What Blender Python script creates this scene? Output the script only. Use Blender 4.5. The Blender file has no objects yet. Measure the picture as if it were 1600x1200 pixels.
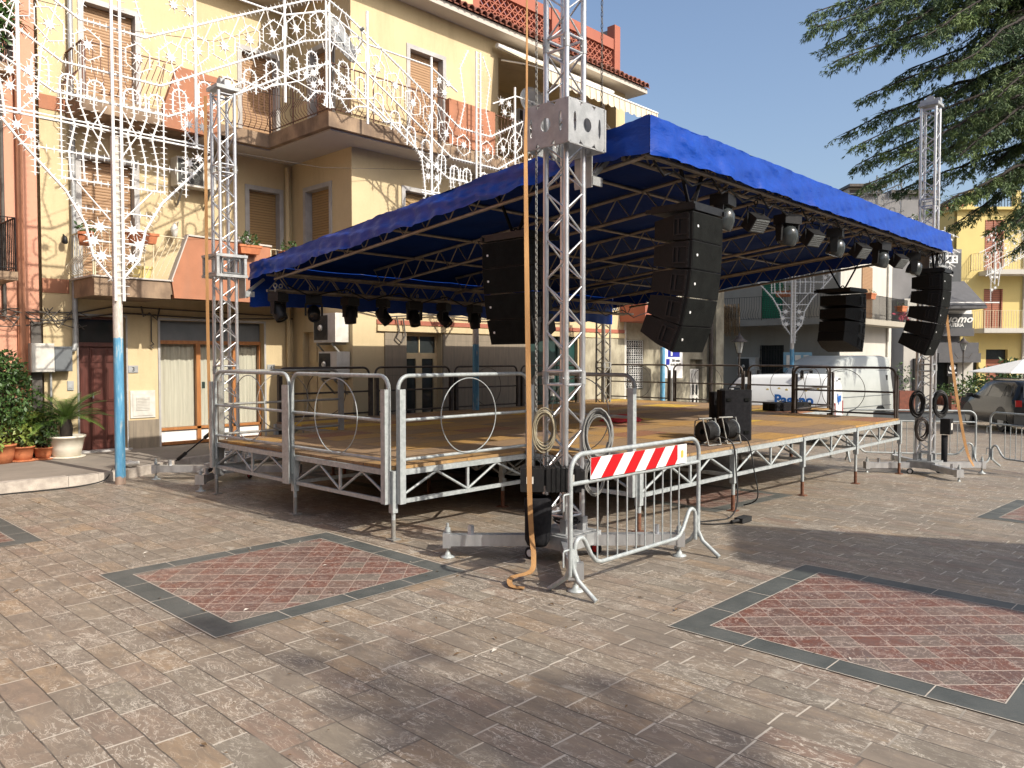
import bpy, math, random
from mathutils import Vector, Matrix
R = math.radians
rnd = random.Random(11)
sc = bpy.context.scene
col = sc.collection
# ------------------------------------------------------------ camera
H = 1.8
YAW = R(43.8); PITCH = math.atan(41/1220.)
cam = bpy.data.cameras.new('camera'); camo = bpy.data.objects.new('camera', cam); col.objects.link(camo)
cam.lens = 36*1220/1600.; cam.sensor_width = 36; cam.clip_end = 2000; cam.clip_start = .05
camo.location = (0, 0, H)
camo.rotation_euler = (R(90)-PITCH, 0, YAW-R(90))
sc.camera = camo
# ------------------------------------------------------------ sky, sun, exposure
SUN = Vector((.12, -1, .78)).normalized()
EL = math.asin(SUN.z); AZ = math.atan2(SUN.x, SUN.y)
w = bpy.data.worlds.new('World'); sc.world = w; w.use_nodes = True
nt = w.node_tree; bg = nt.nodes['Background']
sky = nt.nodes.new('ShaderNodeTexSky'); sky.sky_type = 'NISHITA'; sky.sun_disc = False
sky.sun_elevation = EL; sky.sun_rotation = AZ; sky.air_density = 1.0; sky.dust_density = 3.6; sky.ozone_density = 1.6
nt.links.new(sky.outputs[0], bg.inputs[0]); bg.inputs[1].default_value = .15
sl = bpy.data.lights.new('sun', 'SUN'); sl.energy = 4.3; sl.angle = R(.53); sl.color = (1, .93, .82)
slo = bpy.data.objects.new('sun', sl); col.objects.link(slo)
slo.rotation_euler = SUN.to_track_quat('Z', 'Y').to_euler(); slo.location = (0, 0, 30)
vs = sc.view_settings; vs.view_transform = 'Standard'; vs.look = 'None'; vs.exposure = .42; vs.gamma = 1; vs.use_curve_mapping = False
sc.cycles.max_bounces = 6
# ------------------------------------------------------------ view basis (only to convert measured directions into places)
_F = Vector((math.cos(YAW)*math.cos(PITCH), math.sin(YAW)*math.cos(PITCH), -math.sin(PITCH)))
_R = Vector((math.sin(YAW), -math.cos(YAW), 0)); _U = _R.cross(_F)
CAM = Vector((0, 0, H))
def at(px, py, d):
    v = _F*1220 + _R*(px-800) + _U*(600-py)
    return CAM + v*(d/1220.)
def gz(x):
    return 0 if x < 6.5 else (-.033*(x-6.5) if x < 16.5 else -.33-.02*(min(x, 60)-16.5))
# ------------------------------------------------------------ mesh builder
class MB:
    def __init__(s): s.v = []; s.f = []; s.sm = []; s.mi = []; s.m = 0
    def face(s, pts, sm=False):
        b = len(s.v); s.v += [tuple(p) for p in pts]; s.f.append(tuple(range(b, b+len(pts)))); s.sm.append(sm); s.mi.append(s.m)
    def raw(s, vs, fs, sm=False):
        b = len(s.v); s.v += [tuple(p) for p in vs]
        for f in fs: s.f.append(tuple(i+b for i in f)); s.sm.append(sm); s.mi.append(s.m)
    def box(s, x0, x1, y0, y1, z0, z1):
        s.raw([(x0,y0,z0),(x1,y0,z0),(x1,y1,z0),(x0,y1,z0),(x0,y0,z1),(x1,y0,z1),(x1,y1,z1),(x0,y1,z1)],
              [(0,3,2,1),(4,5,6,7),(0,1,5,4),(1,2,6,5),(2,3,7,6),(3,0,4,7)])
    def obox(s, c, sz, M=None):
        c = Vector(c); h = Vector(sz)/2; vs = []
        for k in range(8):
            p = Vector(((-1, 1)[k in (1,2,5,6)]*h.x, (-1, 1)[k in (2,3,6,7)]*h.y, (-1, 1)[k > 3]*h.z))
            vs.append(c + (M @ p if M else p))
        s.raw(vs, [(0,3,2,1),(4,5,6,7),(0,1,5,4),(1,2,6,5),(2,3,7,6),(3,0,4,7)])
    def bar(s, p, q, wd, ht, up=(0,0,1)):
        p = Vector(p); q = Vector(q); d = q-p; L = d.length; d.normalize(); up = Vector(up)
        if abs(d.dot(up)) > .98: up = Vector((1, 0, 0))
        x = d.cross(up).normalized(); z = x.cross(d)
        M = Matrix((x, d, z)).transposed(); s.obox((p+q)/2, (wd, L, ht), M)
    def tube(s, p, q, r, r2=None, n=8, cap=True):
        p = Vector(p); q = Vector(q); d = (q-p)
        if d.length < 1e-6: return
        d.normalize(); r2 = r if r2 is None else r2
        a = Vector((0,0,1)) if abs(d.z) < .9 else Vector((1,0,0))
        x = d.cross(a).normalized(); y = d.cross(x); vs = []
        for c, rr in ((p, r), (q, r2)):
            for i in range(n):
                t = 2*math.pi*i/n; vs.append(c+x*(rr*math.cos(t))+y*(rr*math.sin(t)))
        s.raw(vs, [(i, (i+1) % n, n+(i+1) % n, n+i) for i in range(n)], True)
        if cap:
            s.raw(vs[:n], [tuple(range(n-1, -1, -1))]); s.raw(vs[n:], [tuple(range(n))])
    def path(s, pts, r, n=6, closed=False, rr=None):
        pts = [Vector(p) for p in pts]; m = len(pts)
        if m < 2: return
        vs = []; prev = None
        for i, p in enumerate(pts):
            if closed: d = pts[(i+1) % m]-pts[i-1]
            else: d = pts[min(i+1, m-1)]-pts[max(i-1, 0)]
            d.normalize()
            if prev is None:
                a = Vector((0,0,1)) if abs(d.z) < .9 else Vector((1,0,0)); x = d.cross(a).normalized()
            else:
                x = prev-d*prev.dot(d)
                x = x.normalized() if x.length > 1e-5 else d.cross(Vector((0,0,1))).normalized()
            prev = x; y = d.cross(x); q = rr[i] if rr else r
            for k in range(n):
                t = 2*math.pi*k/n; vs.append(p+x*(q*math.cos(t))+y*(q*math.sin(t)))
        fs = []
        for i in range(m if closed else m-1):
            a = i*n; b = ((i+1) % m)*n
            for k in range(n): fs.append((a+k, a+(k+1) % n, b+(k+1) % n, b+k))
        s.raw(vs, fs, True)
        if not closed: s.raw(vs[:n], [tuple(range(n-1, -1, -1))]); s.raw(vs[-n:], [tuple(range(n))])
    def lathe(s, prof, c=(0,0,0), n=16, M=None, cap=True):
        c = Vector(c); vs = []
        for r, z in prof:
            for k in range(n):
                t = 2*math.pi*k/n; p = Vector((r*math.cos(t), r*math.sin(t), z)); vs.append(c+(M @ p if M else p))
        fs = []
        for i in range(len(prof)-1):
            for k in range(n): fs.append((i*n+k, i*n+(k+1) % n, (i+1)*n+(k+1) % n, (i+1)*n+k))
        s.raw(vs, fs, True)
        if cap: s.raw(vs[:n], [tuple(range(n-1, -1, -1))]); s.raw(vs[-n:], [tuple(range(n))])
    def prism(s, poly, o, ex, ey, n, t):
        """poly in (ex,ey) plane at o, extruded t along n"""
        o = Vector(o); ex = Vector(ex); ey = Vector(ey); n = Vector(n)
        a = [o+ex*p[0]+ey*p[1] for p in poly]; b = [p+n*t for p in a]; m = len(a)
        s.raw(a+b, [tuple(range(m-1, -1, -1)), tuple(range(m, 2*m))]+[(i, (i+1) % m, m+(i+1) % m, m+i) for i in range(m)])
    def ring(s, c, ex, ey, R_, r, n=6, N=28, a0=0, a1=2*math.pi):
        c = Vector(c); ex = Vector(ex); ey = Vector(ey); full = abs(a1-a0-2*math.pi) < 1e-6
        k = N if full else N+1
        s.path([c+ex*(R_*math.cos(a0+(a1-a0)*i/N))+ey*(R_*math.sin(a0+(a1-a0)*i/N)) for i in range(k)], r, n, closed=full)
    def build(s, name, mat, parent=None, local=False):
        me = bpy.data.meshes.new(name)
        if parent is not None and not local:
            L = Vector(root_of(parent).location); vs = [(x-L.x, y-L.y, z-L.z) for x, y, z in s.v]
        else: vs = s.v
        me.from_pydata(vs, [], s.f)
        for m in (mat if isinstance(mat, (list, tuple)) else [mat]): me.materials.append(m)
        me.polygons.foreach_set('use_smooth', s.sm); me.polygons.foreach_set('material_index', s.mi)
        me.update()
        o = bpy.data.objects.new(name, me); col.objects.link(o)
        if parent is not None: o.parent = parent
        return o
def root_of(o):
    while o.parent is not None: o = o.parent
    return o
def tag(o, label=None, cat=None, group=None, kind=None):
    if label: o['label'] = label
    if cat: o['category'] = cat
    if group: o['group'] = group
    if kind: o['kind'] = kind
    return o
def thing(name, label, cat, loc=(0,0,0), rz=0, group=None):
    o = bpy.data.objects.new(name, None); o.empty_display_size = .2; col.objects.link(o)
    o.location = loc; o.rotation_euler = (0, 0, rz)
    return tag(o, label, cat, group)
_kids = {}
def copy_tree(o, parent=None):
    c = o.copy(); col.objects.link(c)
    if parent is not None: c.parent = parent
    for ch in [x for x in bpy.data.objects if x.parent is o]: copy_tree(ch, c)
    return c
def dup(o, loc, rz, label, group=None):
    c = copy_tree(o); c.location = loc; c.rotation_euler = (0, 0, rz); c['label'] = label
    if group: c['group'] = group
    return c
# ------------------------------------------------------------ materials
def _new(name):
    m = bpy.data.materials.new(name); m.use_nodes = True; t = m.node_tree
    return m, t, t.nodes['Principled BSDF']
class NT:
    def __init__(s, t): s.t = t
    def n(s, typ, **k):
        x = s.t.nodes.new(typ)
        for a, b in k.items(): setattr(x, a, b)
        return x
    def l(s, a, b): s.t.links.new(a, b)
    def math(s, op, a, b=None, c=None):
        x = s.n('ShaderNodeMath', operation=op)
        for i, q in enumerate((a, b, c)):
            if q is None: continue
            if isinstance(q, (int, float)): x.inputs[i].default_value = q
            else: s.l(q, x.inputs[i])
        return x.outputs[0]
    def mix(s, f, a, b, mode='MIX'):
        x = s.n('ShaderNodeMix', data_type='RGBA', blend_type=mode)
        for i, q in ((0, f), (6, a), (7, b)):
            if isinstance(q, (int, float)): x.inputs[i].default_value = q
            elif isinstance(q, tuple): x.inputs[i].default_value = (*q[:3], 1)
            else: s.l(q, x.inputs[i])
        return x.outputs[2]
    def noise(s, vec, scale, detail=4, rough=.55, dist=0):
        x = s.n('ShaderNodeTexNoise'); x.inputs['Scale'].default_value = scale; x.inputs['Detail'].default_value = detail
        x.inputs['Roughness'].default_value = rough; x.inputs['Distortion'].default_value = dist
        if vec is not None: s.l(vec, x.inputs['Vector'])
        return x.outputs[0]
    def ramp(s, fac, stops, interp='LINEAR'):
        x = s.n('ShaderNodeValToRGB'); x.color_ramp.interpolation = interp; e = x.color_ramp.elements
        while len(e) < len(stops): e.new(.5)
        for i, (p, c) in enumerate(stops):
            e[i].position = p; e[i].color = (c, c, c, 1) if isinstance(c, (int, float)) else (*c, 1)
        s.l(fac, x.inputs[0]); return x.outputs[0]
    def coord(s, kind='Object', scale=(1,1,1), rot=(0,0,0)):
        if kind == 'World': o = s.n('ShaderNodeNewGeometry').outputs['Position']
        else: o = s.n('ShaderNodeTexCoord').outputs[kind]
        mp = s.n('ShaderNodeMapping'); mp.inputs['Scale'].default_value = scale; mp.inputs['Rotation'].default_value = rot
        s.l(o, mp.inputs[0]); return mp.outputs[0]
    def bump(s, h, strength, dist, bsdf):
        b = s.n('ShaderNodeBump'); b.inputs['Strength'].default_value = strength; b.inputs['Distance'].default_value = dist
        s.l(h, b.inputs['Height']); s.l(b.outputs[0], bsdf.inputs['Normal'])
def mat(name, c1, rough=.6, metal=0, c2=None, scale=6, detail=5, stretch=(1,1,1), bump=0, bscale=None, rvar=.1, spec=.5, lo=.35, hi=.65, coord='Object'):
    m, t, b = _new(name); g = NT(t)
    v = g.coord(coord, stretch)
    f = g.noise(v, scale, detail)
    c2 = c2 or tuple(min(1, x*.82) for x in c1)
    g.l(g.ramp(f, [(lo, c1), (hi, c2)]), b.inputs['Base Color'])
    b.inputs['Metallic'].default_value = metal; b.inputs['Specular IOR Level'].default_value = spec
    f2 = g.noise(v, scale*3.1, 3)
    g.l(g.math('MULTIPLY_ADD', f2, rvar*2, rough-rvar), b.inputs['Roughness'])
    if bump: g.bump(g.noise(v, bscale or scale*8, 4), bump, .01, b)
    return m
M = {}
M['alu'] = mat('aluminium', (.60,.61,.62), .36, .75, c2=(.47,.48,.49), scale=12, stretch=(1,1,.4), bump=.15, bscale=60)
M['alu_dull'] = mat('dull_aluminium', (.40,.41,.41), .5, .35, c2=(.29,.30,.30), scale=9, bump=.2)
M['galv'] = mat('galvanised_steel', (.40,.43,.43), .5, .12, c2=(.29,.32,.32), scale=22, bump=.15, bscale=80)
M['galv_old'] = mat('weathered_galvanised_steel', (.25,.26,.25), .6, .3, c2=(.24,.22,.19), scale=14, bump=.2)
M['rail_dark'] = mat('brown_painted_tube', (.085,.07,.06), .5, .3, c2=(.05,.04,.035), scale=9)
M['rust'] = mat('rusty_steel', (.20,.09,.05), .85, .2, c2=(.12,.05,.03), scale=25, bump=.4)
M['black'] = mat('black_plastic', (.008,.008,.009), .5, c2=(.014,.014,.014), scale=20, bump=.1, spec=.3)
M['blackmatt'] = mat('black_fabric', (.010,.010,.012), .9, c2=(.017,.017,.019), scale=30, bump=.3, bscale=200, spec=.15)
M['speaker'] = mat('speaker_black_paint', (.007,.0075,.0075), .6, c2=(.011,.0115,.0115), scale=35, bump=.3, bscale=250, spec=.25)
M['grille'] = mat('speaker_grille', (.007,.0075,.007), .85, 0, c2=(.011,.012,.011), scale=8, bump=.5, bscale=400, spec=.08)
M['lens'] = mat('dark_lens', (.02,.02,.025), .08, 0, rvar=.02, spec=.8)
M['white'] = mat('white_paint', (.80,.80,.78), .4, c2=(.68,.68,.66), scale=14)
M['offwhite'] = mat('aged_white_plastic', (.62,.61,.56), .5, c2=(.48,.46,.41), scale=5)
M['strap'] = mat('orange_webbing', (.40,.22,.085), .85, c2=(.29,.15,.055), scale=7, stretch=(1,1,.3), bump=.4, bscale=120)
M['red'] = mat('red_reflective', (.50,.006,.01), .35, c2=(.42,.006,.01), scale=5)
M['redcloth'] = mat('crimson_cloth', (.45,.02,.03), .9, c2=(.28,.01,.02), scale=6, bump=.4)
M['rubber'] = mat('black_rubber', (.015,.015,.015), .8)
M['cream'] = mat('cream_frame_paint', (.62,.50,.30), .5, c2=(.52,.41,.25), scale=5)
M['glass'] = mat('dark_window_glass', (.03,.035,.035), .06, rvar=.02, spec=.6)
M['green_leaf'] = mat('green_leaves', (.06,.12,.025), .5, c2=(.025,.06,.015), scale=9, coord='World')
M['cedar_leaf'] = mat('cedar_needles', (.05,.09,.03), .7, c2=(.15,.21,.05), scale=1.3, coord='World', lo=.45, hi=.7)
M['bark'] = mat('bark', (.035,.026,.02), .9, c2=(.02,.015,.012), scale=12, bump=.6)
M['terracotta'] = mat('terracotta', (.48,.17,.07), .8, c2=(.36,.12,.05), scale=8, bump=.15)
M['potwhite'] = mat('white_pot_plastic', (.72,.68,.58), .45, c2=(.6,.55,.45), scale=3)
M['blueP'] = mat('blue_sign_paint', (.01,.02,.30), .4)
M['darkgreen'] = mat('dark_green_paint', (.01,.05,.045), .4, c2=(.02,.035,.03), scale=2)
M['wire'] = mat('cable_grey', (.09,.08,.07), .7)
# ------------------------------------------------------------ surface materials
def paving_mat():
    m, t, b = _new('stone_paving'); g = NT(t)
    pos = g.n('ShaderNodeNewGeometry').outputs['Position']
    wob = g.n('ShaderNodeTexNoise'); wob.inputs['Scale'].default_value = 3.0; g.l(pos, wob.inputs['Vector'])
    wv = g.n('ShaderNodeVectorMath', operation='MULTIPLY_ADD'); g.l(wob.outputs['Color'], wv.inputs[0]); wv.inputs[1].default_value = (.02,.02,0); g.l(pos, wv.inputs[2])
    sp = g.n('ShaderNodeSeparateXYZ'); g.l(wv.outputs[0], sp.inputs[0])
    u = g.math('DIVIDE', sp.outputs[0], .18); row = g.math('FLOOR', u); fu = g.math('FRACT', u)
    wn = g.n('ShaderNodeTexWhiteNoise', noise_dimensions='1D'); g.l(row, wn.inputs['W'])
    v = g.math('ADD', g.math('DIVIDE', sp.outputs[1], .43), g.math('MULTIPLY', wn.outputs['Value'], 3.7))
    cell = g.math('FLOOR', v); fv = g.math('FRACT', v)
    cb = g.n('ShaderNodeCombineXYZ'); g.l(row, cb.inputs[0]); g.l(cell, cb.inputs[1])
    wc = g.n('ShaderNodeTexWhiteNoise', noise_dimensions='3D'); g.l(cb.outputs[0], wc.inputs['Vector'])
    tone = g.ramp(wc.outputs['Value'], [(0, (.240,.184,.135)), (.22, (.238,.195,.150)), (.42, (.198,.168,.132)), (.6, (.285,.205,.132)), (.76, (.212,.186,.146)), (.9, (.225,.155,.115)), (1, (.268,.225,.168))])
    # cloudy stone within each slab, shifted per slab
    off = g.n('ShaderNodeVectorMath', operation='MULTIPLY_ADD'); g.l(wc.outputs['Color'], off.inputs[0]); off.inputs[1].default_value = (40,40,40); g.l(pos, off.inputs[2])
    mp = g.n('ShaderNodeMapping'); mp.inputs['Scale'].default_value = (1.9,.7,1); mp.inputs['Rotation'].default_value = (0,0,.5); g.l(off.outputs[0], mp.inputs[0])
    n1 = g.noise(mp.outputs[0], 6, 7, .65, .8)
    c = g.mix(g.ramp(n1, [(.40, 0), (.74, .9)]), tone, (.140,.117,.092))
    c = g.mix(g.ramp(n1, [(.22, 1), (.40, 0)]), c, (.33,.25,.155))
    # pale crackle veins
    n2 = g.noise(mp.outputs[0], 5, 6, .62, 2.2)
    vein = g.ramp(g.math('ABSOLUTE', g.math('SUBTRACT', n2, .5)), [(0, 1), (.017, 0)])
    n3 = g.noise(off.outputs[0], 2.2, 3)
    vein = g.math('MULTIPLY', vein, g.ramp(n3, [(.40, 0), (.56, 1)]))
    c = g.mix(g.math('MULTIPLY', vein, .85), c, (.68,.62,.52))
    vo = g.n('ShaderNodeTexVoronoi', feature='DISTANCE_TO_EDGE'); vo.inputs['Scale'].default_value = 7
    wv2 = g.n('ShaderNodeTexNoise'); wv2.inputs['Scale'].default_value = 9; wv2.inputs['Detail'].default_value = 5; g.l(mp.outputs[0], wv2.inputs['Vector'])
    wa = g.n('ShaderNodeVectorMath', operation='MULTIPLY_ADD'); g.l(wv2.outputs['Color'], wa.inputs[0]); wa.inputs[1].default_value = (.35,.35,.35); g.l(mp.outputs[0], wa.inputs[2]); g.l(wa.outputs[0], vo.inputs['Vector'])
    ck = g.math('MULTIPLY', g.ramp(vo.outputs['Distance'], [(0, 1), (.022, 0)]), g.ramp(g.noise(pos, 1.3, 4, .6), [(.46, 0), (.58, 1)]))
    c = g.mix(g.math('MULTIPLY', ck, .75), c, (.62,.57,.48))
    n6 = g.noise(off.outputs[0], 3.3, 5, .7); c = g.mix(g.ramp(n6, [(.60, 0), (.72, .6)]), c, (.50,.46,.38))
    # wide stains and grime
    n4 = g.noise(pos, .55, 5, .6); c = g.mix(g.ramp(n4, [(.42, 0), (.75, .5)]), c, (.13,.11,.09))
    n5 = g.noise(pos, 55, 3, .7); c = g.mix(g.ramp(n5, [(.62, 0), (.72, .5)]), c, (.42,.38,.32))
    # joints
    jl = g.math('MINIMUM', fu, g.math('SUBTRACT', 1, fu)); js = g.math('MINIMUM', fv, g.math('SUBTRACT', 1, fv))
    nj = g.noise(pos, 9, 2); 
    ml = g.math('LESS_THAN', jl, g.math('MULTIPLY_ADD', nj, .03, .005)); ms = g.math('LESS_THAN', js, g.math('MULTIPLY_ADD', nj, .022, .002))
    nk = g.ramp(g.noise(pos, 1.7, 3), [(.4, 0), (.6, 1)])
    pale = g.mix(nk, (.10,.085,.07), (.50,.45,.37))
    c = g.mix(g.math('MULTIPLY', ms, .8), c, g.mix(g.ramp(g.noise(pos, 1.1, 2), [(.38, 0), (.5, 1)]), (.13,.11,.09), (.55,.50,.42)))
    c = g.mix(g.math('MULTIPLY', ml, .85), c, g.mix(g.ramp(g.noise(pos, 2.3, 3), [(.5, 0), (.7, .7)]), (.055,.047,.04), (.42,.37,.30)))
    g.l(c, b.inputs['Base Color'])
    g.l(g.math('MULTIPLY_ADD', n1, .35, .33), b.inputs['Roughness']); b.inputs['Specular IOR Level'].default_value = .45
    h = g.math('SUBTRACT', g.math('MULTIPLY', n1, .45), g.math('MAXIMUM', g.math('MULTIPLY', ml, 1.0), g.math('MULTIPLY', ms, .6)))
    h = g.math('ADD', h, g.math('MULTIPLY', wc.outputs['Value'], .35))
    g.bump(h, .85, .008, b)
    return m
def redtile_mat():
    m, t, b = _new('red_marble_tiles'); g = NT(t)
    v = g.coord('World', (1/.19,1/.19,1), (0,0,R(45)))
    pos = g.n('ShaderNodeNewGeometry').outputs['Position']
    sp = g.n('ShaderNodeSeparateXYZ'); g.l(v, sp.inputs[0])
    fx = g.math('FRACT', sp.outputs[0]); fy = g.math('FRACT', sp.outputs[1])
    cb = g.n('ShaderNodeCombineXYZ'); g.l(g.math('FLOOR', sp.outputs[0]), cb.inputs[0]); g.l(g.math('FLOOR', sp.outputs[1]), cb.inputs[1])
    wc = g.n('ShaderNodeTexWhiteNoise'); g.l(cb.outputs[0], wc.inputs['Vector'])
    tone = g.ramp(wc.outputs['Value'], [(0, (.135,.052,.035)), (.35, (.17,.075,.052)), (.6, (.115,.055,.042)), (.82, (.16,.105,.082)), (1, (.155,.135,.108))])
    off = g.n('ShaderNodeVectorMath', operation='MULTIPLY_ADD'); g.l(wc.outputs['Color'], off.inputs[0]); off.inputs[1].default_value = (30,30,30); g.l(pos, off.inputs[2])
    n1 = g.noise(off.outputs[0], 8, 6, .7, 1.2)
    c = g.mix(g.ramp(n1, [(.4, 0), (.7, .8)]), tone, (.13,.10,.09))
    n2 = g.noise(off.outputs[0], 6, 6, .6, 2.5)
    vein = g.ramp(g.math('ABSOLUTE', g.math('SUBTRACT', n2, .5)), [(0, 1), (.022, 0)])
    c = g.mix(g.math('MULTIPLY', vein, .6), c, (.55,.45,.38))
    jl = g.math('LESS_THAN', g.math('MINIMUM', fx, g.math('SUBTRACT', 1, fx)), .016)
    js = g.math('LESS_THAN', g.math('MINIMUM', fy, g.math('SUBTRACT', 1, fy)), .022)
    c = g.mix(g.math('MULTIPLY', jl, .7), c, (.42,.34,.28)); c = g.mix(g.math('MULTIPLY', js, .85), c, (.50,.42,.35))
    g.l(c, b.inputs['Base Color']); b.inputs['Roughness'].default_value = .42
    g.bump(g.math('SUBTRACT', g.math('MULTIPLY', n1, .3), g.math('MAXIMUM', jl, js)), .4, .004, b)
    return m
def plaster_mat(name, c1, c2=None, dirt=(.25,.2,.14), dirtamt=.25, scale=1.2):
    m, t, b = _new(name); g = NT(t)
    v = g.coord('World'); c2 = c2 or tuple(x*.9 for x in c1)
    c = g.ramp(g.noise(v, scale, 5), [(.35, c1), (.65, c2)])
    vs_ = g.coord('World', (2.2, 2.2, .35))
    d = g.ramp(g.noise(vs_, 1.6, 7, .62), [(.5, 0), (.8, dirtamt)])
    c = g.mix(d, c, dirt)
    c = g.mix(g.ramp(g.noise(v, 30, 4, .7), [(.3, .08), (.7, 0)]), c, (.1,.08,.06))
    g.l(c, b.inputs['Base Color']); b.inputs['Roughness'].default_value = .85
    g.bump(g.noise(v, 60, 4), .12, .008, b)
    return m
def banded_mat(name, c1, c2, freq, axis=2, rough=.6):
    """horizontal slats of a roller shutter"""
    m, t, b = _new(name); g = NT(t)
    pos = g.n('ShaderNodeNewGeometry').outputs['Position']; sp = g.n('ShaderNodeSeparateXYZ'); g.l(pos, sp.inputs[0])
    f = g.math('FRACT', g.math('MULTIPLY', sp.outputs[axis], freq))
    gr = g.ramp(f, [(0, 0), (.1, 0), (.2, 1), (1, .8)])
    row = g.n('ShaderNodeTexWhiteNoise', noise_dimensions='1D'); g.l(g.math('FLOOR', g.math('MULTIPLY', sp.outputs[axis], freq)), row.inputs['W'])
    n = g.noise(g.coord('World', (3,3,30)), 2, 4)
    c = g.mix(g.math('MULTIPLY', g.math('ADD', n, row.outputs['Value']), .5), c1, c2)
    c = g.mix(gr, tuple(x*.35 for x in c1), c)
    g.l(c, b.inputs['Base Color']); b.inputs['Roughness'].default_value = rough
    g.bump(g.math('POWER', g.math('SUBTRACT', 1, g.math('ABSOLUTE', g.math('MULTIPLY_ADD', f, 2, -1))), .5), .6, .012, b)
    return m
def deck_mat():
    m, t, b = _new('weathered_plywood_deck'); g = NT(t)
    pos = g.n('ShaderNodeNewGeometry').outputs['Position']; sp = g.n('ShaderNodeSeparateXYZ'); g.l(pos, sp.inputs[0])
    x = g.math('ADD', sp.outputs[0], -4.72); y = g.math('ADD', sp.outputs[1], -4.65)
    cb = g.n('ShaderNodeCombineXYZ'); g.l(g.math('FLOOR', g.math('DIVIDE', x, 1.0)), cb.inputs[0]); g.l(g.math('FLOOR', g.math('DIVIDE', y, .5)), cb.inputs[1])
    wc = g.n('ShaderNodeTexWhiteNoise'); g.l(cb.outputs[0], wc.inputs['Vector'])
    tone = g.ramp(wc.outputs['Value'], [(0, (.25,.16,.085)), (.16, (.36,.21,.07)), (.34, (.21,.135,.09)), (.48, (.42,.23,.05)), (.64, (.27,.17,.085)), (.76, (.27,.105,.05)), (.83, (.62,.40,.025)), (.91, (.30,.19,.09))], 'CONSTANT')
    grain = g.noise(g.coord('World', (1.2, 14, 1)), 5, 6, .65)
    c = g.mix(g.ramp(grain, [(.35, 0), (.7, .75)]), tone, (.11,.075,.05))
    st = g.noise(pos, 1.6, 6, .65); c = g.mix(g.ramp(st, [(.5, 0), (.75, .55)]), c, (.20,.14,.10))
    sc_ = g.noise(g.coord('World', (3, 3, 1), (0,0,.6)), 9, 6, .8, 3); c = g.mix(g.ramp(g.math('ABSOLUTE', g.math('SUBTRACT', sc_, .5)), [(0, .6), (.012, 0)]), c, (.6,.5,.38))
    fx = g.math('FRACT', g.math('DIVIDE', x, 1.0)); fy = g.math('FRACT', g.math('DIVIDE', y, .5))
    e = g.math('MAXIMUM', g.math('LESS_THAN', g.math('MINIMUM', fx, g.math('SUBTRACT', 1, fx)), .006), g.math('LESS_THAN', g.math('MINIMUM', fy, g.math('SUBTRACT', 1, fy)), .012))
    c = g.mix(g.math('MULTIPLY', e, .85), c, (.05,.04,.035))
    g.l(c, b.inputs['Base Color']); b.inputs['Roughness'].default_value = .75; b.inputs['Specular IOR Level'].default_value = .25
    g.bump(grain, .25, .004, b)
    return m
def tarp_mat():
    m, t, b = _new('blue_tarpaulin'); g = NT(t)
    v = g.coord('Object')
    c = g.ramp(g.noise(v, 2.5, 6, .6), [(.3, (.001,.032,.25)), (.7, (.002,.048,.33))])
    c = g.mix(g.ramp(g.noise(g.coord('Object', (1,1,.5)), 6, 6, .7, 1), [(.58, 0), (.75, .30)]), c, (.015,.08,.32))
    g.l(c, b.inputs['Base Color']); b.inputs['Roughness'].default_value = .38; b.inputs['Specular IOR Level'].default_value = .3
    h = g.math('ADD', g.noise(v, 4, 5, .6, .8), g.math('MULTIPLY', g.noise(g.coord('Object', (2.2,2.2,7), (.5,.3,.4)), 3, 3, .5, 1.5), .9))
    g.bump(h, .22, .03, b)
    return m
def tarp_shaded():  # same tarpaulin, darker and duller: underside shade put into the colour
    m, t, b = _new('shaded_tarpaulin_underside'); g = NT(t); v = g.coord('Object')
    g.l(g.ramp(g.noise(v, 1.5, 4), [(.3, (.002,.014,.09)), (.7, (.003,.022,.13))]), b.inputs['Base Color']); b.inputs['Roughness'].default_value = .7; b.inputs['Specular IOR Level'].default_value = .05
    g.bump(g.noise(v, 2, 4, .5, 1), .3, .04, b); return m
def wet_stucco():
    m, t, b = _new('peeling_grey_stucco'); g = NT(t); v = g.coord('World', (1,1,.6))
    n = g.noise(v, 1.5, 8, .68); c = g.ramp(n, [(.3, (.13,.115,.085)), (.45, (.25,.225,.165)), (.58, (.38,.35,.26)), (.7, (.2,.185,.14))])
    g.l(c, b.inputs['Base Color']); b.inputs['Roughness'].default_value = .9; g.bump(g.noise(v, 12, 6), .4, .02, b); return m
def travertine():
    m, t, b = _new('grooved_travertine'); g = NT(t); v = g.coord('World', (6,6,.8))
    c = g.ramp(g.noise(v, 2.5, 7, .65), [(.3, (.28,.23,.17)), (.6, (.21,.175,.13)), (.75, (.16,.135,.10))])
    pos = g.n('ShaderNodeNewGeometry').outputs['Position']; sp = g.n('ShaderNodeSeparateXYZ'); g.l(pos, sp.inputs[0])
    fx = g.math('FRACT', g.math('DIVIDE', sp.outputs[0], .42)); fz = g.math('FRACT', g.math('DIVIDE', sp.outputs[2], .72))
    e = g.math('MAXIMUM', g.math('LESS_THAN', fx, .015), g.math('LESS_THAN', fz, .01))
    c = g.mix(g.math('MULTIPLY', e, .6), c, (.10,.085,.065)); g.l(c, b.inputs['Base Color']); b.inputs['Roughness'].default_value = .5; return m
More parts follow.
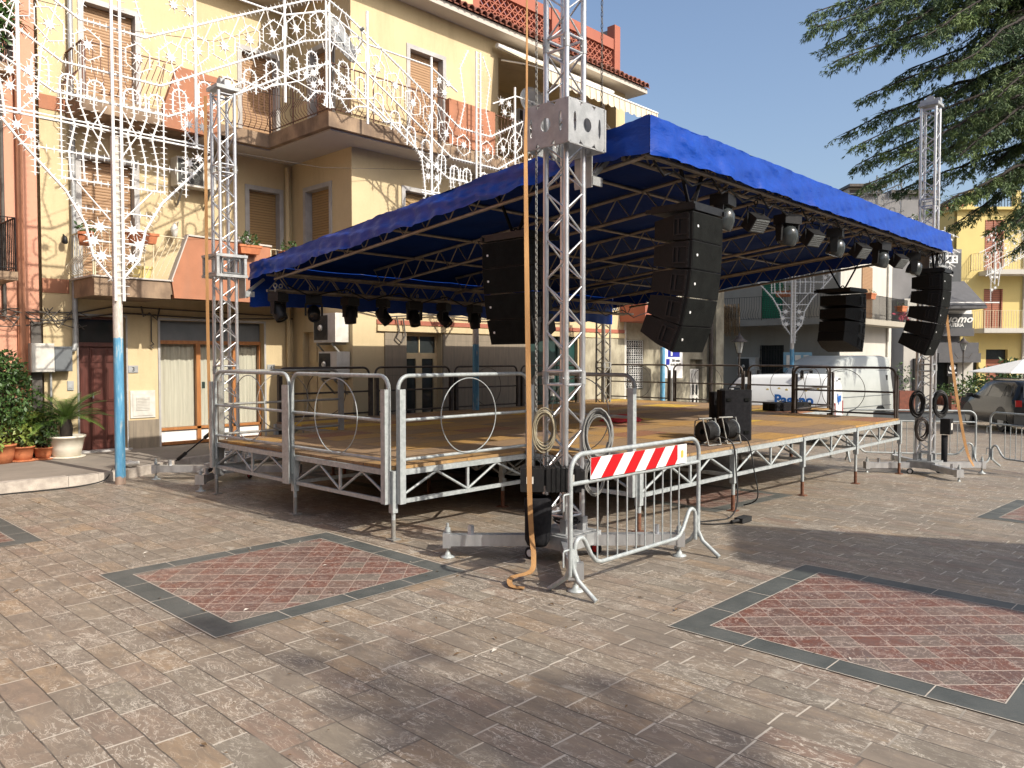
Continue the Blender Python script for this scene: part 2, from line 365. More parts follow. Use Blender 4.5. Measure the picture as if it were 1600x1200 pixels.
def blue_pole():
    m, t, b = _new('white_and_blue_pole_paint'); g = NT(t)
    pos = g.n('ShaderNodeNewGeometry').outputs['Position']; sp = g.n('ShaderNodeSeparateXYZ'); g.l(pos, sp.inputs[0])
    n = g.noise(g.coord('World', (14,14,2.0)), 1.5, 7, .7)
    k = g.math('GREATER_THAN', g.math('ADD', sp.outputs[2], g.math('MULTIPLY', n, .12)), 2.14)
    blue = g.ramp(n, [(.3, (.04,.17,.33)), (.55, (.10,.30,.46)), (.68, (.45,.5,.5))])
    wh = g.ramp(n, [(.35, (.62,.60,.56)), (.5, (.42,.38,.33)), (.62, (.62,.6,.57))])
    c = g.mix(k, blue, wh); c = g.mix(g.math('LESS_THAN', g.math('ADD', sp.outputs[2], g.math('MULTIPLY', n, .2)), .2), c, (.30,.22,.17))
    g.l(c, b.inputs['Base Color']); b.inputs['Roughness'].default_value = .6; g.bump(n, .5, .006, b); return m
M['paving'] = paving_mat(); M['redtile'] = redtile_mat()
M['border'] = mat('dark_grey_border_stone', (.062,.068,.063), .55, c2=(.095,.10,.092), scale=3, bump=.15, bscale=120, coord='World')
M['grout'] = mat('pale_grout', (.5,.45,.38), .9)
M['yellow'] = plaster_mat('yellow_plaster', (.57,.46,.275), (.52,.415,.245), (.33,.25,.15), .5)
M['pink'] = plaster_mat('salmon_plaster', (.58,.29,.195), (.53,.265,.175), (.3,.17,.12), .45)
M['orange'] = plaster_mat('orange_plaster', (.39,.165,.09), (.33,.14,.075), (.22,.13,.09), .6, 2.5)
M['slab'] = plaster_mat('stained_concrete', (.34,.24,.155), (.17,.115,.075), (.09,.065,.05), .9, 3)
M['soffit'] = plaster_mat('off_white_soffit', (.5,.46,.41), (.46,.42,.38), (.3,.26,.22), .1)
M['reveal'] = mat('grey_marble_reveal', (.42,.41,.40), .5, c2=(.32,.31,.3), scale=4)
M['shutter'] = banded_mat('brown_roller_shutter', (.36,.215,.11), (.30,.17,.085), 19)
M['shutter_pale'] = banded_mat('tan_roller_shutter', (.38,.25,.11), (.31,.19,.08), 19)
M['greensh'] = banded_mat('green_louvre_shutter', (.006,.13,.06), (.01,.17,.08), 14)
M['redsh'] = banded_mat('red_brown_louvre_shutter', (.33,.11,.055), (.28,.09,.05), 9)
M['deck'] = deck_mat(); M['tarp'] = tarp_mat(); M['tarp_shaded'] = tarp_shaded(); M['stucco'] = wet_stucco(); M['trav'] = travertine(); M['pole'] = blue_pole()
M['terr'] = plaster_mat('terracotta_paint', (.36,.12,.075), (.31,.10,.065), (.25,.1,.07), .35)
M['tile'] = mat('roof_tile', (.23,.075,.045), .8, c2=(.14,.05,.035), scale=9, bump=.3)
M['conc'] = plaster_mat('pale_pavement_concrete', (.26,.225,.185), (.205,.178,.148), (.13,.11,.09), .5, 1.8)
M['kerb'] = mat('kerb_stone', (.46,.41,.35), .8, c2=(.28,.245,.21), scale=6, bump=.5, coord='World')
M['brownwood'] = mat('dark_brown_door_wood', (.10,.03,.022), .4, c2=(.07,.022,.016), scale=6, stretch=(4,4,.5), bump=.1)
M['wood_or'] = mat('orange_varnished_wood', (.42,.18,.06), .4, c2=(.32,.13,.045), scale=6, stretch=(4,4,.5))
M['curtain'] = mat('pale_curtain_glass', (.48,.47,.38), .25, c2=(.38,.37,.30), scale=5, stretch=(6,6,.2), rvar=.05)
M['rail_cream'] = mat('cream_railing_paint', (.68,.60,.42), .5)
M['rail_brown'] = mat('brown_railing_paint', (.16,.07,.045), .5)
M['awning'] = banded_mat('beige_striped_awning', (.66,.58,.44), (.58,.50,.38), 4.5, 0, .8)
M['grey_wall'] = plaster_mat('grey_render', (.24,.235,.235), (.20,.195,.195), (.12,.12,.12), .2)
M['white_wall'] = plaster_mat('white_render', (.52,.50,.45), (.47,.45,.41), (.3,.28,.24), .3)
M['beige_wall'] = plaster_mat('beige_render', (.36,.33,.27), (.32,.295,.24), (.22,.19,.15), .4)
M['yell2'] = plaster_mat('lemon_plaster', (.64,.51,.20), (.60,.48,.19), (.4,.33,.18), .15)
M['sgrey'] = mat('dark_grey_sign', (.07,.075,.08), .5)
M['awn_grey'] = mat('grey_awning_cloth', (.10,.10,.105), .8, c2=(.085,.085,.09), scale=4)
M['barplate'] = mat('grey_sheet_back', (.16,.175,.185), .5, .3, c2=(.13,.145,.155), scale=4)
M['vanwhite'] = mat('white_van_paint', (.72,.75,.76), .25, c2=(.66,.69,.70), scale=1.5, rvar=.05)
M['vanold'] = mat('grey_white_van_paint', (.40,.42,.40), .35, c2=(.34,.36,.34), scale=1.5, rvar=.05)
M['carpaint'] = mat('dark_grey_car_paint', (.018,.02,.022), .18, .3, c2=(.025,.027,.03), scale=2, rvar=.04)
M['taillight'] = mat('red_tail_lamp', (.35,.01,.01), .2)
M['bluetext'] = mat('blue_lettering', (.01,.13,.48), .4)
M['blacktext'] = mat('black_lettering', (.01,.01,.01), .5)
M['pinkcloth'] = mat('pink_cloth', (.85,.12,.2), .8)

# ------------------------------------------------------------ ground
def ground():
    mb = MB(); xs = [-60, 0, 6.5, 16.5, 60, 130]; ys = [-60, 0, 30, 130]
    for i in range(len(xs)-1):
        for j in range(len(ys)-1):
            a, b_, c, d = xs[i], xs[i+1], ys[j], ys[j+1]
            mb.face([(a,c,gz(a)), (b_,c,gz(b_)), (b_,d,gz(b_)), (a,d,gz(a))])
    tag(mb.build('ground', M['paving']), kind='structure')
    def sheet(mb, x0, x1, y0, y1, dz):
        cut = [x0]+[c for c in (6.5, 16.5) if x0 < c < x1]+[x1]
        for a, b_ in zip(cut, cut[1:]): mb.face([(a,y0,gz(a)+dz), (b_,y0,gz(b_)+dz), (b_,y1,gz(b_)+dz), (a,y1,gz(a)+dz)])
    for x0, y0 in ((2.26, 4.8), (4.46, .72), (.13, 8.6), (8.45, 4.7), (10.7, .35), (6.4, 8.7), (-4.2, 4.7), (-1.8, .7), (0.35, -3.2)):
        W = 2.18; D_ = 2.1; B = .2
        mb = MB(); sheet(mb, x0+B, x0+W-B, y0+B, y0+D_-B, .004); tag(mb.build('paving', M['redtile']), kind='structure')
        mb = MB()
        sheet(mb, x0, x0+W, y0, y0+B, .004); sheet(mb, x0, x0+W, y0+D_-B, y0+D_, .004)
        sheet(mb, x0, x0+B, y0+B, y0+D_-B, .004); sheet(mb, x0+W-B, x0+W, y0+B, y0+D_-B, .004)
        mb.m = 1; J = .007
        for k in range(1, 4):
            yy = y0+D_*k/4; xx = x0+W*k/4
            sheet(mb, x0, x0+B, yy-J/2, yy+J/2, .006); sheet(mb, x0+W-B, x0+W, yy-J/2, yy+J/2, .006)
            sheet(mb, xx-J/2, xx+J/2, y0, y0+B, .006); sheet(mb, xx-J/2, xx+J/2, y0+D_-B, y0+D_, .006)
        for a in (0, 1):   # mortar line round the outside and inside
            o = 0 if a == 0 else B
            sheet(mb, x0+o-J, x0+W-o+J, y0+o-J, y0+o, .007); sheet(mb, x0+o-J, x0+W-o+J, y0+D_-o, y0+D_-o+J, .007)
            sheet(mb, x0+o-J, x0+o, y0+o, y0+D_-o, .007); sheet(mb, x0+W-o, x0+W-o+J, y0+o, y0+D_-o, .007)
        tag(mb.build('paving_border', [M['border'], M['grout']]), kind='structure')
    # raised pavement by the left buildings
    edge = [(-30,12.0),(2.7,12.0),(3.55,11.98),(3.95,12.0),(4.35,12.1),(4.95,12.45),(5.6,12.75),(6.6,12.95),(8.74,13.0)]
    mb = MB(); e2 = [(x, y+.14) for x, y in edge]
    mb.face([(x, y, .14) for x, y in e2]+[(8.74,15.2,.14), (-30,15.2,.14)])
    tag(mb.build('pavement', M['conc']), kind='structure')
    mb = MB()
    for (a, b_) in zip(edge, edge[1:]):
        n = max(1, int(math.dist(a, b_)/.85)) if a[0] > -3 or b_[0] > -3 else 1
        if a[0] < -3: a = (-6, 12.0); n = 9
        for k in range(n):
            t0 = k/n+.004; t1 = (k+1)/n-.004; p = [a[i]+(b_[i]-a[i])*t0 for i in (0,1)]; q = [a[i]+(b_[i]-a[i])*t1 for i in (0,1)]
            h = .14+rnd.uniform(-.006, .008)
            mb.raw([(p[0],p[1],-.02),(q[0],q[1],-.02),(q[0],q[1]+.15,-.02),(p[0],p[1]+.15,-.02),(p[0],p[1]+.012,h),(q[0],q[1]+.012,h),(q[0],q[1]+.15,h),(p[0],p[1]+.15,h)],
                   [(0,3,2,1),(4,5,6,7),(0,1,5,4),(1,2,6,5),(2,3,7,6),(3,0,4,7)])
    tag(mb.build('kerb', M['kerb']), kind='structure')
ground()
# ------------------------------------------------------------ building helpers
def wall(mb, ax, c, a0, a1, z0, z1, holes, depth):
    """front surface on plane y=c (ax 'y') or x=c (ax 'x') with holes (a0,a1,z0,z1) and their reveals"""
    P = (lambda a, d, z: (a, c+d, z)) if ax == 'y' else (lambda a, d, z: (c+d, a, z))
    A = sorted({a0, a1, *[h[0] for h in holes], *[h[1] for h in holes]}); Z = sorted({z0, z1, *[h[2] for h in holes], *[h[3] for h in holes]})
    A = [a for a in A if a0 <= a <= a1]; Z = [z for z in Z if z0 <= z <= z1]
    for i in range(len(A)-1):
        for j in range(len(Z)-1):
            am = (A[i]+A[i+1])/2; zm = (Z[j]+Z[j+1])/2
            if any(h[0] < am < h[1] and h[2] < zm < h[3] for h in holes): continue
            mb.face([P(A[i],0,Z[j]), P(A[i+1],0,Z[j]), P(A[i+1],0,Z[j+1]), P(A[i],0,Z[j+1])])
    for h in holes:
        d = depth
        for q in (((h[0],h[2]),(h[0],h[3])), ((h[1],h[3]),(h[1],h[2])), ((h[0],h[3]),(h[1],h[3])), ((h[1],h[2]),(h[0],h[2]))):
            mb.face([P(q[0][0],0,q[0][1]), P(q[1][0],0,q[1][1]), P(q[1][0],d,q[1][1]), P(q[0][0],d,q[0][1])])
def box_ax(mb, ax, c, a0, a1, d0, d1, z0, z1):
    if ax == 'y': mb.box(a0, a1, c+d0, c+d1, z0, z1)
    else: mb.box(c+d0, c+d1, a0, a1, z0, z1)
def window(bld, ax, c, h, sh, depth=.16, fr='reveal', t=.05, name='window'):
    """frame lining + roller shutter standing back in the opening"""
    a0, a1, z0, z1 = h; mb = MB()
    for (p, q, r, s) in ((a0-.04, a0+t, z0, z1+.04), (a1-t, a1+.04, z0, z1+.04), (a0+t, a1-t, z1-t, z1+.04)):
        box_ax(mb, ax, c, p, q, -.018, depth+.02, r, s)
    f = mb.build(name, M[fr], bld)
    mb = MB(); box_ax(mb, ax, c, a0+t+.004, a1-t-.004, depth-.02, depth+.03, z0, z1-t-.004); mb.build('shutter', M[sh], f)
    return f
def bent_bar(mb, p, out, h, belly=.12, r=.007):
    p = Vector(p); o = Vector(out)
    mb.path([p+Vector((0,0,h)), p+Vector((0,0,h*.5)), p+o*belly+Vector((0,0,h*.27)), p+o*belly*.9+Vector((0,0,h*.16)), p+Vector((0,0,h*.04))], r, 4)
def railing(mb, p, q, out, h=.95, sp=.11, r=.007, style='bent', z=None):
    p = Vector(p); q = Vector(q); L = (q-p).length; d = (q-p)/L; n = max(2, int(L/sp))
    mb.bar(p+Vector((0,0,h)), q+Vector((0,0,h)), .035, .012); mb.bar(p+Vector((0,0,.06)), q+Vector((0,0,.06)), .025, .01)
    for i in range(n+1):
        a = p+d*(L*i/n)
        if i % 9 == 0: mb.tube(a+Vector((0,0,-.05)), a+Vector((0,0,h)), .013, n=6)
        elif style == 'bent': bent_bar(mb, a, out, h)
        elif style == 'diag': mb.tube(a+Vector((0,0,h)), a+d*min(.3, L-L*i/n)+Vector((0,0,h-.75 if i % 2 else .06)), r, n=4)
        else: mb.tube(a, a+Vector((0,0,h)), r, n=4)
TXT = {}
def text_part(body, size, o, ex, ey, n, mt, parent, name='lettering', shear=0, depth=.004, bold=0, align='CENTER', sx=1):
    cu = bpy.data.curves.new('txt', 'FONT'); cu.body = body; cu.size = size; cu.extrude = depth; cu.align_x = align; cu.shear = shear; cu.offset = bold; cu.resolution_u = 4
    ob = bpy.data.objects.new('txt', cu); col.objects.link(ob); bpy.context.view_layer.update()
    me = bpy.data.meshes.new_from_object(ob.evaluated_get(bpy.context.evaluated_depsgraph_get()))
    bpy.data.objects.remove(ob)
    o = Vector(o); ex = Vector(ex); ey = Vector(ey); n = Vector(n); mb = MB()
    mb.raw([o+ex*(v.co.x*sx)+ey*v.co.y+n*v.co.z for v in me.vertices], [tuple(p.vertices) for p in me.polygons])
    bpy.data.meshes.remove(me)
    return mb.build(name, M[mt], parent, local=(parent is not None and root_of(parent).get('_local', 0) == 1))
# ------------------------------------------------------------ yellow apartment building
YA, XB, YC, EV = 14.81, 8.74, 12.63, 8.95
bld = thing('apartment_building', 'yellow plastered apartment building with brown roller shutters, wrap-round balconies and tiled eaves', 'building', (8.7, 15, 0))
HA = dict(us1=(4.70,5.66,6.1,8.0), ls1=(4.62,5.60,3.15,5.32), a2=(7.73,8.50,3.15,5.25), ua2=(7.6,8.45,6.1,8.0), door=(4.58,5.36,.14,2.53), shop=(5.97,8.07,.14,2.5))
HB = dict(bs=(13.34,14.30,3.15,5.25), bdoor=(13.7,14.42,.14,2.33), ub=(13.2,14.1,6.1,8.0))
HC = dict(cd=(10.05,11.0,.0,2.3), cs=(10.12,11.10,6.05,8.13), cl=(9.98,10.95,3.1,5.25), loggia=(12.72,17.2,6.0,8.6), shop=(13.78,15.6,0,2.55), cl2=(12.6,13.6,3.1,5.2))
mb = MB()
wall(mb, 'y', YA, 4.04, XB, .0, EV, list(HA.values()), .3)
wall(mb, 'x', XB, YC, YA, 0, EV, list(HB.values()), .3)
wall(mb, 'y', YC, XB, 17.6, -.3, EV, [h for k, h in HC.items()], .3)
mb.box(4.04, XB+.29, YA+.29, 22, 0, EV+.05); mb.box(XB+.29, 12.6, YC+.29, 22, -.3, EV+.05)
mb.box(12.6, 17.6, YC+.29, 22, -.3, 6.0); mb.box(12.6, 17.6, YC+1.5, 22, 6.0, EV+.05)
mb.box(12.6, 12.72, YC+.29, YC+1.5, 6, EV); mb.box(17.2, 17.6, YC+.29, YC+1.5, 6, EV); mb.box(12.72, 17.2, YC+.29, YC+1.5, 8.6, EV)
mb.box(10.4, 12.03, YC+.1, 15, EV+.05, 10.6)
mb.build('wall', M['yellow'], bld)
for z_ in (2.9, 5.97): mb = MB(); mb.box(4.04, 4.45, YA-.012, YA+.02, z_, z_+.24); mb.build('band', M['orange'], bld)
window(bld, 'y', YA, HA['us1'], 'shutter'); window(bld, 'y', YA, HA['ls1'], 'shutter'); window(bld, 'y', YA, HA['a2'], 'shutter_pale'); window(bld, 'y', YA, HA['ua2'], 'shutter')
window(bld, 'x', XB, HB['bs'], 'shutter_pale'); window(bld, 'x', XB, HB['ub'], 'shutter')
window(bld, 'y', YC, HC['cs'], 'shutter'); window(bld, 'y', YC, HC['cl'], 'shutter_pale'); window(bld, 'y', YC, HC['cl2'], 'shutter_pale')
# brown street door with fielded panels and a dark fanlight
mb = MB(); a0, a1, z0, z1 = HA['door']; yb = YA+.16
for q in ((a0, a0+.05, z0, z1), (a1-.05, a1, z0, z1), (a0+.05, a1-.05, z1-.05, z1), (a0+.05, a1-.05, 2.0, 2.07)): mb.box(q[0], q[1], yb-.03, yb+.08, q[2], q[3])
d1 = mb.build('door', M['brownwood'], bld)
mb = MB()
for (p, q) in ((a0+.052, a0+.235), (a0+.24, a1-.052)):
    mb.box(p, q, yb+.02, yb+.06, .16, 2.0)
    for (r, s) in ((.28, .78), (.86, .93), (1.02, 1.62), (1.72, 1.96)):
        n = 1 if q-p < .25 else 2
        for k in range(n):
            u0 = p+(q-p)*k/n+.025; u1 = p+(q-p)*(k+1)/n-.025
            mb.box(u0, u1, yb+.005, yb+.02, r, s); mb.box(u0+.02, u1-.02, yb-.005, yb+.005, r+.025, s-.025) if s-r > .2 else None
mb.build('panel', M['brownwood'], d1)
mb = MB(); mb.box(a0+.052, a1-.052, yb+.03, yb+.05, 2.072, z1-.052); mb.build('fanlight', M['glass'], d1)
mb = MB(); mb.tube((a0+.26, yb-.0, 1.1), (a0+.26, yb-.05, 1.1), .012); mb.tube((a0+.26, yb-.05, 1.08), (a0+.26, yb-.05, 1.16), .014); mb.build('handle', M['alu'], d1)
mb = MB(); mb.box(a0-.03, a0-.002, YA-.02, YA+.2, .14, z1+.03); mb.box(a1+.002, a1+.03, YA-.02, YA+.2, .14, z1+.03); mb.box(a0-.03, a1+.03, YA-.021, YA+.2, z1+.002, z1+.035); mb.box(a0-.06, a1+.06, YA-.1, YA+.1, .14, .17); mb.build('door_surround', M['reveal'], bld)
# shop window: grey-green curtains behind glass, orange timber frame
a0, a1, z0, z1 = HA['shop']; yb = YA+.17; mb = MB()
for q in ((a0, a1, .14, .2), (a0, a1, .42, .47), (a0, a1, 2.06, 2.13), (6.72, 6.80, .2, 2.06), (7.46, 7.54, .2, 2.06), (a0, a0+.035, .2, 2.06), (a1-.035, a1, .2, 2.06)): mb.box(q[0], q[1], yb-.03, yb+.05, q[2], q[3])
sw = mb.build('shop_window', M['wood_or'], bld)
mb = MB()
for q in ((a0+.035, 6.72), (6.8, 7.46), (7.54, a1-.035)):
    # softly pleated curtain
    n = 26; vs = []
    for i in range(n+1):
        x = q[0]+(q[1]-q[0])*i/n; y = yb+.10+.012*math.sin(i*1.9)+.008*math.sin(i*.7); vs += [(x, y, .47), (x, y, 2.06)]
    mb.raw(vs, [(2*i, 2*i+2, 2*i+3, 2*i+1) for i in range(n)], True)
mb.build('curtain', M['curtain'], sw)
mb = MB(); mb.box(a0+.002, a1-.002, yb+.0, yb+.04, 2.132, z1-.002); mb.build('sign_board', M['barplate'], sw)
mb = MB(); mb.box(a0+.035, a1-.035, yb+.01, yb+.03, .2, .42); mb.build('lower_panel', M['white'], sw)
mb = MB(); mb.box(a0-.04, a0-.002, YA-.02, YA+.2, .14, z1+.04); mb.box(a1+.002, a1+.04, YA-.02, YA+.2, .14, z1+.04); mb.box(a0-.04, a1+.04, YA-.021, YA+.2, z1+.002, z1+.045); mb.build('shop_surround', M['reveal'], bld)
mb = MB(); mb.box(6.82, 6.88, yb-.04, yb-.03, 1.2, 1.33); mb.build('lock', M['darkgreen'], sw)
# low cladding strip and white gas hatch under house number
mb = MB(); mb.box(5.38, 5.93, YA-.02, YA+.02, .14, .66); mb.build('cladding', M['trav'], bld)
mb = MB(); mb.box(5.42, 5.86, YA-.02, YA+.01, .70, 1.20); mb.box(5.46, 5.82, YA-.03, YA-.018, .74, 1.15)
for k in range(9): mb.box(5.52, 5.76, YA-.04, YA-.03, .84+k*.028, .852+k*.028)
mb.build('gas_hatch', M['offwhite'], bld)
for (x, n) in ((5.48, '3'), (8.22, '4')):
    mb = MB(); mb.box(x-.085, x+.085, YA-.02, YA, 1.53, 1.66); pl = mb.build('house_number', M['alu_dull'], bld)
    text_part(n, .11, (x, YA-.022, 1.555), (1,0,0), (0,0,1), (0,-1,0), 'blacktext', pl)
mb = MB(); mb.box(4.39, 4.49, YA-.02, YA, 1.24, 1.40); mb.box(4.41, 4.47, YA-.025, YA-.02, 1.27, 1.33); mb.build('intercom', M['alu_dull'], bld)
# shuttered side door on the return, cream frame
a0, a1, z0, z1 = HB['bdoor']; mb = MB(); mb.box(XB+.14, XB+.2, a0, a1, z0, z1)
for (p, q) in ((a0+.05, (a0+a1)/2-.03), ((a0+a1)/2+.03, a1-.05)):
    for (r, s) in ((.3, .95), (1.05, 1.6), (1.7, 2.2)): mb.box(XB+.12, XB+.14, p, q, r, s)
mb.build('side_door', M['cream'], bld)
# dark glass double door, travertine panels, terracotta string course, dark shop
a0, a1, z0, z1 = HC['cd']; yb = YC+.18; mb = MB()
for q in ((a0, a0+.05, 0, z1), (a1-.05, a1, 0, z1), (a0+.05, a1-.05, z1-.05, z1), (a0+.05, a1-.05, 1.78, 1.9), (10.42, 10.58, 0, 1.78), (a0+.05, a0+.1, 0, 1.78), (a1-.1, a1-.05, 0, 1.78), (10.5,10.52,1.9,z1-.05)): mb.box(q[0], q[1], yb-.03, yb+.05, q[2], q[3])
cdo = mb.build('door', M['cream'], bld); mb = MB(); mb.box(a0+.05, a1-.05, yb, yb+.03, .02, z1-.05); mb.build('pane', M['glass'], cdo)
mb = MB(); mb.box(9.49, 10.03, YC-.03, YC+.01, -.05, 2.3); mb.box(11.02, 13.75, YC-.03, YC+.01, -.05, 2.3); mb.build('cladding', M['trav'], bld)
mb = MB(); mb.box(15.65, 17.6, YC-.025, YC+.01, -.3, 2.32); mb.build('cladding', M['stucco'], bld)
mb = MB(); mb.box(9.3, 17.6, YC-.05, YC+.01, 2.33, 2.45); mb.build('string_course', M['yellow'], bld)
mb = MB(); mb.box(9.3, 17.6, YC-.03, YC+.01, 2.47, 2.56); mb.build('band', M['terr'], bld)
a0, a1, z0, z1 = HC['shop']; mb = MB(); mb.box(a0, a1, YC+.1, YC+.2, -.3, z1)
for k in range(5): mb.box(a0+.36*k+.02, a0+.36*k+.06, YC+.06, YC+.1, -.2, z1)
dsh = mb.build('shop_front', M['darkgreen'], bld)
for q in ((14.55,14.75,1.28,1.42),(14.3,14.36,1.36,1.5),(14.6,14.75,.85,.98)): mb = MB(); mb.box(q[0], q[1], YC+.05, YC+.055, q[2], q[3]); mb.build('notice', M['offwhite'], dsh)
# balconies: lower (wraps A), upper (wraps A-B-C)
def slabpoly(mb, poly, z0, z1):
    m = len(poly); mb.raw([(x,y,z0) for x,y in poly]+[(x,y,z1) for x,y in poly], [tuple(range(m-1,-1,-1)), tuple(range(m,2*m))]+[(i,(i+1)%m,m+(i+1)%m,m+i) for i in range(m)])
mb = MB(); YB = 13.71
slabpoly(mb, [(4.49,YA),(4.49,YB),(5.72,YB),(5.72,YB+.0),(5.72,YA)], 2.82, 3.12); slabpoly(mb, [(5.724,YA),(5.724,YB+.02),(XB-.004,YB+.02),(XB-.004,YA)], 2.9, 3.12)
mb.m = 1; slabpoly(mb, [(4.45,YA),(4.45,YB-.03),(5.76,YB-.03),(5.76,YA)], 3.124, 3.15)
bal = mb.build('balcony', [M['slab'], M['soffit']], bld)
mb = MB(); mb.prism([(5.74,3.12),(6.02,3.93),(7.62,3.90),(7.62,2.84),(5.78,2.84)], (0,YB-.02,0), (1,0,0), (0,0,1), (0,1,0), .12)
mb.m = 1; mb.bar((5.73,YB+.04,3.14), (6.03,YB+.04,3.96), .16, .02, (1,0,0)); mb.bar((6.03,YB+.04,3.96), (7.64,YB+.04,3.925), .16, .03)
mb.build('parapet', [M['orange'], M['soffit']], bal)
mb = MB(); railing(mb, (4.49,YB+.03,3.14), (4.49,YA-.02,3.14), (-1,0,0), .76); railing(mb, (4.52,YB+.03,3.14), (5.2,YB+.03,3.14), (0,-1,0), .76)
mb.bar((5.2,YB+.03,3.9), (5.98,YB+.03,3.9), .03, .012); mb.tube((5.3,YB+.03,3.15), (5.3,YB+.03,3.9), .012); mb.tube((5.45,YB+.03,3.15), (5.45,YB+.03,3.9), .009)
for k in range(7): mb.tube((5.32+.09*k,YB+.03,3.2), (min(5.92, 5.32+.09*k+.32),YB+.03,3.88-max(0,(k-3))*.12), .007, n=4)
mb.build('railing', M['rail_cream'], bal); mb = MB(); railing(mb, (7.66,YB+.05,3.14), (XB-.06,YB+.05,3.14), (0,-1,0), .74)
mb.build('railing', M['rail_cream'], bal)
YU = 13.95; XU = 7.75; YV = 11.88
mb = MB(); slabpoly(mb, [(4.44,YA),(4.44,YU),(5.7,YU),(5.7,YA)], 5.85, 6.12); slabpoly(mb, [(5.704,YA),(5.704,YU+.02),(6.9,YU+.02),(6.9,YA)], 5.92, 6.12)
slabpoly(mb, [(6.904,YA-.004),(6.904,YU),(XU,YU),(XU,YV),(17.6,YV),(17.6,YC-.004),(XB-.004,YC-.004),(XB-.004,YA-.004)], 5.86, 6.12)
bal2 = mb.build('balcony', M['slab'], bld)
mb = MB(); slabpoly(mb, [(6.5,YA-.006),(6.5,YU+.12),(XU+.1,YU+.12),(XU+.1,YV+.1),(17.5,YV+.1),(17.5,YC-.006),(XB-.006,YC-.006),(XB-.006,YA-.006)], 5.83, 5.856); mb.build('soffit', M['soffit'], bal2)
mb = MB(); mb.prism([(5.72,6.12),(6.0,6.95),(6.75,6.93),(6.75,5.84),(5.76,5.84)], (0,YU-.02,0), (1,0,0), (0,0,1), (0,1,0), .12); mb.build('parapet', M['orange'], bal2); mb = MB()
mb.box(10.55, 11.85, YV-.02, YV+.1, 6.1, 7.0)
mb.build('parapet', M['orange'], bal2)
mb = MB(); railing(mb, (4.46,YU+.03,6.13), (4.46,YA-.02,6.13), (-1,0,0), .85); railing(mb, (4.5,YU+.03,6.13), (5.1,YU+.03,6.13), (0,-1,0), .85)
for k in range(7): mb.tube((5.12+.09*k,YU+.03,6.15), (min(5.8, 5.12+.09*k+.3),YU+.03,6.95), .007, n=4)
mb.bar((5.1,YU+.03,6.98), (5.98,YU+.03,6.98), .03, .012)
mb.build('railing', M['rail_brown'], bal2); mb = MB(); railing(mb, (6.78,YU+.03,6.13), (XU+.04,YU+.03,6.13), (0,-1,0), .85); railing(mb, (XU+.04,YU,6.13), (XU+.04,YV+.04,6.13), (-1,0,0), .85, .09)
railing(mb, (XU+.06,YV+.04,6.13), (10.5,YV+.04,6.13), (0,-1,0), .85, .1); mb.build('railing', M['rail_brown'], bal2); mb = MB(); railing(mb, (11.9,YV+.04,6.13), (17.5,YV+.04,6.13), (0,-1,0), .85, .1)
mb.build('railing', M['rail_brown'], bal2)
# eaves with tiles, following the outline
mb = MB(); YE, XE, YF = 14.36, 8.29, 12.18
slabpoly(mb, [(2.0,YA),(2.0,YE),(XE,YE),(XE,YF),(18.0,YF),(18.0,15.5),(XB,15.5),(XB,YA)], EV, EV+.13)
mb.build('soffit', M['soffit'], bld)
mb = MB()
def tiles(p, d, n, out, L=.75):
    p = Vector(p); d = Vector(d); o = Vector(out)
    for i in range(n):
        a = p+d*(i*.19); dz = rnd.uniform(-.01, .01)
        for k in range(2):
            c0 = a+o*(.10-k*.32)+Vector((0,0,dz+k*.12)); c1 = a-o*(L-.1)+Vector((0,0,.28+dz+k*.05))
            x = d; up = (Vector((0,0,1))+o*.3).normalized(); vs = []
            for c in (c0, c1):
                for r in (.095, .075):
                    for q in range(7):
                        t = math.pi*q/6; vs.append(c+x*(r*math.cos(t))+up*(r*math.sin(t)))
            fs = [(q, q+1, 14+q+1, 14+q) for q in range(6)]+[(7+q, 21+q, 21+q+1, 7+q+1) for q in range(6)]+[(q, 7+q, 7+q+1, q+1) for q in range(6)]
            mb.raw(vs, fs, True)
        # under tile trough
        c0 = a+d*.095+o*.06+Vector((0,0,.02)); c1 = a+d*.095-o*L+Vector((0,0,.24))
        mb.raw([c0-d*.1, c0+d*.1, c1+d*.1, c1-d*.1, c0-d*.1-Vector((0,0,.03)), c0+d*.1-Vector((0,0,.03))], [(0,1,2,3),(4,5,1,0)])
tiles((2.1,YE,EV+.14), (1,0,0), 33, (0,-1,0)); tiles((XE,YE-.1,EV+.14), (0,-1,0), 11, (-1,0,0)); tiles((XE+.05,YF,EV+.14), (1,0,0), 51, (0,-1,0))
mb.build('roof', M['tile'], bld)
# terrace parapet: red posts, rail and pierced brick screen
mb = MB(); yp = 12.86
for (x0, x1) in ((12.03,12.28), (14.75,15.0), (17.33,17.58)): mb.box(x0, x1, yp-.08, yp+.17, 9.1, 10.42 if x1 < 17 else 10.78)
for (x0, x1) in ((12.28,14.75), (15.0,17.33)): mb.box(x0, x1, yp-.05, yp+.14, 10.12, 10.4); mb.box(x0, x1, yp-.05, yp+.14, 9.1, 9.36)
tp = mb.build('terrace_parapet', M['terr'], bld)
mb = MB()
for (x0, x1) in ((12.28,14.75), (15.0,17.33)):
    n = int((x1-x0)/.19); s = (x1-x0)/n
    for i in range(n):
        for j in range(4):
            cx = x0+s*(i+.5); cz = 9.36+.19*(j+.5); h = s/2
            mb.bar((cx-h,yp+.04,cz-.095), (cx+h,yp+.04,cz+.095), .09, .022); mb.bar((cx-h,yp+.045,cz+.095), (cx+h,yp+.045,cz-.095), .09, .022)
    for j in range(5): mb.bar((x0,yp+.05,9.36+.19*j), (x1,yp+.05,9.36+.19*j), .08, .02)
mb.build('screen', M['terr'], tp)
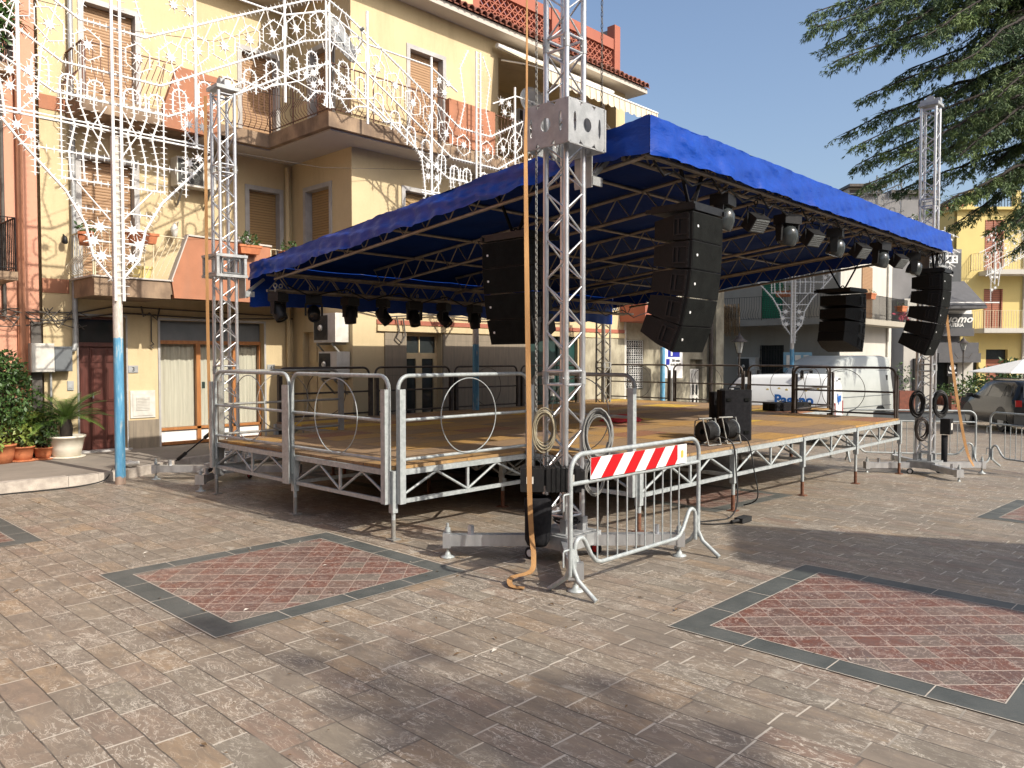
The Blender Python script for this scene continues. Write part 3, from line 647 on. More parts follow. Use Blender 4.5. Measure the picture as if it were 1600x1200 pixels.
mb = MB(); mb.box(17.36, 17.5, yp+.18, 15.4, 9.0, 10.7); mb.build('parapet_end_wall', M['grey_wall'], bld)
# pipes and wiring on the wall
def pipe(name, pts, r, mt, parent): mb = MB(); mb.path(pts, r, 8); return mb.build(name, M[mt], parent)
pipe('downpipe', [(4.52,YA-.07,8.9),(4.52,YA-.07,3.2),(4.51,YA-.07,2.05),(4.49,YA-.07,1.95),(4.42,YA-.07,1.92)], .045, 'alu_dull', bld)
pipe('downpipe', [(8.6,YA-.07,5.75),(8.6,YA-.07,.2)], .05, 'yellow', bld)
mb = MB()
mb.path([(3.6,YA-.05,2.55),(4.6,YA-.03,2.58),(5.2,YA-.03,2.72),(6.3,YA-.03,2.7),(8.6,YA-.05,2.66)], .012, 5)
mb.path([(2.6,YA-.06,2.55),(4.2,YA-.07,2.42),(5.3,YA-.03,2.6),(7,YA-.03,2.56),(8.7,YA-.06,2.62)], .014, 5)
mb.path([(5.63,YA-.03,2.74),(5.66,YA-.05,2.55),(5.76,YA-.06,2.62),(5.9,YA-.06,2.5),(5.96,YA-.03,2.72)], .016, 5)
mb.path([(5.8,YA-.04,2.6),(5.8,YA-.04,2.1),(5.84,YA-.05,2.05),(5.77,YA-.05,2.02),(5.83,YA-.05,1.98)], .012, 5)
mb.path([(8.7,12.58,2.75),(9.6,12.56,2.62),(10.6,12.56,2.70),(12,12.56,2.66),(15,12.56,2.7)], .014, 5)
mb.path([(9.75,12.56,2.62),(9.8,12.54,2.35),(9.72,12.54,2.2),(9.85,12.54,2.1),(9.95,12.54,2.25),(9.9,12.54,2.6)], .016, 5)
for k in range(14): x = 3.2+rnd.random()*1.2; mb.path([(x,YA-.06,2.3+rnd.random()*.35),(x+.2,YA-.1,2.3+rnd.random()*.4),(x+.4,YA-.06,2.25+rnd.random()*.4)], .009, 4)
mb.build('wiring', M['wire'], bld)
mb = MB(); mb.path([(4.36,YA-.02,3.85),(4.36,YA-.06,3.9),(4.36,YA-.12,3.86)], .01, 5); mb.lathe([(.02,0),(.04,-.03),(.05,-.1),(.03,-.13)], (4.36,YA-.13,3.86), 10); mb.build('wall_lamp', M['black'], bld)
mb = MB(); mb.path([(6.3,YA-.02,4.2),(6.3,YA-.1,4.35),(6.2,YA-.16,4.3)], .012, 5); mb.lathe([(.015,0),(.03,-.02),(.075,-.1),(.05,-.24),(.015,-.28)], (6.2,YA-.16,4.3), 8); mb.build('wall_lantern', M['offwhite'], bld)
# retracted end / striped awning of the loggia
aw = thing('awning', 'cream striped awning with scalloped edge under the tiled eaves of the yellow building', 'awning', (14.5, 12.4, 8.6))
mb = MB(); n = 64; x0, x1 = 12.6, 16.75; vs = []
for i in range(n+1):
    x = x0+(x1-x0)*i/n; sg = .01*math.sin(i*1.3)
    vs += [(x,12.45,8.74), (x,11.7,8.31-.03+sg), (x,11.02,7.92), (x,11.0,7.9-.24-.05*abs(math.sin(math.pi*i/4)))]
mb.raw(vs, [(4*i+k, 4*i+4+k, 4*i+5+k, 4*i+1+k) for i in range(n) for k in range(3)])
mb.raw([(x,y,z-.004) for x,y,z in vs], [(4*i+k, 4*i+1+k, 4*i+5+k, 4*i+4+k) for i in range(n) for k in range(3)]); mb.build('canvas', M['awning'], aw)
mb = MB(); mb.tube((12.5,12.45,8.76), (16.8,12.45,8.76), .06); mb.tube((12.6,11.02,7.9), (16.75,11.02,7.9), .025)
for x in (12.7, 16.6): mb.path([(x,12.5,8.5),(x,11.7,8.2),(x,11.05,7.9)], .02, 6)
mb.build('frame', M['white'], aw)
# loggia things: cane-coloured curtain, dish, AC
def ac_unit(label, face, x0, y0, z0, W, D_, Hh, group=None):
    """face '-x' or '-y': side with the fan"""
    t = thing('air_conditioner', label, 'air conditioner', (x0, y0, z0), 0, group); mb = MB(); mb.m = 0
    if face == '-x':
        mb.box(x0, x0+D_, y0, y0+W, z0, z0+Hh); P = lambda a, b, d: (x0-d, y0+W-a, z0+b)
    else:
        mb.box(x0, x0+W, y0, y0+D_, z0, z0+Hh); P = lambda a, b, d: (x0+a, y0-d, z0+b)
    mb.build('casing', M['offwhite'], t)
    ex = Vector(P(1,0,0))-Vector(P(0,0,0)); ez = Vector((0,0,1)); n = Vector(P(0,0,1))-Vector(P(0,0,0)); o = Vector(P(0,0,.002))
    mb = MB(); mb.prism([(.03*W,.08*Hh),(.66*W,.08*Hh),(.66*W,.93*Hh),(.03*W,.93*Hh)], o, ex, ez, n, .006)
    for k in range(1, 7): mb.ring(o+ex*(.35*W)+ez*(.5*Hh)+n*.012, ex, ez, .055*k*Hh*1.15, .004, 4, 24)
    mb.build('fan_grille', mat_ac, t)
    mb = MB(); mb.ring(o+ex*(.35*W)+ez*(.5*Hh)+n*.014, ex, ez, .03, .035, 6, 12); mb.build('fan_hub', M['offwhite'], t)
    for q in (.15, .85):
        mb = MB(); a = Vector(P(q*W, -.03, -D_)); b_ = Vector(P(q*W, -.03, 0)); mb.bar(a, b_, .04, .04); mb.bar(a+Vector((0,0,-.3)), b_, .03, .03); mb.build('bracket', M['galv_old'], t)
    return t
mat_ac = mat('dark_fan_grille', (.05,.05,.045), .6)
ac_unit('upper of two white air conditioner units on the shaded wall beside the pale side door', '-x', 8.42, 12.74, 2.1, .75, .30, .56, 'air conditioner units stacked by the corner')
ac_unit('lower of two white air conditioner units, just above the stage railings', '-x', 8.42, 12.70, 1.42, .62, .30, .50, 'air conditioner units stacked by the corner')
ac_unit('air conditioner unit in the shaded loggia behind the white satellite dish', '-y', 13.7, 12.9, 7.2, .7, .28, .55)
ac_unit('air conditioner unit mounted under the balcony of the yellow building beside the left truss tower', '-y', 6.2, 14.5, 5.0, .75, .28, .52)
def dish(label, c, r, n, up=(0,0,1), mt='offwhite'):
    t = thing('satellite_dish', label, 'satellite dish', c); c = Vector(c); n = Vector(n).normalized(); x = n.cross(Vector(up)).normalized(); y = x.cross(n)
    Mx = Matrix((x, y, n)).transposed(); mb = MB()
    mb.lathe([(.001,-r*.18),(r*.4,-r*.15),(r*.75,-r*.07),(r,0),(r,.012),(r*.72,-r*.05),(r*.3,-r*.12)], c, 28, Mx, cap=False); mb.build('reflector', M[mt], t)
    mb = MB(); mb.path([c-y*r*.9, c-y*r*.5+n*r*.8, c+n*r*.95], .012, 5); mb.tube(c+n*r*.9, c+n*r*1.08, .03); mb.build('feed_arm', M['galv_old'], t)
    mb = MB(); mb.tube(c-n*r*.16, c-n*(r*.16+.15), .03); mb.tube(c-n*(r*.16+.15)+Vector((0,0,.1)), c-n*(r*.16+.15)-Vector((0,0,r+.3)), .022); mb.build('mast', M['galv_old'], t)
dish('white satellite dish on the loggia balcony beside the near truss tower', (12.95,11.75,7.45), .36, (-.25,-1,.25))
dish('large grey satellite dish on the balcony corner behind the festive lights', (8.1,11.95,7.45), .42, (.5,-1,.45), mt='alu_dull')
mb = MB(); n = 40; vs = []
for i in range(n+1):
    x = 14.6+1.3*i/n; y = 12.1+.05*math.sin(i*1.7); vs += [(x,y,7.0),(x,y,7.95)]
mb.raw(vs, [(2*i,2*i+2,2*i+3,2*i+1) for i in range(n)], True); mb.raw([(x,y+.006,z) for x,y,z in vs], [(2*i,2*i+1,2*i+3,2*i+2) for i in range(n)], True)
tag(mb.build('curtain', M['awning']), 'pale pleated curtain hanging behind the balcony under the striped awning', 'curtain')
# salmon building on the far left
pk = thing('pink_building', 'salmon pink plastered building with dark railed balconies at the far left', 'building', (0, 15, 0))
mb = MB(); mb.box(-14, 3.99, YA+.0, 22, 0, 9.2); mb.build('wall', M['pink'], pk)
mb = MB(); mb.tube((3.72,YA-.06,9), (3.72,YA-.06,.16), .05); mb.build('downpipe', M['orange'], pk)
mb = MB(); mb.tube((3.48,YA-.05,9), (3.48,YA-.05,2.5), .03); mb.build('downpipe', M['wire'], pk)
for z, nm in ((2.98, 0), (6.1, 1)):
    mb = MB(); mb.box(-1.5, 3.42, 13.72, YA, z, z+.13); mb.prism([(YA,z-.18),(YA,z),(13.9,z)], (3.3,0,0), (0,1,0), (0,0,1), (-1,0,0), .2)
    b2 = mb.build('balcony', M['slab'], pk); mb = MB(); mb.m = 0
    railing(mb, (-1.45,13.75,z+.13), (3.4,13.75,z+.13), (0,-1,0), .82, .1, .009, 'str'); railing(mb, (3.4,13.78,z+.13), (3.4,YA-.03,z+.13), (1,0,0), .82, .1, .009, 'str'); mb.build('railing', M['black'], b2)
mb = MB(); mb.box(3.66, 3.82, YA-.06, YA-.0, .14, 2.5); mb.build('post', M['orange'], pk)
mb = MB(); mb.box(3.85, 4.0, YA-.05, YA, .14, 2.4); mb.build('cable_duct', M['wire'], pk)
# electricity cabinets
t = thing('meter_cabinet', 'pair of wall meter cabinets, one white and one grey, left of the brown door', 'cabinet', (4.1, YA-.2, 1.55))
mb = MB(); mb.box(3.80, 4.14, YA-.22, YA, 1.56, 2.04); mb.box(3.81, 4.13, YA-.235, YA-.222, 1.57, 2.03); mb.tube((3.86,YA-.24,1.8), (3.86,YA-.235,1.8), .01); mb.build('white_box', M['offwhite'], t)
mb = MB(); mb.box(4.145, 4.42, YA-.2, YA, 1.57, 1.99); mb.box(4.155, 4.41, YA-.212, YA-.202, 1.58, 1.98); mb.build('grey_box', M['barplate'], t)
mb = MB(); mb.tube((4.12,YA-.08,1.56), (4.12,YA-.08,.15), .02); mb.build('conduit', M['alu_dull'], t)
# ------------------------------------------------------------ stucco building behind the stage (right of the yellow one)
st = thing('old_house', 'old house with peeling grey stucco, grilled window and narrow door, seen through the stage', 'building', (19, 15, 0))
YS = 12.75; HS = [(17.9,18.72,.9,2.3), (21.25,22.0,-.40,1.75)]
mb = MB(); wall(mb, 'y', YS, 17.62, 23.1, -.6, 6.4, HS, .25); mb.box(17.62, 23.1, YS+.24, 20, -.6, 6.45); mb.build('wall', M['stucco'], st)
mb = MB(); mb.box(17.92, 18.70, YS+.16, YS+.2, .92, 2.28); wn = mb.build('window', M['glass'], st)
mb = MB()
for k in range(8): mb.tube((17.93+.11*k,YS+.02,.92), (17.93+.11*k,YS+.02,2.28), .009, n=4)
for k in range(8): mb.tube((17.92,YS+.02,.95+.19*k), (18.7,YS+.02,.95+.19*k), .008, n=4)
for i in range(7):
    for j in range(7): mb.ring((17.985+.11*i,YS+.01,1.045+.19*j), (1,0,0), (0,0,1), .04, .006, 4, 8)
mb.build('grille', M['white'], wn)
mb = MB(); mb.box(21.27, 21.98, YS+.12, YS+.17, -.3, 1.45)
for k in range(3):
    mb.box(21.33+.22*k, 21.47+.22*k, YS+.1, YS+.12, 1.0, 1.4)
dr = mb.build('door', M['offwhite'], st)
mb = MB()
for k in range(3):
    for j in range(3): mb.box(21.36+.22*k, 21.43+.22*k, YS+.09, YS+.099, -.2+.42*j, .12+.42*j)
mb.build('door_glass', M['glass'], dr)
mb = MB(); mb.box(17.4, 20.4, YS-.95, YS, 2.78, 3.25); rb = mb.build('balcony', M['terr'], st)
mb = MB(); railing(mb, (17.45,YS-.9,3.25), (20.35,YS-.9,3.25), (0,-1,0), .8, .1, .009, 'str'); mb.build('railing', M['white'], rb)
mb = MB(); mb.tube((22.35,YS-.1,6.3), (22.35,YS-.1,-.3), .07); mb.path([(22.35,YS-.1,2.55),(22.25,YS-.08,2.6),(21.2,YS-.06,2.62)], .03, 6); mb.build('downpipe', M['rail_dark'], st)
mb = MB(); mb.tube((17.66,YS-.08,3.4), (17.66,YS-.08,-.3), .07); mb.tube((17.3,YS-.08,2.2), (17.3,YS-.08,-.3), .05); mb.build('downpipe', M['offwhite'], st)
mb = MB(); mb.box(22.62, 23.12, YS-.12, YS+.02, -.6, 6.4); mb.build('pilaster', M['stucco'], st)
# ------------------------------------------------------------ grey-beige palazzo with green shutter (faces -x and -y)
gb = thing('corner_house', 'beige corner house with a green louvred shutter and long iron balcony behind the parked vans', 'building', (31, 15, 0))
XG = 28.4; HG = [(13.02,13.97,3.3,5.1), (13.02,13.97,-.7,2.28), (16.6,17.5,3.3,5.1)]
mb = MB(); wall(mb, 'x', XG, 11.0, 19.5, -1.2, 7.4, HG, .25); mb.box(XG+.24, 34.0, 11.02, 19.5, -1.2, 7.45); mb.build('wall', M['beige_wall'], gb)
mb = MB(); HG2 = [(30.6,31.7,3.3,5.3)]; wall(mb, 'y', 11.0, XG, 34.0, -1.2, 7.4, HG2, .02); mb.box(30.6,31.7,11.02,11.05,3.3,5.3); mb.box(28.4,28.75,10.93,11.0,-1.2,7.4); mb.build('wall', M['white_wall'], gb)
window(gb, 'x', XG, HG[0], 'greensh', .04, 'beige_wall'); window(gb, 'x', XG, HG[2], 'greensh', .04, 'beige_wall')
mb = MB(); mb.box(30.62, 31.68, 10.97, 11.0, 3.32, 5.28); mb.build('shutter', M['shutter'], gb)
mb = MB(); mb.box(XG+.15, XG+.2, 13.02, 13.97, -.7, 2.28); gw = mb.build('window', M['glass'], gb)
mb = MB()
for k in range(9): mb.tube((XG-.02,13.05+.112*k,-.2), (XG-.02,13.05+.112*k,2.26), .012, n=4)
for k in range(6): mb.tube((XG-.02,13.0,.0+.42*k), (XG-.02,13.98,.0+.42*k), .01, n=4)
mb.build('grille', M['black'], gw)
mb = MB(); mb.box(XG-.9, XG, 11.1, 16.2, 3.0, 3.2); mb.box(XG-.05, 33.6, 10.2, 10.99, 3.0, 3.2); b3 = mb.build('balcony', M['beige_wall'], gb)
mb = MB(); railing(mb, (XG-.86,16.2,3.2), (XG-.86,10.3,3.2), (-1,0,0), .88, .1, .012); railing(mb, (XG-.8,10.25,3.2), (33.5,10.25,3.2), (0,-1,0), .88, .1, .012, 'str'); mb.build('railing', M['black'], b3)
mb = MB(); mb.tube((33.4,10.95,7), (33.4,10.95,-.3), .05); mb.build('downpipe', M['offwhite'], gb)

mb = MB(); mb.box(32.35, 32.65, 10.96, 11.0, 1.5, 1.75); p61 = mb.build('house_number', M['offwhite'], gb); text_part('61', .22, (32.5,10.955,1.54), (1,0,0), (0,0,1), (0,-1,0), 'blacktext', p61)
ac_unit('small air conditioner unit on the beige wall behind the iron street lantern', '-x', XG-.32, 14.0, 1.12, .75, .3, .7)
t = thing('cane_screen', 'ragged brown cane screens hung from the balcony end above the street lantern', 'screen', (27.5,15,3))
mb = MB()
for k in range(70):
    y = 14.35+.9*rnd.random(); z1 = 3.75+rnd.uniform(-.08,.12); mb.tube((27.48+rnd.uniform(-.03,.03),y,z1), (27.5+rnd.uniform(-.03,.03),y+rnd.uniform(-.04,.04),2.75+rnd.uniform(-.15,.25)), .014, n=4)
mb.build('canes', mat('cane', (.34,.22,.10), .8, c2=(.16,.10,.05), scale=20), t)
def planter(label, c, w=.3, h=.16, l=.5, ex=(1,0,0), flower=None, mt='terracotta', group=None, leaf=.16, n=90, seed=1):
    rr = random.Random(seed); t = thing('flower_pot', label, 'flower pot', c, 0, group); c = Vector(c); ex = Vector(ex); ey = Vector((0,0,1)).cross(ex)
    mb = MB(); a = [c+ex*(sx*l/2*.85)+ey*(sy*w/2*.85) for sx, sy in ((-1,-1),(1,-1),(1,1),(-1,1))]; b_ = [c+ex*(sx*l/2)+ey*(sy*w/2)+Vector((0,0,h)) for sx, sy in ((-1,-1),(1,-1),(1,1),(-1,1))]
    mb.raw(a+b_, [(3,2,1,0),(4,5,6,7),(0,1,5,4),(1,2,6,5),(2,3,7,6),(3,0,4,7)])
    b2 = [p+Vector((0,0,.0)) for p in b_]; o = c+Vector((0,0,h)); mb.raw([o+(p-o)*1.08+Vector((0,0,-.03)) for p in b2]+[o+(p-o)*1.08+Vector((0,0,.012)) for p in b2], [(3,2,1,0),(4,5,6,7),(0,1,5,4),(1,2,6,5),(2,3,7,6),(3,0,4,7)])
    mb.build('trough', M[mt], t)
    if n:
        mb = MB(); leaves(mb, [(c+Vector((0,0,h+leaf*.6)), (l/2, w/2+.03, leaf))], n, .035, rr, ex); mb.build('plant', M['green_leaf'], t)
        if flower:
            mb = MB(); leaves(mb, [(c+ex*(-l*.2)+Vector((0,0,h+leaf*.5)), (l*.25, w/2, leaf*.5))], 30, .03, rr, ex); mb.build('flowers', M[flower], t)
    return t
def leaves(mb, blobs, n, s, rr, ex=(1,0,0), shape=2.2):
    ex = Vector(ex); ey = Vector((0,0,1)).cross(ex); ez = Vector((0,0,1))
    for c, rad in blobs:
        for _ in range(n):
            while True:
                p = Vector([rr.uniform(-1,1) for _ in range(3)])
                if p.length < 1 and p.length > .25: break
            q = Vector(c)+ex*(p.x*rad[0])+ey*(p.y*rad[1])+ez*(p.z*rad[2])
            d = Vector([rr.gauss(0,1) for _ in range(3)]).normalized(); d = (d+p*.8+Vector((0,0,-.15))).normalized()
            a = d.cross(Vector([rr.gauss(0,1) for _ in range(3)])).normalized(); k = s*rr.uniform(.7,1.4)
            mb.face([q, q+d*k*shape*.5+a*k*.5, q+d*k*shape, q+d*k*shape*.5-a*k*.5])
planter('brown flower trough with dark plant on the left end of the lower balcony rail', (4.36,13.66,3.62), .2, .16, .45, (.3,1,0), leaf=.12, n=70, seed=2)
planter('long empty terracotta trough hung on the lower balcony rail beside the light column', (5.22,13.6,3.72), .18, .16, .45, leaf=.05, n=0, seed=3)
planter('terracotta trough with white flowers right beside the left truss tower', (7.12,13.6,3.72), .2, .15, .42, flower='white', leaf=.16, n=120, seed=4)
planter('terracotta trough with green plant on the balcony rail just above the blue canopy edge', (8.0,13.6,3.66), .2, .17, .38, leaf=.14, n=110, seed=5)
t = planter('yellow round pot standing on the lower balcony floor', (5.28,13.95,3.15), .3, .2, .34, mt='yell2', leaf=.1, n=0)
planter('small terracotta box with yellowish plant on the iron balcony above the sign', (27.5,12.6,4.02), .3, .2, .6, (0,1,0), leaf=.15, n=60, seed=6)
planter('small orange flower box at the lit corner of the iron balcony', (29.2,10.2,3.9), .3, .2, .5, leaf=.1, n=30, seed=7)
planter('orange flower box further right along the lit iron balcony', (32.6,10.2,3.6), .3, .2, .6, leaf=.1, n=30, seed=8)
# ------------------------------------------------------------ frontal far buildings, local frame: x to the right of the view, y away
F2 = Vector((math.cos(YAW), math.sin(YAW), 0)); R2 = Vector((math.sin(YAW), -math.cos(YAW), 0))
def frontal(name, label, cat, D_, px=800, group=None):
    t = thing(name, label, cat, tuple(F2*D_+R2*((px-800)/1220*D_)), YAW-R(90), group); t['_local'] = 1
    k = D_/1220; return t, (lambda p: (p-px)*k), (lambda y: 1.8+(559-y)*k)
def lbx(mb, X, Z, x0, y0, x1, y1, d0, d1): mb.box(X(x0), X(x1), d0, d1, Z(y1), Z(y0))
g1, X, Z = frontal('grey_building', 'dark grey rendered building with white window bars high up and cloth shop awnings', 'building', 40, 1430)
mb = MB(); lbx(mb, X, Z, 1340, 305, 1455, 670, 0, 8); lbx(mb, X, Z, 1455, 392, 1492, 670, -.4, 8); mb.build('wall', M['grey_wall'], g1, True)
mb = MB(); lbx(mb, X, Z, 1390, 470, 1440, 670, -1.4, -.05); mb.build('wall', M['white_wall'], g1, True)
mb = MB(); lbx(mb, X, Z, 1338, 300, 1372, 306, -.2, 4); lbx(mb, X, Z, 1385, 300, 1456, 306, -.2, 8); mb.build('roof', M['wire'], g1, True)
mb = MB(); lbx(mb, X, Z, 1450, 398, 1490, 455, -.5, -.42); s1 = mb.build('sign_board', M['sgrey'], g1, True)
mb = MB()
for (a, b_, c, d) in ((1461,402,1484,404), (1461,412,1484,414), (1461,404,1463,412), (1467,404,1470,412), (1475,404,1478,412), (1482,404,1484,412), (1478,407,1482,409)): lbx(mb, X, Z, a, b_, c, d, -.54, -.5)
mb.build('lettering', M['white'], s1, True)
mb = MB()
mb.prism([(0,0),(-1.9,-1.35),(-1.95,-1.35),(-1.95,-1.5),(0,-1.5)], (X(1440),-.45,Z(441)), (0,1,0), (0,0,1), (1,0,0), X(1496)-X(1440)); mb.build('awning', M['awn_grey'], g1, True)
mb = MB(); lbx(mb, X, Z, 1436, 476, 1504, 492, -.7, -.4); lbx(mb, X, Z, 1440, 477.5, 1512, 479, -2.5, -2.4); mb.build('fascia', M['white'], g1, True)
mb = MB(); lbx(mb, X, Z, 1440, 492, 1504, 514, -.8, -.45); s2 = mb.build('shop_sign', M['sgrey'], g1, True)
text_part('duomo', 13*40/1220*1.25, (X(1503),-.82,Z(505)), (1,0,0), (0,0,1), (0,-1,0), 'white', s2, shear=.35, bold=.012, align='RIGHT', sx=1.1)
text_part('GELATERIA', 7*40/1220, (X(1490),-.82,Z(511.5)), (1,0,0), (0,0,1), (0,-1,0), 'white', s2, bold=.006, align='RIGHT')
mb = MB()
for k, (y0, y1, dd) in enumerate(((514, 526, .5), (536, 552, .9), (552, 566, 1.1))): mb.box(X(1440), X(1503), -.5-dd, -.42, Z(y1), Z(y0))
mb.build('awning', M['awn_grey'], g1, True)
mb = MB(); lbx(mb, X, Z, 1452, 566, 1474, 650, -.46, -.405); mb.build('doorway', M['glass'], g1, True)
mb = MB(); lbx(mb, X, Z, 1474, 560, 1504, 640, -.9, -.41); mb.build('wall', M['white_wall'], g1, True)
mb = MB(); lbx(mb, X, Z, 1430, 630, 1500, 636, -2.2, -.91); lbx(mb, X, Z, 1426, 636, 1505, 642, -2.8, -.91); mb.build('steps', M['kerb'], g1, True)
mb = MB(); lbx(mb, X, Z, 1404, 560, 1420, 625, -1.5, -1.41); mb.build('doorway', M['black'], g1, True)
bn, X, Z = frontal('hanging_banner', 'black hanging banner with white round emblem beside the grey awnings', 'banner', 38.6, 1488)
mb = MB(); lbx(mb, X, Z, 1480, 568, 1496, 588, 0, .04); mb.build('panel', M['black'], bn, True)
mb = MB(); mb.lathe([(.16,0),(.16,.01)], (0,-.012,Z(574)), 20, Matrix.Rotation(R(90),3,'X')); mb.build('emblem', M['white'], bn, True)
text_part('lounge', .16, (0,-.01,Z(583.5)), (1,0,0), (0,0,1), (0,-1,0), 'white', bn, bold=.004)
y1_, X, Z = frontal('yellow_house', 'lemon yellow house with red-brown louvred shutters and two stacked balconies at the right', 'building', 43, 1560)
hs = [(X(1535),X(1564),Z(427),Z(345)), (X(1535),X(1564),Z(517),Z(452)), (X(1512),X(1529),Z(607),Z(546)), (X(1540),X(1574),Z(600),Z(546))]
mb = MB(); wall(mb, 'y', 0, X(1491), X(1680), -1.5, Z(330), hs, .3); mb.box(X(1491), X(1680), .29, 9, -1.5, Z(330)); mb.box(X(1486), X(1680), -.25, 9, Z(330), Z(326)); mb.box(X(1505),X(1515),-.1,.3,Z(326),Z(300)); mb.box(X(1580),X(1588),-.1,.3,Z(326),Z(300)); mb.build('wall', M['yell2'], y1_, True)
for h in hs[:2]:
    mb = MB(); mb.box(h[0]+.03, h[1]-.03, .05, .1, h[2], h[3]-.03); mb.box((h[0]+h[1])/2-.03, (h[0]+h[1])/2+.03, .02, .05, h[2], h[3]-.03)
    for q in (h[0], h[1]-.07): mb.box(q, q+.07, -.02, .12, h[2], h[3])
    mb.build('shutter', M['redsh'], y1_, True)
mb = MB(); h = hs[2]; mb.box(h[0], h[1], .2, .25, h[2], h[3]); mb.build('door', M['glass'], y1_, True)
mb = MB(); h = hs[3]; mb.box(h[0], h[1], .2, .25, h[2], h[3]-.55); mb.box(h[0], h[1], .18, .26, h[3]-.62, h[3]-.55); mb.build('garage_door', M['redsh'], y1_, True)
mb = MB(); mb.box(h[0], h[1], .2, .25, h[3]-.548, h[3]); mb.build('fanlight', M['glass'], y1_, True)
for (zt, x0) in ((425, 1526), (514, 1518)):
    mb = MB(); mb.box(X(x0), X(1680), -1.1, 0, Z(zt+7), Z(zt)); b4 = mb.build('balcony', M['white_wall'], y1_, True); mb = MB()
    railing(mb, (X(x0)+.05,-1.05,Z(zt)), (X(1680),-1.05,Z(zt)), (0,-1,0), .95, .14, .016, 'str'); railing(mb, (X(x0)+.02,-1.05,Z(zt)), (X(x0-12),-.02,Z(zt)), (-1,0,0), .95, .14, .016, 'str'); mb.build('railing', M['rail_cream'], b4, True)
mb = MB(); railing(mb, (X(1515),.1,Z(326)), (X(1580),.1,Z(326)), (0,-1,0), .85, .16, .02, 'str'); railing(mb, (X(1588),.1,Z(326)), (X(1680),.1,Z(326)), (0,-1,0), .85, .16, .02, 'str'); mb.build('terrace_railing', M['black'], y1_, True)
mb = MB(); mb.box(X(1520), X(1560), 3, 7, Z(326), Z(303)); mb.build('roof_shed', M['terr'], y1_, True)
mb = MB(); mb.box(X(1595), X(1680), -.12, .0, -1.5, Z(326)); mb.build('pilaster', M['white_wall'], y1_, True)
# plain far blocks that close the square behind
bk, X, Z = frontal('low_block', 'pale distant house front glimpsed between the corner house and the grey building', 'building', 60, 1420)
mb = MB(); mb.box(X(1330), X(1500), 0, 6, -1.5, Z(455)); mb.build('wall', M['white_wall'], bk, True); mb = MB(); mb.box(X(1328), X(1502), -.4, 6, Z(455), Z(449)); mb.build('roof', M['tile'], bk, True)
sh_, X, Z = frontal('roof_hut', 'white and brown rooftop hut standing on the roofline left of the grey building', 'roof hut', 48, 1345)
mb = MB(); mb.box(X(1322), X(1372), 0, 3, Z(400), Z(296)); mb.build('wall', M['white_wall'], sh_, True); mb = MB(); mb.box(X(1318), X(1376), -.5, 3.2, Z(296), Z(292)); mb.box(X(1324), X(1370), -.03, 0, Z(305), Z(299)); mb.build('roof', M['rail_dark'], sh_, True)
# building behind the viewer that throws the broad shade across the paving on the right
sb = thing('gabled_house', 'plastered gabled house behind the viewer shading the paving on the right', 'building', (9, -8, 0))
mb = MB(); mb.prism([(7.28,-.3),(7.5,7.3),(9.1,7.95),(10.2,5.95),(11.3,4.0),(11.3,-.5)], (0,-6,0), (1,0,0), (0,0,1), (0,-1,0), 5); mb.build('wall', M['beige_wall'], sb)
mb = MB(); mb.box(8.2, 9.1, -5.99, -5.9, 1, 3); mb.build('shutter', M['shutter'], sb)
# ------------------------------------------------------------ stage
ZD = .72
stage = thing('stage', 'raised stage of weathered brown and yellow plywood panels on galvanised steel trestle frames', 'stage', (10.7, 8.3, 0))
XS = [4.72, 6.72, 8.72, 10.72, 12.72, 14.8, 16.8]
mods = []
for i in range(6):
    x0, x1 = XS[i], XS[i+1]
    ys = [6.15, 7.98, 9.95] if i == 0 else ([4.62, 6.6, 8.5, 10.25, 11.95] if i < 5 else [6.62, 8.6, 10.6, 12.6])
    for y0, y1 in zip(ys, ys[1:]): mods.append((x0, x1, y0, y1))
edges = set(); legs = set()
for x0, x1, y0, y1 in mods:
    mb = MB(); g_ = .006; zt = ZD+rnd.uniform(-.002, .002)
    mb.box(x0+g_, x1-g_, y0+g_, y1-g_, ZD-.03, zt); mb.build('deck_panel', M['deck'], stage)
    edges |= {((x0,y0),(x1,y0)), ((x0,y1),(x1,y1)), ((x0,y0),(x0,y1)), ((x1,y0),(x1,y1))}
    legs |= {(x0,y0),(x1,y0),(x0,y1),(x1,y1)}
def trestle(a, b_, mt, rust):
    """side frame: top rail, bottom rail, W bracing and a slotted middle post"""
    mb = MB(); A = Vector((*a, 0)); B = Vector((*b_, 0)); d = (B-A).normalized(); A += d*.05; B -= d*.05; Z = Vector((0,0,1)); zt = ZD-.06; zb = .37; L = (B-A).length
    mb.bar(A+Z*zt, B+Z*zt, .05, .055); mb.bar(A+Z*zb, B+Z*zb, .035, .04)
    mid = (A+B)/2; q1 = A+d*(L*.27); q3 = A+d*(L*.73)
    for p, q in ((A+Z*(zb+.03), q1+Z*(zt-.03)), (q1+Z*(zt-.03), mid+Z*(zb+.02)), (mid+Z*(zb+.02), q3+Z*(zt-.03)), (q3+Z*(zt-.03), B+Z*(zb+.03))): mb.tube(p, q, .014, n=6)
    mb.bar(mid+Z*zb, mid+Z*(zt-.02), .022, .03, d)
    return mb.build('side_frame', M[mt], stage)
for k, (a, b_) in enumerate(sorted(edges)):
    trestle(a, b_, 'galv' if (a[0]+a[1]*3) % 2 < 1.2 else 'galv_old', False)
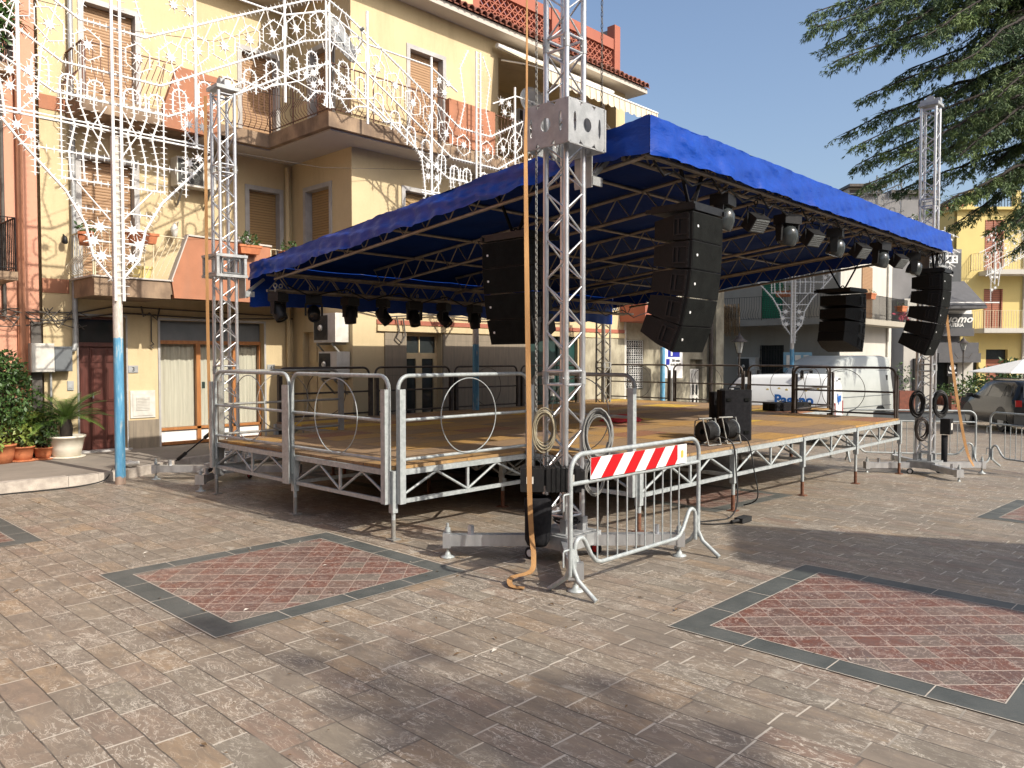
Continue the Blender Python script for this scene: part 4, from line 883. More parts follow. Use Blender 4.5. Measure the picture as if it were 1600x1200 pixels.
for (x, y) in sorted(legs):
    g0 = gz(x); mb = MB(); mb.box(x-.032, x+.032, y-.032, y+.032, .27, ZD-.035); mb.m = 0
    for s in (-1, 1):
        for k in range(5): mb.box(x+s*.033-.001, x+s*.033+.001, y-.008, y+.008, .33+.07*k, .36+.07*k)
    lg = mb.build('leg', [M['galv'], M['black']], stage)
    mb = MB(); mb.tube((x,y,g0+.01), (x,y,.30), .022, n=10); mb.build('inner_tube', M['galv'], lg)
    mb = MB(); mb.tube((x,y,g0+.01), (x,y,g0+.20), .024, n=10); mb.box(x-.055, x+.055, y-.055, y+.055, g0+.001, g0+.012); mb.build('jack', M['rust' if rnd.random() < .6 else 'galv_old'], lg)
# ---- guard rails (local: runs along +x from 0 to L, z measured from deck)
def guardrail(label, p, ang, L, mt, ring=True, posts=(1,1), group='guard rails round the stage', brk='galv'):
    t = thing('guard_rail', label, 'guard rail', (*p, ZD), ang, group); t['_local'] = 1
    e = .03; r = .021; h = .90; c = .13; mb = MB()
    pts = [(e,0,-.25), (e,0,h-c)]+[(e+c-c*math.cos(a), 0, h-c+c*math.sin(a)) for a in [math.pi/2*k/6 for k in range(1, 7)]]
    pts += [(L-x, y, z) for x, y, z in reversed(pts)]
    mb.path(pts, r, 8); mb.build('top_rail', M[mt], t, True)
    for z in (.46, .065): mb = MB(); mb.tube((e,0,z), (L-e,0,z), .017, n=8); mb.build('cross_rail', M[mt], t, True)
    if ring:
        mb = MB(); mb.ring((L/2,-.02,.465), (1,0,0), (0,0,1), .40, .006, 5, 44); mb.build('ring', M[mt], t, True)
    for k, x in enumerate((e, L-e)):
        if posts[k]:
            mb = MB(); s = 1 if k == 0 else -1
            poly = [(-.035,-.03),(.035,-.03),(.035,-.022),(-.027,-.022),(-.027,.03),(-.035,.03)] if k == 0 else [(-.035,-.03),(.035,-.03),(.035,.03),(.027,.03),(.027,-.022),(-.035,-.022)]
            mb.prism(poly, (x-s*.0,-.045,-.36), (1,0,0), (0,1,0), (0,0,1), 1.13); 
            for z in (-.28, -.22): mb.tube((x,-.0765,z), (x,-.0755,z), .014, n=10)
            mb.build('bracket_post', M[brk], t, True)
    return t
GR = 'guard rails round the stage'
guardrail('guard rail on the left stage edge nearest the left truss tower', (4.70, 9.93), R(-90), 1.9, 'galv')
guardrail('guard rail on the left stage edge next to the front corner', (4.70, 8.02), R(-90), 1.86, 'galv')
guardrail('sunlit guard rail across the front of the left wing, its ring fully in view', (4.74, 6.13), 0, 1.94, 'galv')
guardrail('guard rail behind the near truss tower with one thick galvanised end post', (6.70, 6.12), R(-90), 1.48, 'galv_old')
guardrail('guard rail closing the back of the left wing', (4.74, 9.97), 0, 1.94, 'galv_old', brk='galv_old')
for k in range(4):
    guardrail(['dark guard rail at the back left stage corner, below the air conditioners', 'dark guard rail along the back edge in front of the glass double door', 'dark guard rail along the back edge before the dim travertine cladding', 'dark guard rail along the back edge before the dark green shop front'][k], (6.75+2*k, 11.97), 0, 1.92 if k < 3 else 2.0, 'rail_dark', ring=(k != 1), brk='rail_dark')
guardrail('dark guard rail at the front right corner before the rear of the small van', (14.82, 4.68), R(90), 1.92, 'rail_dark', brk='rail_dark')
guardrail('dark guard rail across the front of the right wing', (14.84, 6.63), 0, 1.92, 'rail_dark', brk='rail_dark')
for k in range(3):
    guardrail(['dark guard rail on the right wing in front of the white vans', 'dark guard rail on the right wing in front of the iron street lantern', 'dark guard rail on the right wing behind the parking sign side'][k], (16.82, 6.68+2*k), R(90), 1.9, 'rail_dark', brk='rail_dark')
# ------------------------------------------------------------ truss towers
def lattice(mb, p, q, s, r=.025, rb=.009, per=.43, ex=None, ph=0, faces=4):
    """square truss between p and q; s = chord spacing"""
    p = Vector(p); q = Vector(q); d = (q-p); L = d.length; d.normalize()
    ex = Vector(ex) if ex else (Vector((1,0,0)) if abs(d.x) < .9 else Vector((0,1,0))); ex = (ex-d*ex.dot(d)).normalized(); ey = d.cross(ex)
    c = [ex*(a*s/2)+ey*(b_*s/2) for a, b_ in ((-1,-1),(1,-1),(1,1),(-1,1))]
    for k in c: mb.tube(p+k, q+k, r, n=10)
    n = max(1, round(L/per)); st = L/n
    for f in range(faces):
        a, b_ = c[f], c[(f+1) % 4]
        if f % 2 == 0: a, b_ = b_, a
        for i in range(n):
            z0 = st*i; mb.tube(p+a+d*(z0+.02), p+b_+d*(z0+st/2-.01), rb, n=6, cap=False); mb.tube(p+b_+d*(z0+st/2+.01), p+a+d*(z0+st-.02), rb, n=6, cap=False)
def hoops(mb, c, s, z):
    x, y = c
    for a, b_ in (((-1,-1),(1,-1)), ((1,-1),(1,1)), ((1,1),(-1,1)), ((-1,1),(-1,-1))): mb.tube((x+a[0]*s/2,y+a[1]*s/2,z), (x+b_[0]*s/2,y+b_[1]*s/2,z), .013, n=8)
TG = 'four truss towers carrying the roof'
def tower(label, x, y, top, zs, mt, sleeve_kind='box', arms=((-1,1),(1,-1),(-1,-1),(1,1)), toward=1):
    g0 = gz(x); t = thing('truss_tower', label, 'truss tower', (x, y, g0), 0, TG); s = .235
    joints = [z for z in (1.62, 4.55) if z < top-.3]; zz = [g0+.33]+joints+[top]
    for i in range(len(zz)-1):
        mb = MB(); lattice(mb, (x,y,zz[i]+.03), (x,y,zz[i+1]-.03), s)
        hoops(mb, (x,y), s, zz[i]+.06); hoops(mb, (x,y), s, zz[i+1]-.06); mb.build('mast_section', M[mt], t)
    for z in joints:
        for a in (-1, 1):
            for b_ in (-1, 1):
                mb = MB(); mb.tube((x+a*s/2,y+b_*s/2,z-.06), (x+a*s/2,y+b_*s/2,z+.06), .030, n=10); mb.tube((x+a*s/2-.045,y+b_*s/2,z), (x+a*s/2+.045,y+b_*s/2,z), .008, n=6); mb.build('coupler', M['alu_dull'], t)
    # base frame with castor wheels and outrigger arms on screw jacks
    mb = MB(); h = .21
    for a in (-1, 1): mb.box(x+a*h-.03, x+a*h+.03, y-h-.03, y+h+.03, g0+.12, g0+.24); mb.box(x-h+.031, x+h-.031, y+a*h-.03, y+a*h+.03, g0+.125, g0+.235)
    mb.box(x-h, x+h, y-h, y+h, g0+.241, g0+.25)
    for a in (-1, 1):
        for b_ in (-1, 1): mb.box(x+a*s/2-.035, x+a*s/2+.035, y+b_*s/2-.035, y+b_*s/2+.035, g0+.25, g0+.37)
    mb.build('base_frame', M['alu_dull'], t)
    for (a, b_) in arms:
        d = Vector((a,b_,0)).normalized(); p = Vector((x,y,g0+.16))+d*.25; q = Vector((x,y,g0+.16))+d*1.02; mb = MB()
        mb.bar(p, q, .10, .10); mb.bar(q, q+d*.07, .12, .13); mb.box(q.x-d.x*.18-.02, q.x-d.x*.18+.02, q.y-d.y*.18-.02, q.y-d.y*.18+.02, g0+.21, g0+.29)
        ar = mb.build('outrigger', M['alu'], t); e = q+d*.03; mb = MB()
        mb.tube((e.x,e.y,g0+.02), (e.x,e.y,g0+.31), .013, n=8); mb.tube((e.x,e.y,g0+.23), (e.x,e.y,g0+.27), .025, n=8); mb.lathe([(.065,.002),(.065,.010),(.03,.02),(.02,.05)], (e.x,e.y,g0), 16); mb.build('screw_jack', M['galv'], ar)
    for a, b_ in ((1,-1), (-1,1)):
        mb = MB(); c = Vector((x+a*.27,y+b_*.16,g0+.055)); mb.tube(c-Vector((.014,0,0)), c+Vector((.014,0,0)), .055, n=16); wl = mb.build('castor', M['rubber'], t)
        mb = MB(); mb.tube(c-Vector((.017,0,0)), c+Vector((.017,0,0)), .032, n=12); mb.build('wheel_hub', M['red' if a > 0 else 'white'], wl)
    # top block
    mb = MB(); mb.box(x-s/2-.05, x+s/2+.05, y-s/2-.05, y+s/2+.05, top, top+.05); mb.box(x-.05, x+.05, y-s/2-.05, y+s/2+.05, top+.051, top+.13); mb.tube((x-.06,y,top+.12), (x+.06,y,top+.12), .07, n=14); mb.build('head_block', M['alu_dull'], t)
    # sleeve block
    mb = MB(); H2 = .25; z0, z1 = zs
    def plate(o, ex):
        """perforated plate: frame of strips round cut-outs"""
        ex = Vector(ex); n = ex.cross(Vector((0,0,1))); o = Vector(o); w_ = 2*H2; hh = z1-z0
        N = 24; cx, cz = w_/2, hh/2
        # outer-square to inner-circle ring, so the round hole is real
        def ringface(cx, cz, rx, rz, X0, X1, Z0, Z1):
            for k in range(N):
                t0 = 2*math.pi*k/N; t1 = 2*math.pi*(k+1)/N
                def sq(t):
                    c, s_ = math.cos(t), math.sin(t); hx = (X1-X0)/2; hz = (Z1-Z0)/2; m = min(hx/abs(c) if abs(c) > 1e-6 else 9, hz/abs(s_) if abs(s_) > 1e-6 else 9); return ((X0+X1)/2+c*m, (Z0+Z1)/2+s_*m)
                a = sq(t0); b_ = sq(t1); c_ = (cx+rx*math.cos(t1), cz+rz*math.sin(t1)); d_ = (cx+rx*math.cos(t0), cz+rz*math.sin(t0))
                A = [o+ex*p[0]+Vector((0,0,p[1])) for p in (a,b_,c_,d_)]
                mb.face(A); mb.face([p+n*.008 for p in reversed(A)]); mb.face([A[2],A[3],A[3]+n*.008,A[2]+n*.008])
        ringface(cx, cz, .055, .06, w_*.32, w_*.68, 0, hh)
        ringface(w_*.16, cz, .018, .085, 0, w_*.32, 0, hh); ringface(w_*.84, cz, .018, .085, w_*.68, w_, 0, hh)
        mb.bar(o, o+ex*w_, .012, .012); mb.bar(o+Vector((0,0,hh)), o+ex*w_+Vector((0,0,hh)), .012, .012)
    if sleeve_kind == 'box':
        plate((x-H2,y-H2,z0), (1,0,0)); plate((x+H2,y-H2,z0), (0,1,0)); plate((x+H2,y+H2,z0), (-1,0,0)); plate((x-H2,y+H2,z0), (0,-1,0))
        for a in (-1, 1):
            for b_ in (-1, 1): mb.box(x+a*H2-.012, x+a*H2+.012, y+b_*H2-.012, y+b_*H2+.012, z0, z1)
    else:
        for zz_ in (z0, z1-.04):
            for a in (-1, 1): mb.box(x-.24, x+.24, y+a*.21-.03, y+a*.21+.03, zz_, zz_+.04); mb.box(x+a*.21-.03, x+a*.21+.03, y-.179, y+.179, zz_+.001, zz_+.039)
        for a in (-1, 1):
            for b_ in (-1, 1): mb.box(x+a*.21-.02, x+a*.21+.02, y+b_*.21-.02, y+b_*.21+.02, z0+.04, z1-.04)
        for sx in (-1, 1):
            for c0, c1 in (((-.13,z0+.06),(.13,z0+.06)), ((-.13,z1-.06),(.13,z1-.06)), ((-.13,z0+.06),(-.13,z1-.06)), ((.13,z0+.06),(.13,z1-.06))):
                mb.tube((x+c0[0],y-.20,c0[1]), (x+c1[0],y-.20,c1[1]), .014, n=6); mb.tube((x+sx*.20,y+c0[0],c0[1]), (x+sx*.20,y+c1[0],c1[1]), .014, n=6)
    # white guide plate and bracket toward the roof
    k = toward; mb.box(x+k*.27-.006, x+k*.27+.006, y-.10, y+.10, z0-.28, z1+.03); mb.box(x+k*.27, x+k*.41, y-.11, y-.09, z0-.26, z0-.18); mb.box(x+k*.27, x+k*.41, y+.09, y+.11, z0-.26, z0-.18)
    mb.bar((x+k*.28,y,z0-.24), (x+k*.62,y,z0+.03), .05, .04)
    mb.build('sleeve_block', M['alu_dull'], t)
    return t
tA = tower('nearest truss tower with a perforated sleeve block, standing behind the striped barrier', 5.39, 4.52, 6.35, (3.63, 4.0), 'alu')
tB = tower('left truss tower, standing beside the pavement and the shop window', 5.40, 11.03, 5.68, (2.97, 3.3), 'alu', 'frame')
tC = tower('right truss tower with cable coils, standing in front of the cedar', 15.28, 4.34, 6.25, (3.4, 3.72), 'alu', 'frame', toward=-1)
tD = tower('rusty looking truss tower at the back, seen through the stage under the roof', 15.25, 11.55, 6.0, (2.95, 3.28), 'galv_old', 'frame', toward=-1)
for t in (tA, tB, tC, tD): pass
# ------------------------------------------------------------ roof
roof = thing('stage_roof', 'sloping stage roof of blue tarpaulin over an aluminium truss grid', 'stage roof', (10.4, 7.5, 3.0))
X0, X1, Y0, Y1 = 5.84, 15.02, 3.92, 11.1
def zr(y): return 3.93-(y-Y0)*(3.93-3.22)/(Y1-Y0)     # height of the tarpaulin
rr = random.Random(5)
def wr(a, s=1): return s*(.5*math.sin(a*5.1+1)+.3*math.sin(a*11.7+2)+.2*math.sin(a*23+.5)+.15*math.sin(a*41+2*math.sin(a*3)))
def sheet_panel(name, P, nu, nv, th=.004, mt='tarp'):
    mb = MB(); vs = [P(i/nu, j/nv) for i in range(nu+1) for j in range(nv+1)]
    idx = lambda i, j: i*(nv+1)+j
    mb.raw(vs, [(idx(i,j), idx(i+1,j), idx(i+1,j+1), idx(i,j+1)) for i in range(nu) for j in range(nv)], True)
    return mb.build(name, M[mt], roof)
sheet_panel('top_sheet', lambda u, v: (X0+(X1-X0)*u, Y0+(Y1-Y0)*v, zr(Y0+(Y1-Y0)*v)+.02*math.sin(v*25)*math.sin(u*3.14*5)-.012*abs(math.sin(u*math.pi*9))), 90, 60, mt='tarp_shaded')
def drop(n0, n1, a): return .30+.02*wr(a)
sheet_panel('front_valance', lambda u, v: (X0-.006+(X1-X0+.012)*u, Y0-.005-(.03*v+(.045*v*abs(wr(u*5, .9))+.014*wr(u*9+v*1.6)+.035*max(0, wr(u*11-v*1.5))*max(0, 1-u*2.2)))*min(1, u*30), zr(Y0)+.004*wr(u*14)*(1-v)-v*(.335+.012*wr(u*7))), 220, 8)
sheet_panel('side_valance', lambda u, v: (X0-.006-(.06*v*abs(wr(u*4+1))+.03*wr(u*5+v*1.5))*min(1, u*18), Y0+(Y1-Y0)*u, zr(Y0+(Y1-Y0)*u)+.012*wr(u*9)*(1-v)-v*(.255+.03*wr(u*6)*min(1, u*18)+.07*max(0, 1-u*12))), 160, 8)
sheet_panel('side_valance', lambda u, v: (X1+.005+.03*v*abs(wr(u*4+2)), Y0+(Y1-Y0)*u, zr(Y0+(Y1-Y0)*u)-v*(.25+.02*wr(u*6))), 100, 6)
sheet_panel('back_valance', lambda u, v: (X0+(X1-X0)*u, Y1+.005+.03*v*abs(wr(u*5)), zr(Y1)-v*(.62+.03*wr(u*5))), 120, 6)
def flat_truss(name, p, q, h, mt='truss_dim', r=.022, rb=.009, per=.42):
    mb = MB(); p = Vector(p); q = Vector(q); d = (q-p); L = d.length; d.normalize(); Z = Vector((0,0,-h))
    mb.tube(p, q, r, n=8); mb.tube(p+Z, q+Z, r, n=8); n = max(1, round(L/per)); st = L/n
    for i in range(n):
        mb.tube(p+d*(st*i), p+Z+d*(st*(i+.5)), rb, n=5, cap=False); mb.tube(p+Z+d*(st*(i+.5)), p+d*(st*(i+1)), rb, n=5, cap=False)
    return mb.build(name, M[mt], roof)
M['truss_dim'] = mat('truss_aluminium_shaded', (.30,.265,.22), .5, .5, c2=(.20,.175,.145), scale=10, bump=.15)  # truss aluminium darkened to paint in the shade under the roof
for i in range(6):
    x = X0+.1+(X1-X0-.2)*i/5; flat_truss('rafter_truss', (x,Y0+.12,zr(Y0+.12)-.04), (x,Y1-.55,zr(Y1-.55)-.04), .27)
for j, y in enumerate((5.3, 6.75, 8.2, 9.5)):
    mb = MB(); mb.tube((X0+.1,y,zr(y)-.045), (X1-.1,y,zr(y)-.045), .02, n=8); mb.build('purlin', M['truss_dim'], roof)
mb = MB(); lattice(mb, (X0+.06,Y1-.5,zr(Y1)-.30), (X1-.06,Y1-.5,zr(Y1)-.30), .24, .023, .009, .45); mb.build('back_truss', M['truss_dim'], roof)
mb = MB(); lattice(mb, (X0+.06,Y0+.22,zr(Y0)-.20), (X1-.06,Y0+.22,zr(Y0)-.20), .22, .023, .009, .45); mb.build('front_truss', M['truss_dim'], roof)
mb = MB()
for k in range(9):
    x = X0+.2+k*1.05; mb.path([(x,Y0+.1,zr(Y0)-.34),(x+.1,Y0+.05,zr(Y0)-.44-.05*rr.random()),(x+.35,Y0+.1,zr(Y0)-.38),(x+.7,Y0+.12,zr(Y0)-.46),(x+1.05,Y0+.1,zr(Y0)-.34)], .012, 5)
    mb.path([(x,Y1-.7,zr(Y1)-.35),(x+.4,Y1-.72,zr(Y1)-.5),(x+.7,Y1-.7,zr(Y1)-.42),(x+1.05,Y1-.7,zr(Y1)-.35)], .011, 5)
mb.build('cabling', M['black'], roof)
# ------------------------------------------------------------ moving heads and flood lights
def head_light(label, p, tilt, pan, group, s=1.0):
    p = Vector(p); t = thing('moving_head_light', label, 'stage light', p, pan, group); t['_local'] = 1
    mb = MB(); mb.box(-.14*s, .14*s, -.11*s, .11*s, -.20*s, -.06*s); mb.box(-.11*s, .11*s, -.09*s, .09*s, -.059*s, -.04*s); b0 = mb.build('base', M['black'], t, True)
    mb = MB(); mb.tube((-.07*s,0,-.04*s), (-.07*s,0,.05*s), .012); mb.tube((.07*s,0,-.04*s), (.07*s,0,.05*s), .012); mb.ring((-.07*s,0,.07*s), (0,1,0), (0,0,1), .032, .01, 5, 12); mb.ring((.07*s,0,.07*s), (0,1,0), (0,0,1), .032, .01, 5, 12); mb.build('clamp', M['galv_old'], b0, True)
    mb = MB(); mb.box(-.16*s, -.125*s, -.04*s, .04*s, -.42*s, -.205*s); mb.box(.125*s, .16*s, -.04*s, .04*s, -.42*s, -.205*s); mb.box(-.16*s, .16*s, -.05*s, .05*s, -.222*s, -.201*s); mb.build('yoke', M['black'], t, True)
    Mx = Matrix.Rotation(tilt, 3, 'X'); mb = MB()
    mb.lathe([(.001,-.17*s),(.06*s,-.165*s),(.095*s,-.13*s),(.115*s,-.05*s),(.118*s,.03*s),(.11*s,.12*s),(.105*s,.17*s),(.09*s,.172*s),(.088*s,.15*s),(.001,.15*s)], (0,0,-.37*s), 22, Mx, cap=False); hd = mb.build('head', M['black'], t, True)
    mb = MB(); mb.lathe([(.001,.168*s),(.05*s,.163*s),(.087*s,.152*s)], (0,0,-.37*s), 18, Mx, cap=False); mb.build('lens', M['lens'], hd, True)
    return t
bl_x = [5.96, 6.56, 7.22, 7.87, 8.53, 9.2, 9.95]
nm = ['leftmost stage light on the back truss, close to the left tower', 'second stage light from the left on the back truss, above the yellow wall', 'third stage light on the back truss, just above the upper air conditioner', 'fourth stage light on the back truss, between the air conditioner and the cable loop', 'fifth stage light on the back truss, in front of the terracotta band', 'sixth stage light on the back truss, above the glass double door', 'seventh stage light on the back truss, beside the dark speaker array']
for k, x in enumerate(bl_x): head_light(nm[k], (x, 10.5, 2.80), R([150, 120, 175, 140, 160, 135, 170][k]), R([20,-30,10,40,-15,25,0][k]), 'moving head lights on the back truss', .85)
fx = [7.5, 9.05, 10.5, 12.2, 13.75]
nf = ['shiny black moving head right behind the near speaker array', 'second shiny moving head under the front edge of the roof', 'middle shiny moving head under the front edge of the roof', 'fourth shiny moving head under the front edge of the roof', 'last shiny moving head before the far right speaker array']
M['headshell'] = mat('glossy_black_shell', (.03,.035,.035), .22, c2=(.045,.05,.05), rvar=.05)
def wash_light(label, p, pan, s=1.25):
    t = thing('moving_head_light', label, 'stage light', p, pan, 'moving head lights under the front edge'); t['_local'] = 1
    mb = MB(); mb.box(-.17, .17, -.13, .13, -.20, -.05); b0 = mb.build('base', M['black'], t, True); [(lambda m_: (m_.ring((q_,0,0), (0,1,0), (0,0,1), .035, .01, 5, 12), m_.build('clamp', M['galv_old'], b0, True)))(MB()) for q_ in (-.08, .08)]
    mb = MB(); mb.prism([(-.07,-.2),(.07,-.2),(.05,-.46),(-.05,-.46)], (-.19,0,0), (0,1,0), (0,0,1), (1,0,0), .035); mb.prism([(-.07,-.2),(.07,-.2),(.05,-.46),(-.05,-.46)], (.155,0,0), (0,1,0), (0,0,1), (1,0,0), .035); mb.box(-.19, .19, -.06, .06, -.225, -.201); mb.build('yoke', M['black'], t, True)
    Mx = Matrix.Rotation(R(200), 3, 'X'); mb = MB()
    mb.lathe([(.001,-.21),(.07,-.2),(.12,-.15),(.148,-.06),(.152,.02),(.145,.07),(.135,.09),(.12,.088),(.001,.08)], (0,0,-.42), 26, Mx, cap=False); hd = mb.build('head', M['headshell'], t, True)
    mb = MB(); mb.lathe([(.001,.10),(.08,.095),(.12,.089)], (0,0,-.42), 20, Mx, cap=False); mb.build('lens', M['lens'], hd, True); t.scale = (.76,.76,.76)
for k, x in enumerate(fx): wash_light(nf[k], (x, 4.12, 3.54), R([10,-20,15,-10,20][k]))
M['floodglass'] = mat('flood_lamp_face', (.22,.24,.24), .3, c2=(.10,.11,.11), scale=30, stretch=(1,1,6))
nb = ['first', 'second', 'third', 'last']
for k, x in enumerate((8.2, 9.72, 11.35, 12.95)):
    t = thing('flood_light', 'square black flood light with ribbed face, %s from the left under the front edge' % ['first','second','third','fourth'][k], 'stage light', (x, 4.1, 3.54), R(-12), 'square flood lights under the front edge'); t['_local'] = 1
    mb = MB(); mb.path([(-.2,0,-.36),(-.2,0,-.1),(.2,0,-.1),(.2,0,-.36)], .012, 6); mb.ring((0,0,-.02), (0,1,0), (0,0,1), .035, .01, 5, 12); mb.tube((0,0,-.1), (0,0,-.04), .012); mb.build('bracket', M['black'], t, True)
    Mx = Matrix.Rotation(R(38), 3, 'X'); mb = MB(); mb.obox((0,0,-.34), (.36,.2,.26), Mx); bd = mb.build('housing', M['black'], t, True)
    mb = MB(); c = Vector((0,0,-.34))+Mx @ Vector((0,-.103,0)); mb.obox(c, (.32,.006,.22), Mx)
    for q in range(6): mb.obox(c+Mx @ Vector((0,-.006,-.09+.036*q)), (.32,.008,.006), Mx)
    mb.build('lamp_face', M['floodglass'], bd, True); t.scale = (.7,.7,.7)
# ------------------------------------------------------------ line arrays
def line_array(label, p, rz, n, W, h, splay, cabmat='speaker', depth=.46, chain=.45):
    t = thing('speaker_array', label, 'speaker', p, rz, 'black speaker arrays hung under the roof'); t['_local'] = 1
    mb = MB(); mb.box(-W/2, W/2, -.01, depth*.98, .012, .085); mb.box(-W/2-.01, -W/2+.03, -.03, depth+.05, .02, .06); mb.box(W/2-.03, W/2+.01, -.03, depth+.05, .02, .06); mb.build('flying_frame', M['black'], t, True)
    mb = MB()
    for sx in (-.12, .12): mb.bar((sx*.3,depth*.4,.09), (sx*2.2,depth*.4,.09+chain), .03, .02)
    mb.ring((0,depth*.4,.12), (1,0,0), (0,0,1), .03, .01, 5, 12); mb.build('hoist_sling', M['blackmatt'], t, True)
    P = Vector((0, 0, 0)); th = 0
    for i in range(n):
        th += R(splay[i]); d = Vector((0, math.sin(th), -math.cos(th))); b_ = Vector((0, math.cos(th), math.sin(th))); Q = P+d*h; g = .004
        ins = h*.17; Wb = W*.74
        f = [P+d*g, Q-d*g]; k = [P+d*ins+b_*depth, Q-d*ins+b_*depth]; k2 = [P+d*ins*.35+b_*depth*.42, Q-d*ins*.35+b_*depth*.42]
        def sect(a, w_): return [a[0]+Vector((-w_/2,0,0)), a[0]+Vector((w_/2,0,0)), a[1]+Vector((w_/2,0,0)), a[1]+Vector((-w_/2,0,0))]
        vs = sect(f, W)+sect(k2, W)+sect(k, Wb)
        mb = MB(); mb.raw(vs, [(0,1,2,3), (11,10,9,8)]+[(a+j, a+4+j, a+4+(j+1) % 4, a+(j+1) % 4) for a in (0, 4) for j in range(4)])
        # rear vertical rail + handle recess lip on each flank
        cab = mb.build('cabinet', M[cabmat], t, True)
        for sx in (-1, 1):
            mb = MB(); c0 = P+d*(h*.5)+b_*(depth*.26)+Vector((sx*(W/2+.002),0,0)); e1 = b_*.075; e2 = d*.075
            q = [c0-e1-e2, c0+e1-e2, c0+e1+e2, c0-e1+e2]; o = Vector((sx*.008,0,0))
            for a, b2 in ((0,1),(1,2),(2,3),(3,0)): mb.bar(q[a]+o*.3, q[b2]+o*.3, .012, .012)
            mb.bar(c0-e2+e1*.4, c0+e2+e1*.4, .02, .016); hn = mb.build('handle', M['black'], cab, True)
            mb = MB(); a0 = P+b_*.045+Vector((sx*(W/2+.004),0,0)); mb.bar(a0+d*.01, a0+d*(h-.01), .03, .008, (1,0,0))
            for zz_ in (.08, .3, .7, .92): mb.tube(a0+d*h*zz_-Vector((sx*.0,0,0)), a0+d*h*zz_+Vector((sx*.012,0,0)), .012, n=8)
            mb.build('rigging_rail', M['black'], cab, True)
        mb = MB(); n_ = -b_; c0 = (P+Q)/2+n_*.004; mb.raw([c0+Vector((-W/2+.008,0,0))-d*(h/2-.01), c0+Vector((W/2-.008,0,0))-d*(h/2-.01), c0+Vector((W/2-.008,0,0))+d*(h/2-.01), c0+Vector((-W/2+.008,0,0))+d*(h/2-.01), c0+Vector((-W/2+.008,0,0))-d*(h/2-.01)+b_*.01, c0+Vector((W/2-.008,0,0))-d*(h/2-.01)+b_*.01, c0+Vector((W/2-.008,0,0))+d*(h/2-.01)+b_*.01, c0+Vector((-W/2+.008,0,0))+d*(h/2-.01)+b_*.01], [(0,1,2,3),(0,4,5,1),(1,5,6,2),(2,6,7,3),(3,7,4,0)]); gr = mb.build('grille', M['grille'], cab, True)
        mb = MB(); lp = c0+Vector((-W/2+.09,0,0)); mb.tube(lp, lp+n_*.006, .013, n=10); mb.build('badge', M['white'], gr, True)
        P = Q
    return t
line_array('near speaker array of five cabinets hung beside the front corner of the roof', (6.78, 3.88, 3.18), R(2), 5, .60, .272, [0,3,4,6,9])
line_array('dark speaker array of four cabinets seen behind the orange strap', (6.08, 5.95, 3.07), R(-90), 4, .68, .285, [0,5,4,6])
line_array('far right speaker array of five cabinets hung at the right end of the roof', (14.66, 3.86, 3.22), R(2), 5, .57, .285, [0,6,4,5,7], depth=.5)
line_array('speaker array of four cabinets hanging over the white vans, seen from behind', (14.95, 5.6, 2.98), R(85), 4, .66, .272, [0,3,4,8], depth=.62, chain=.4)
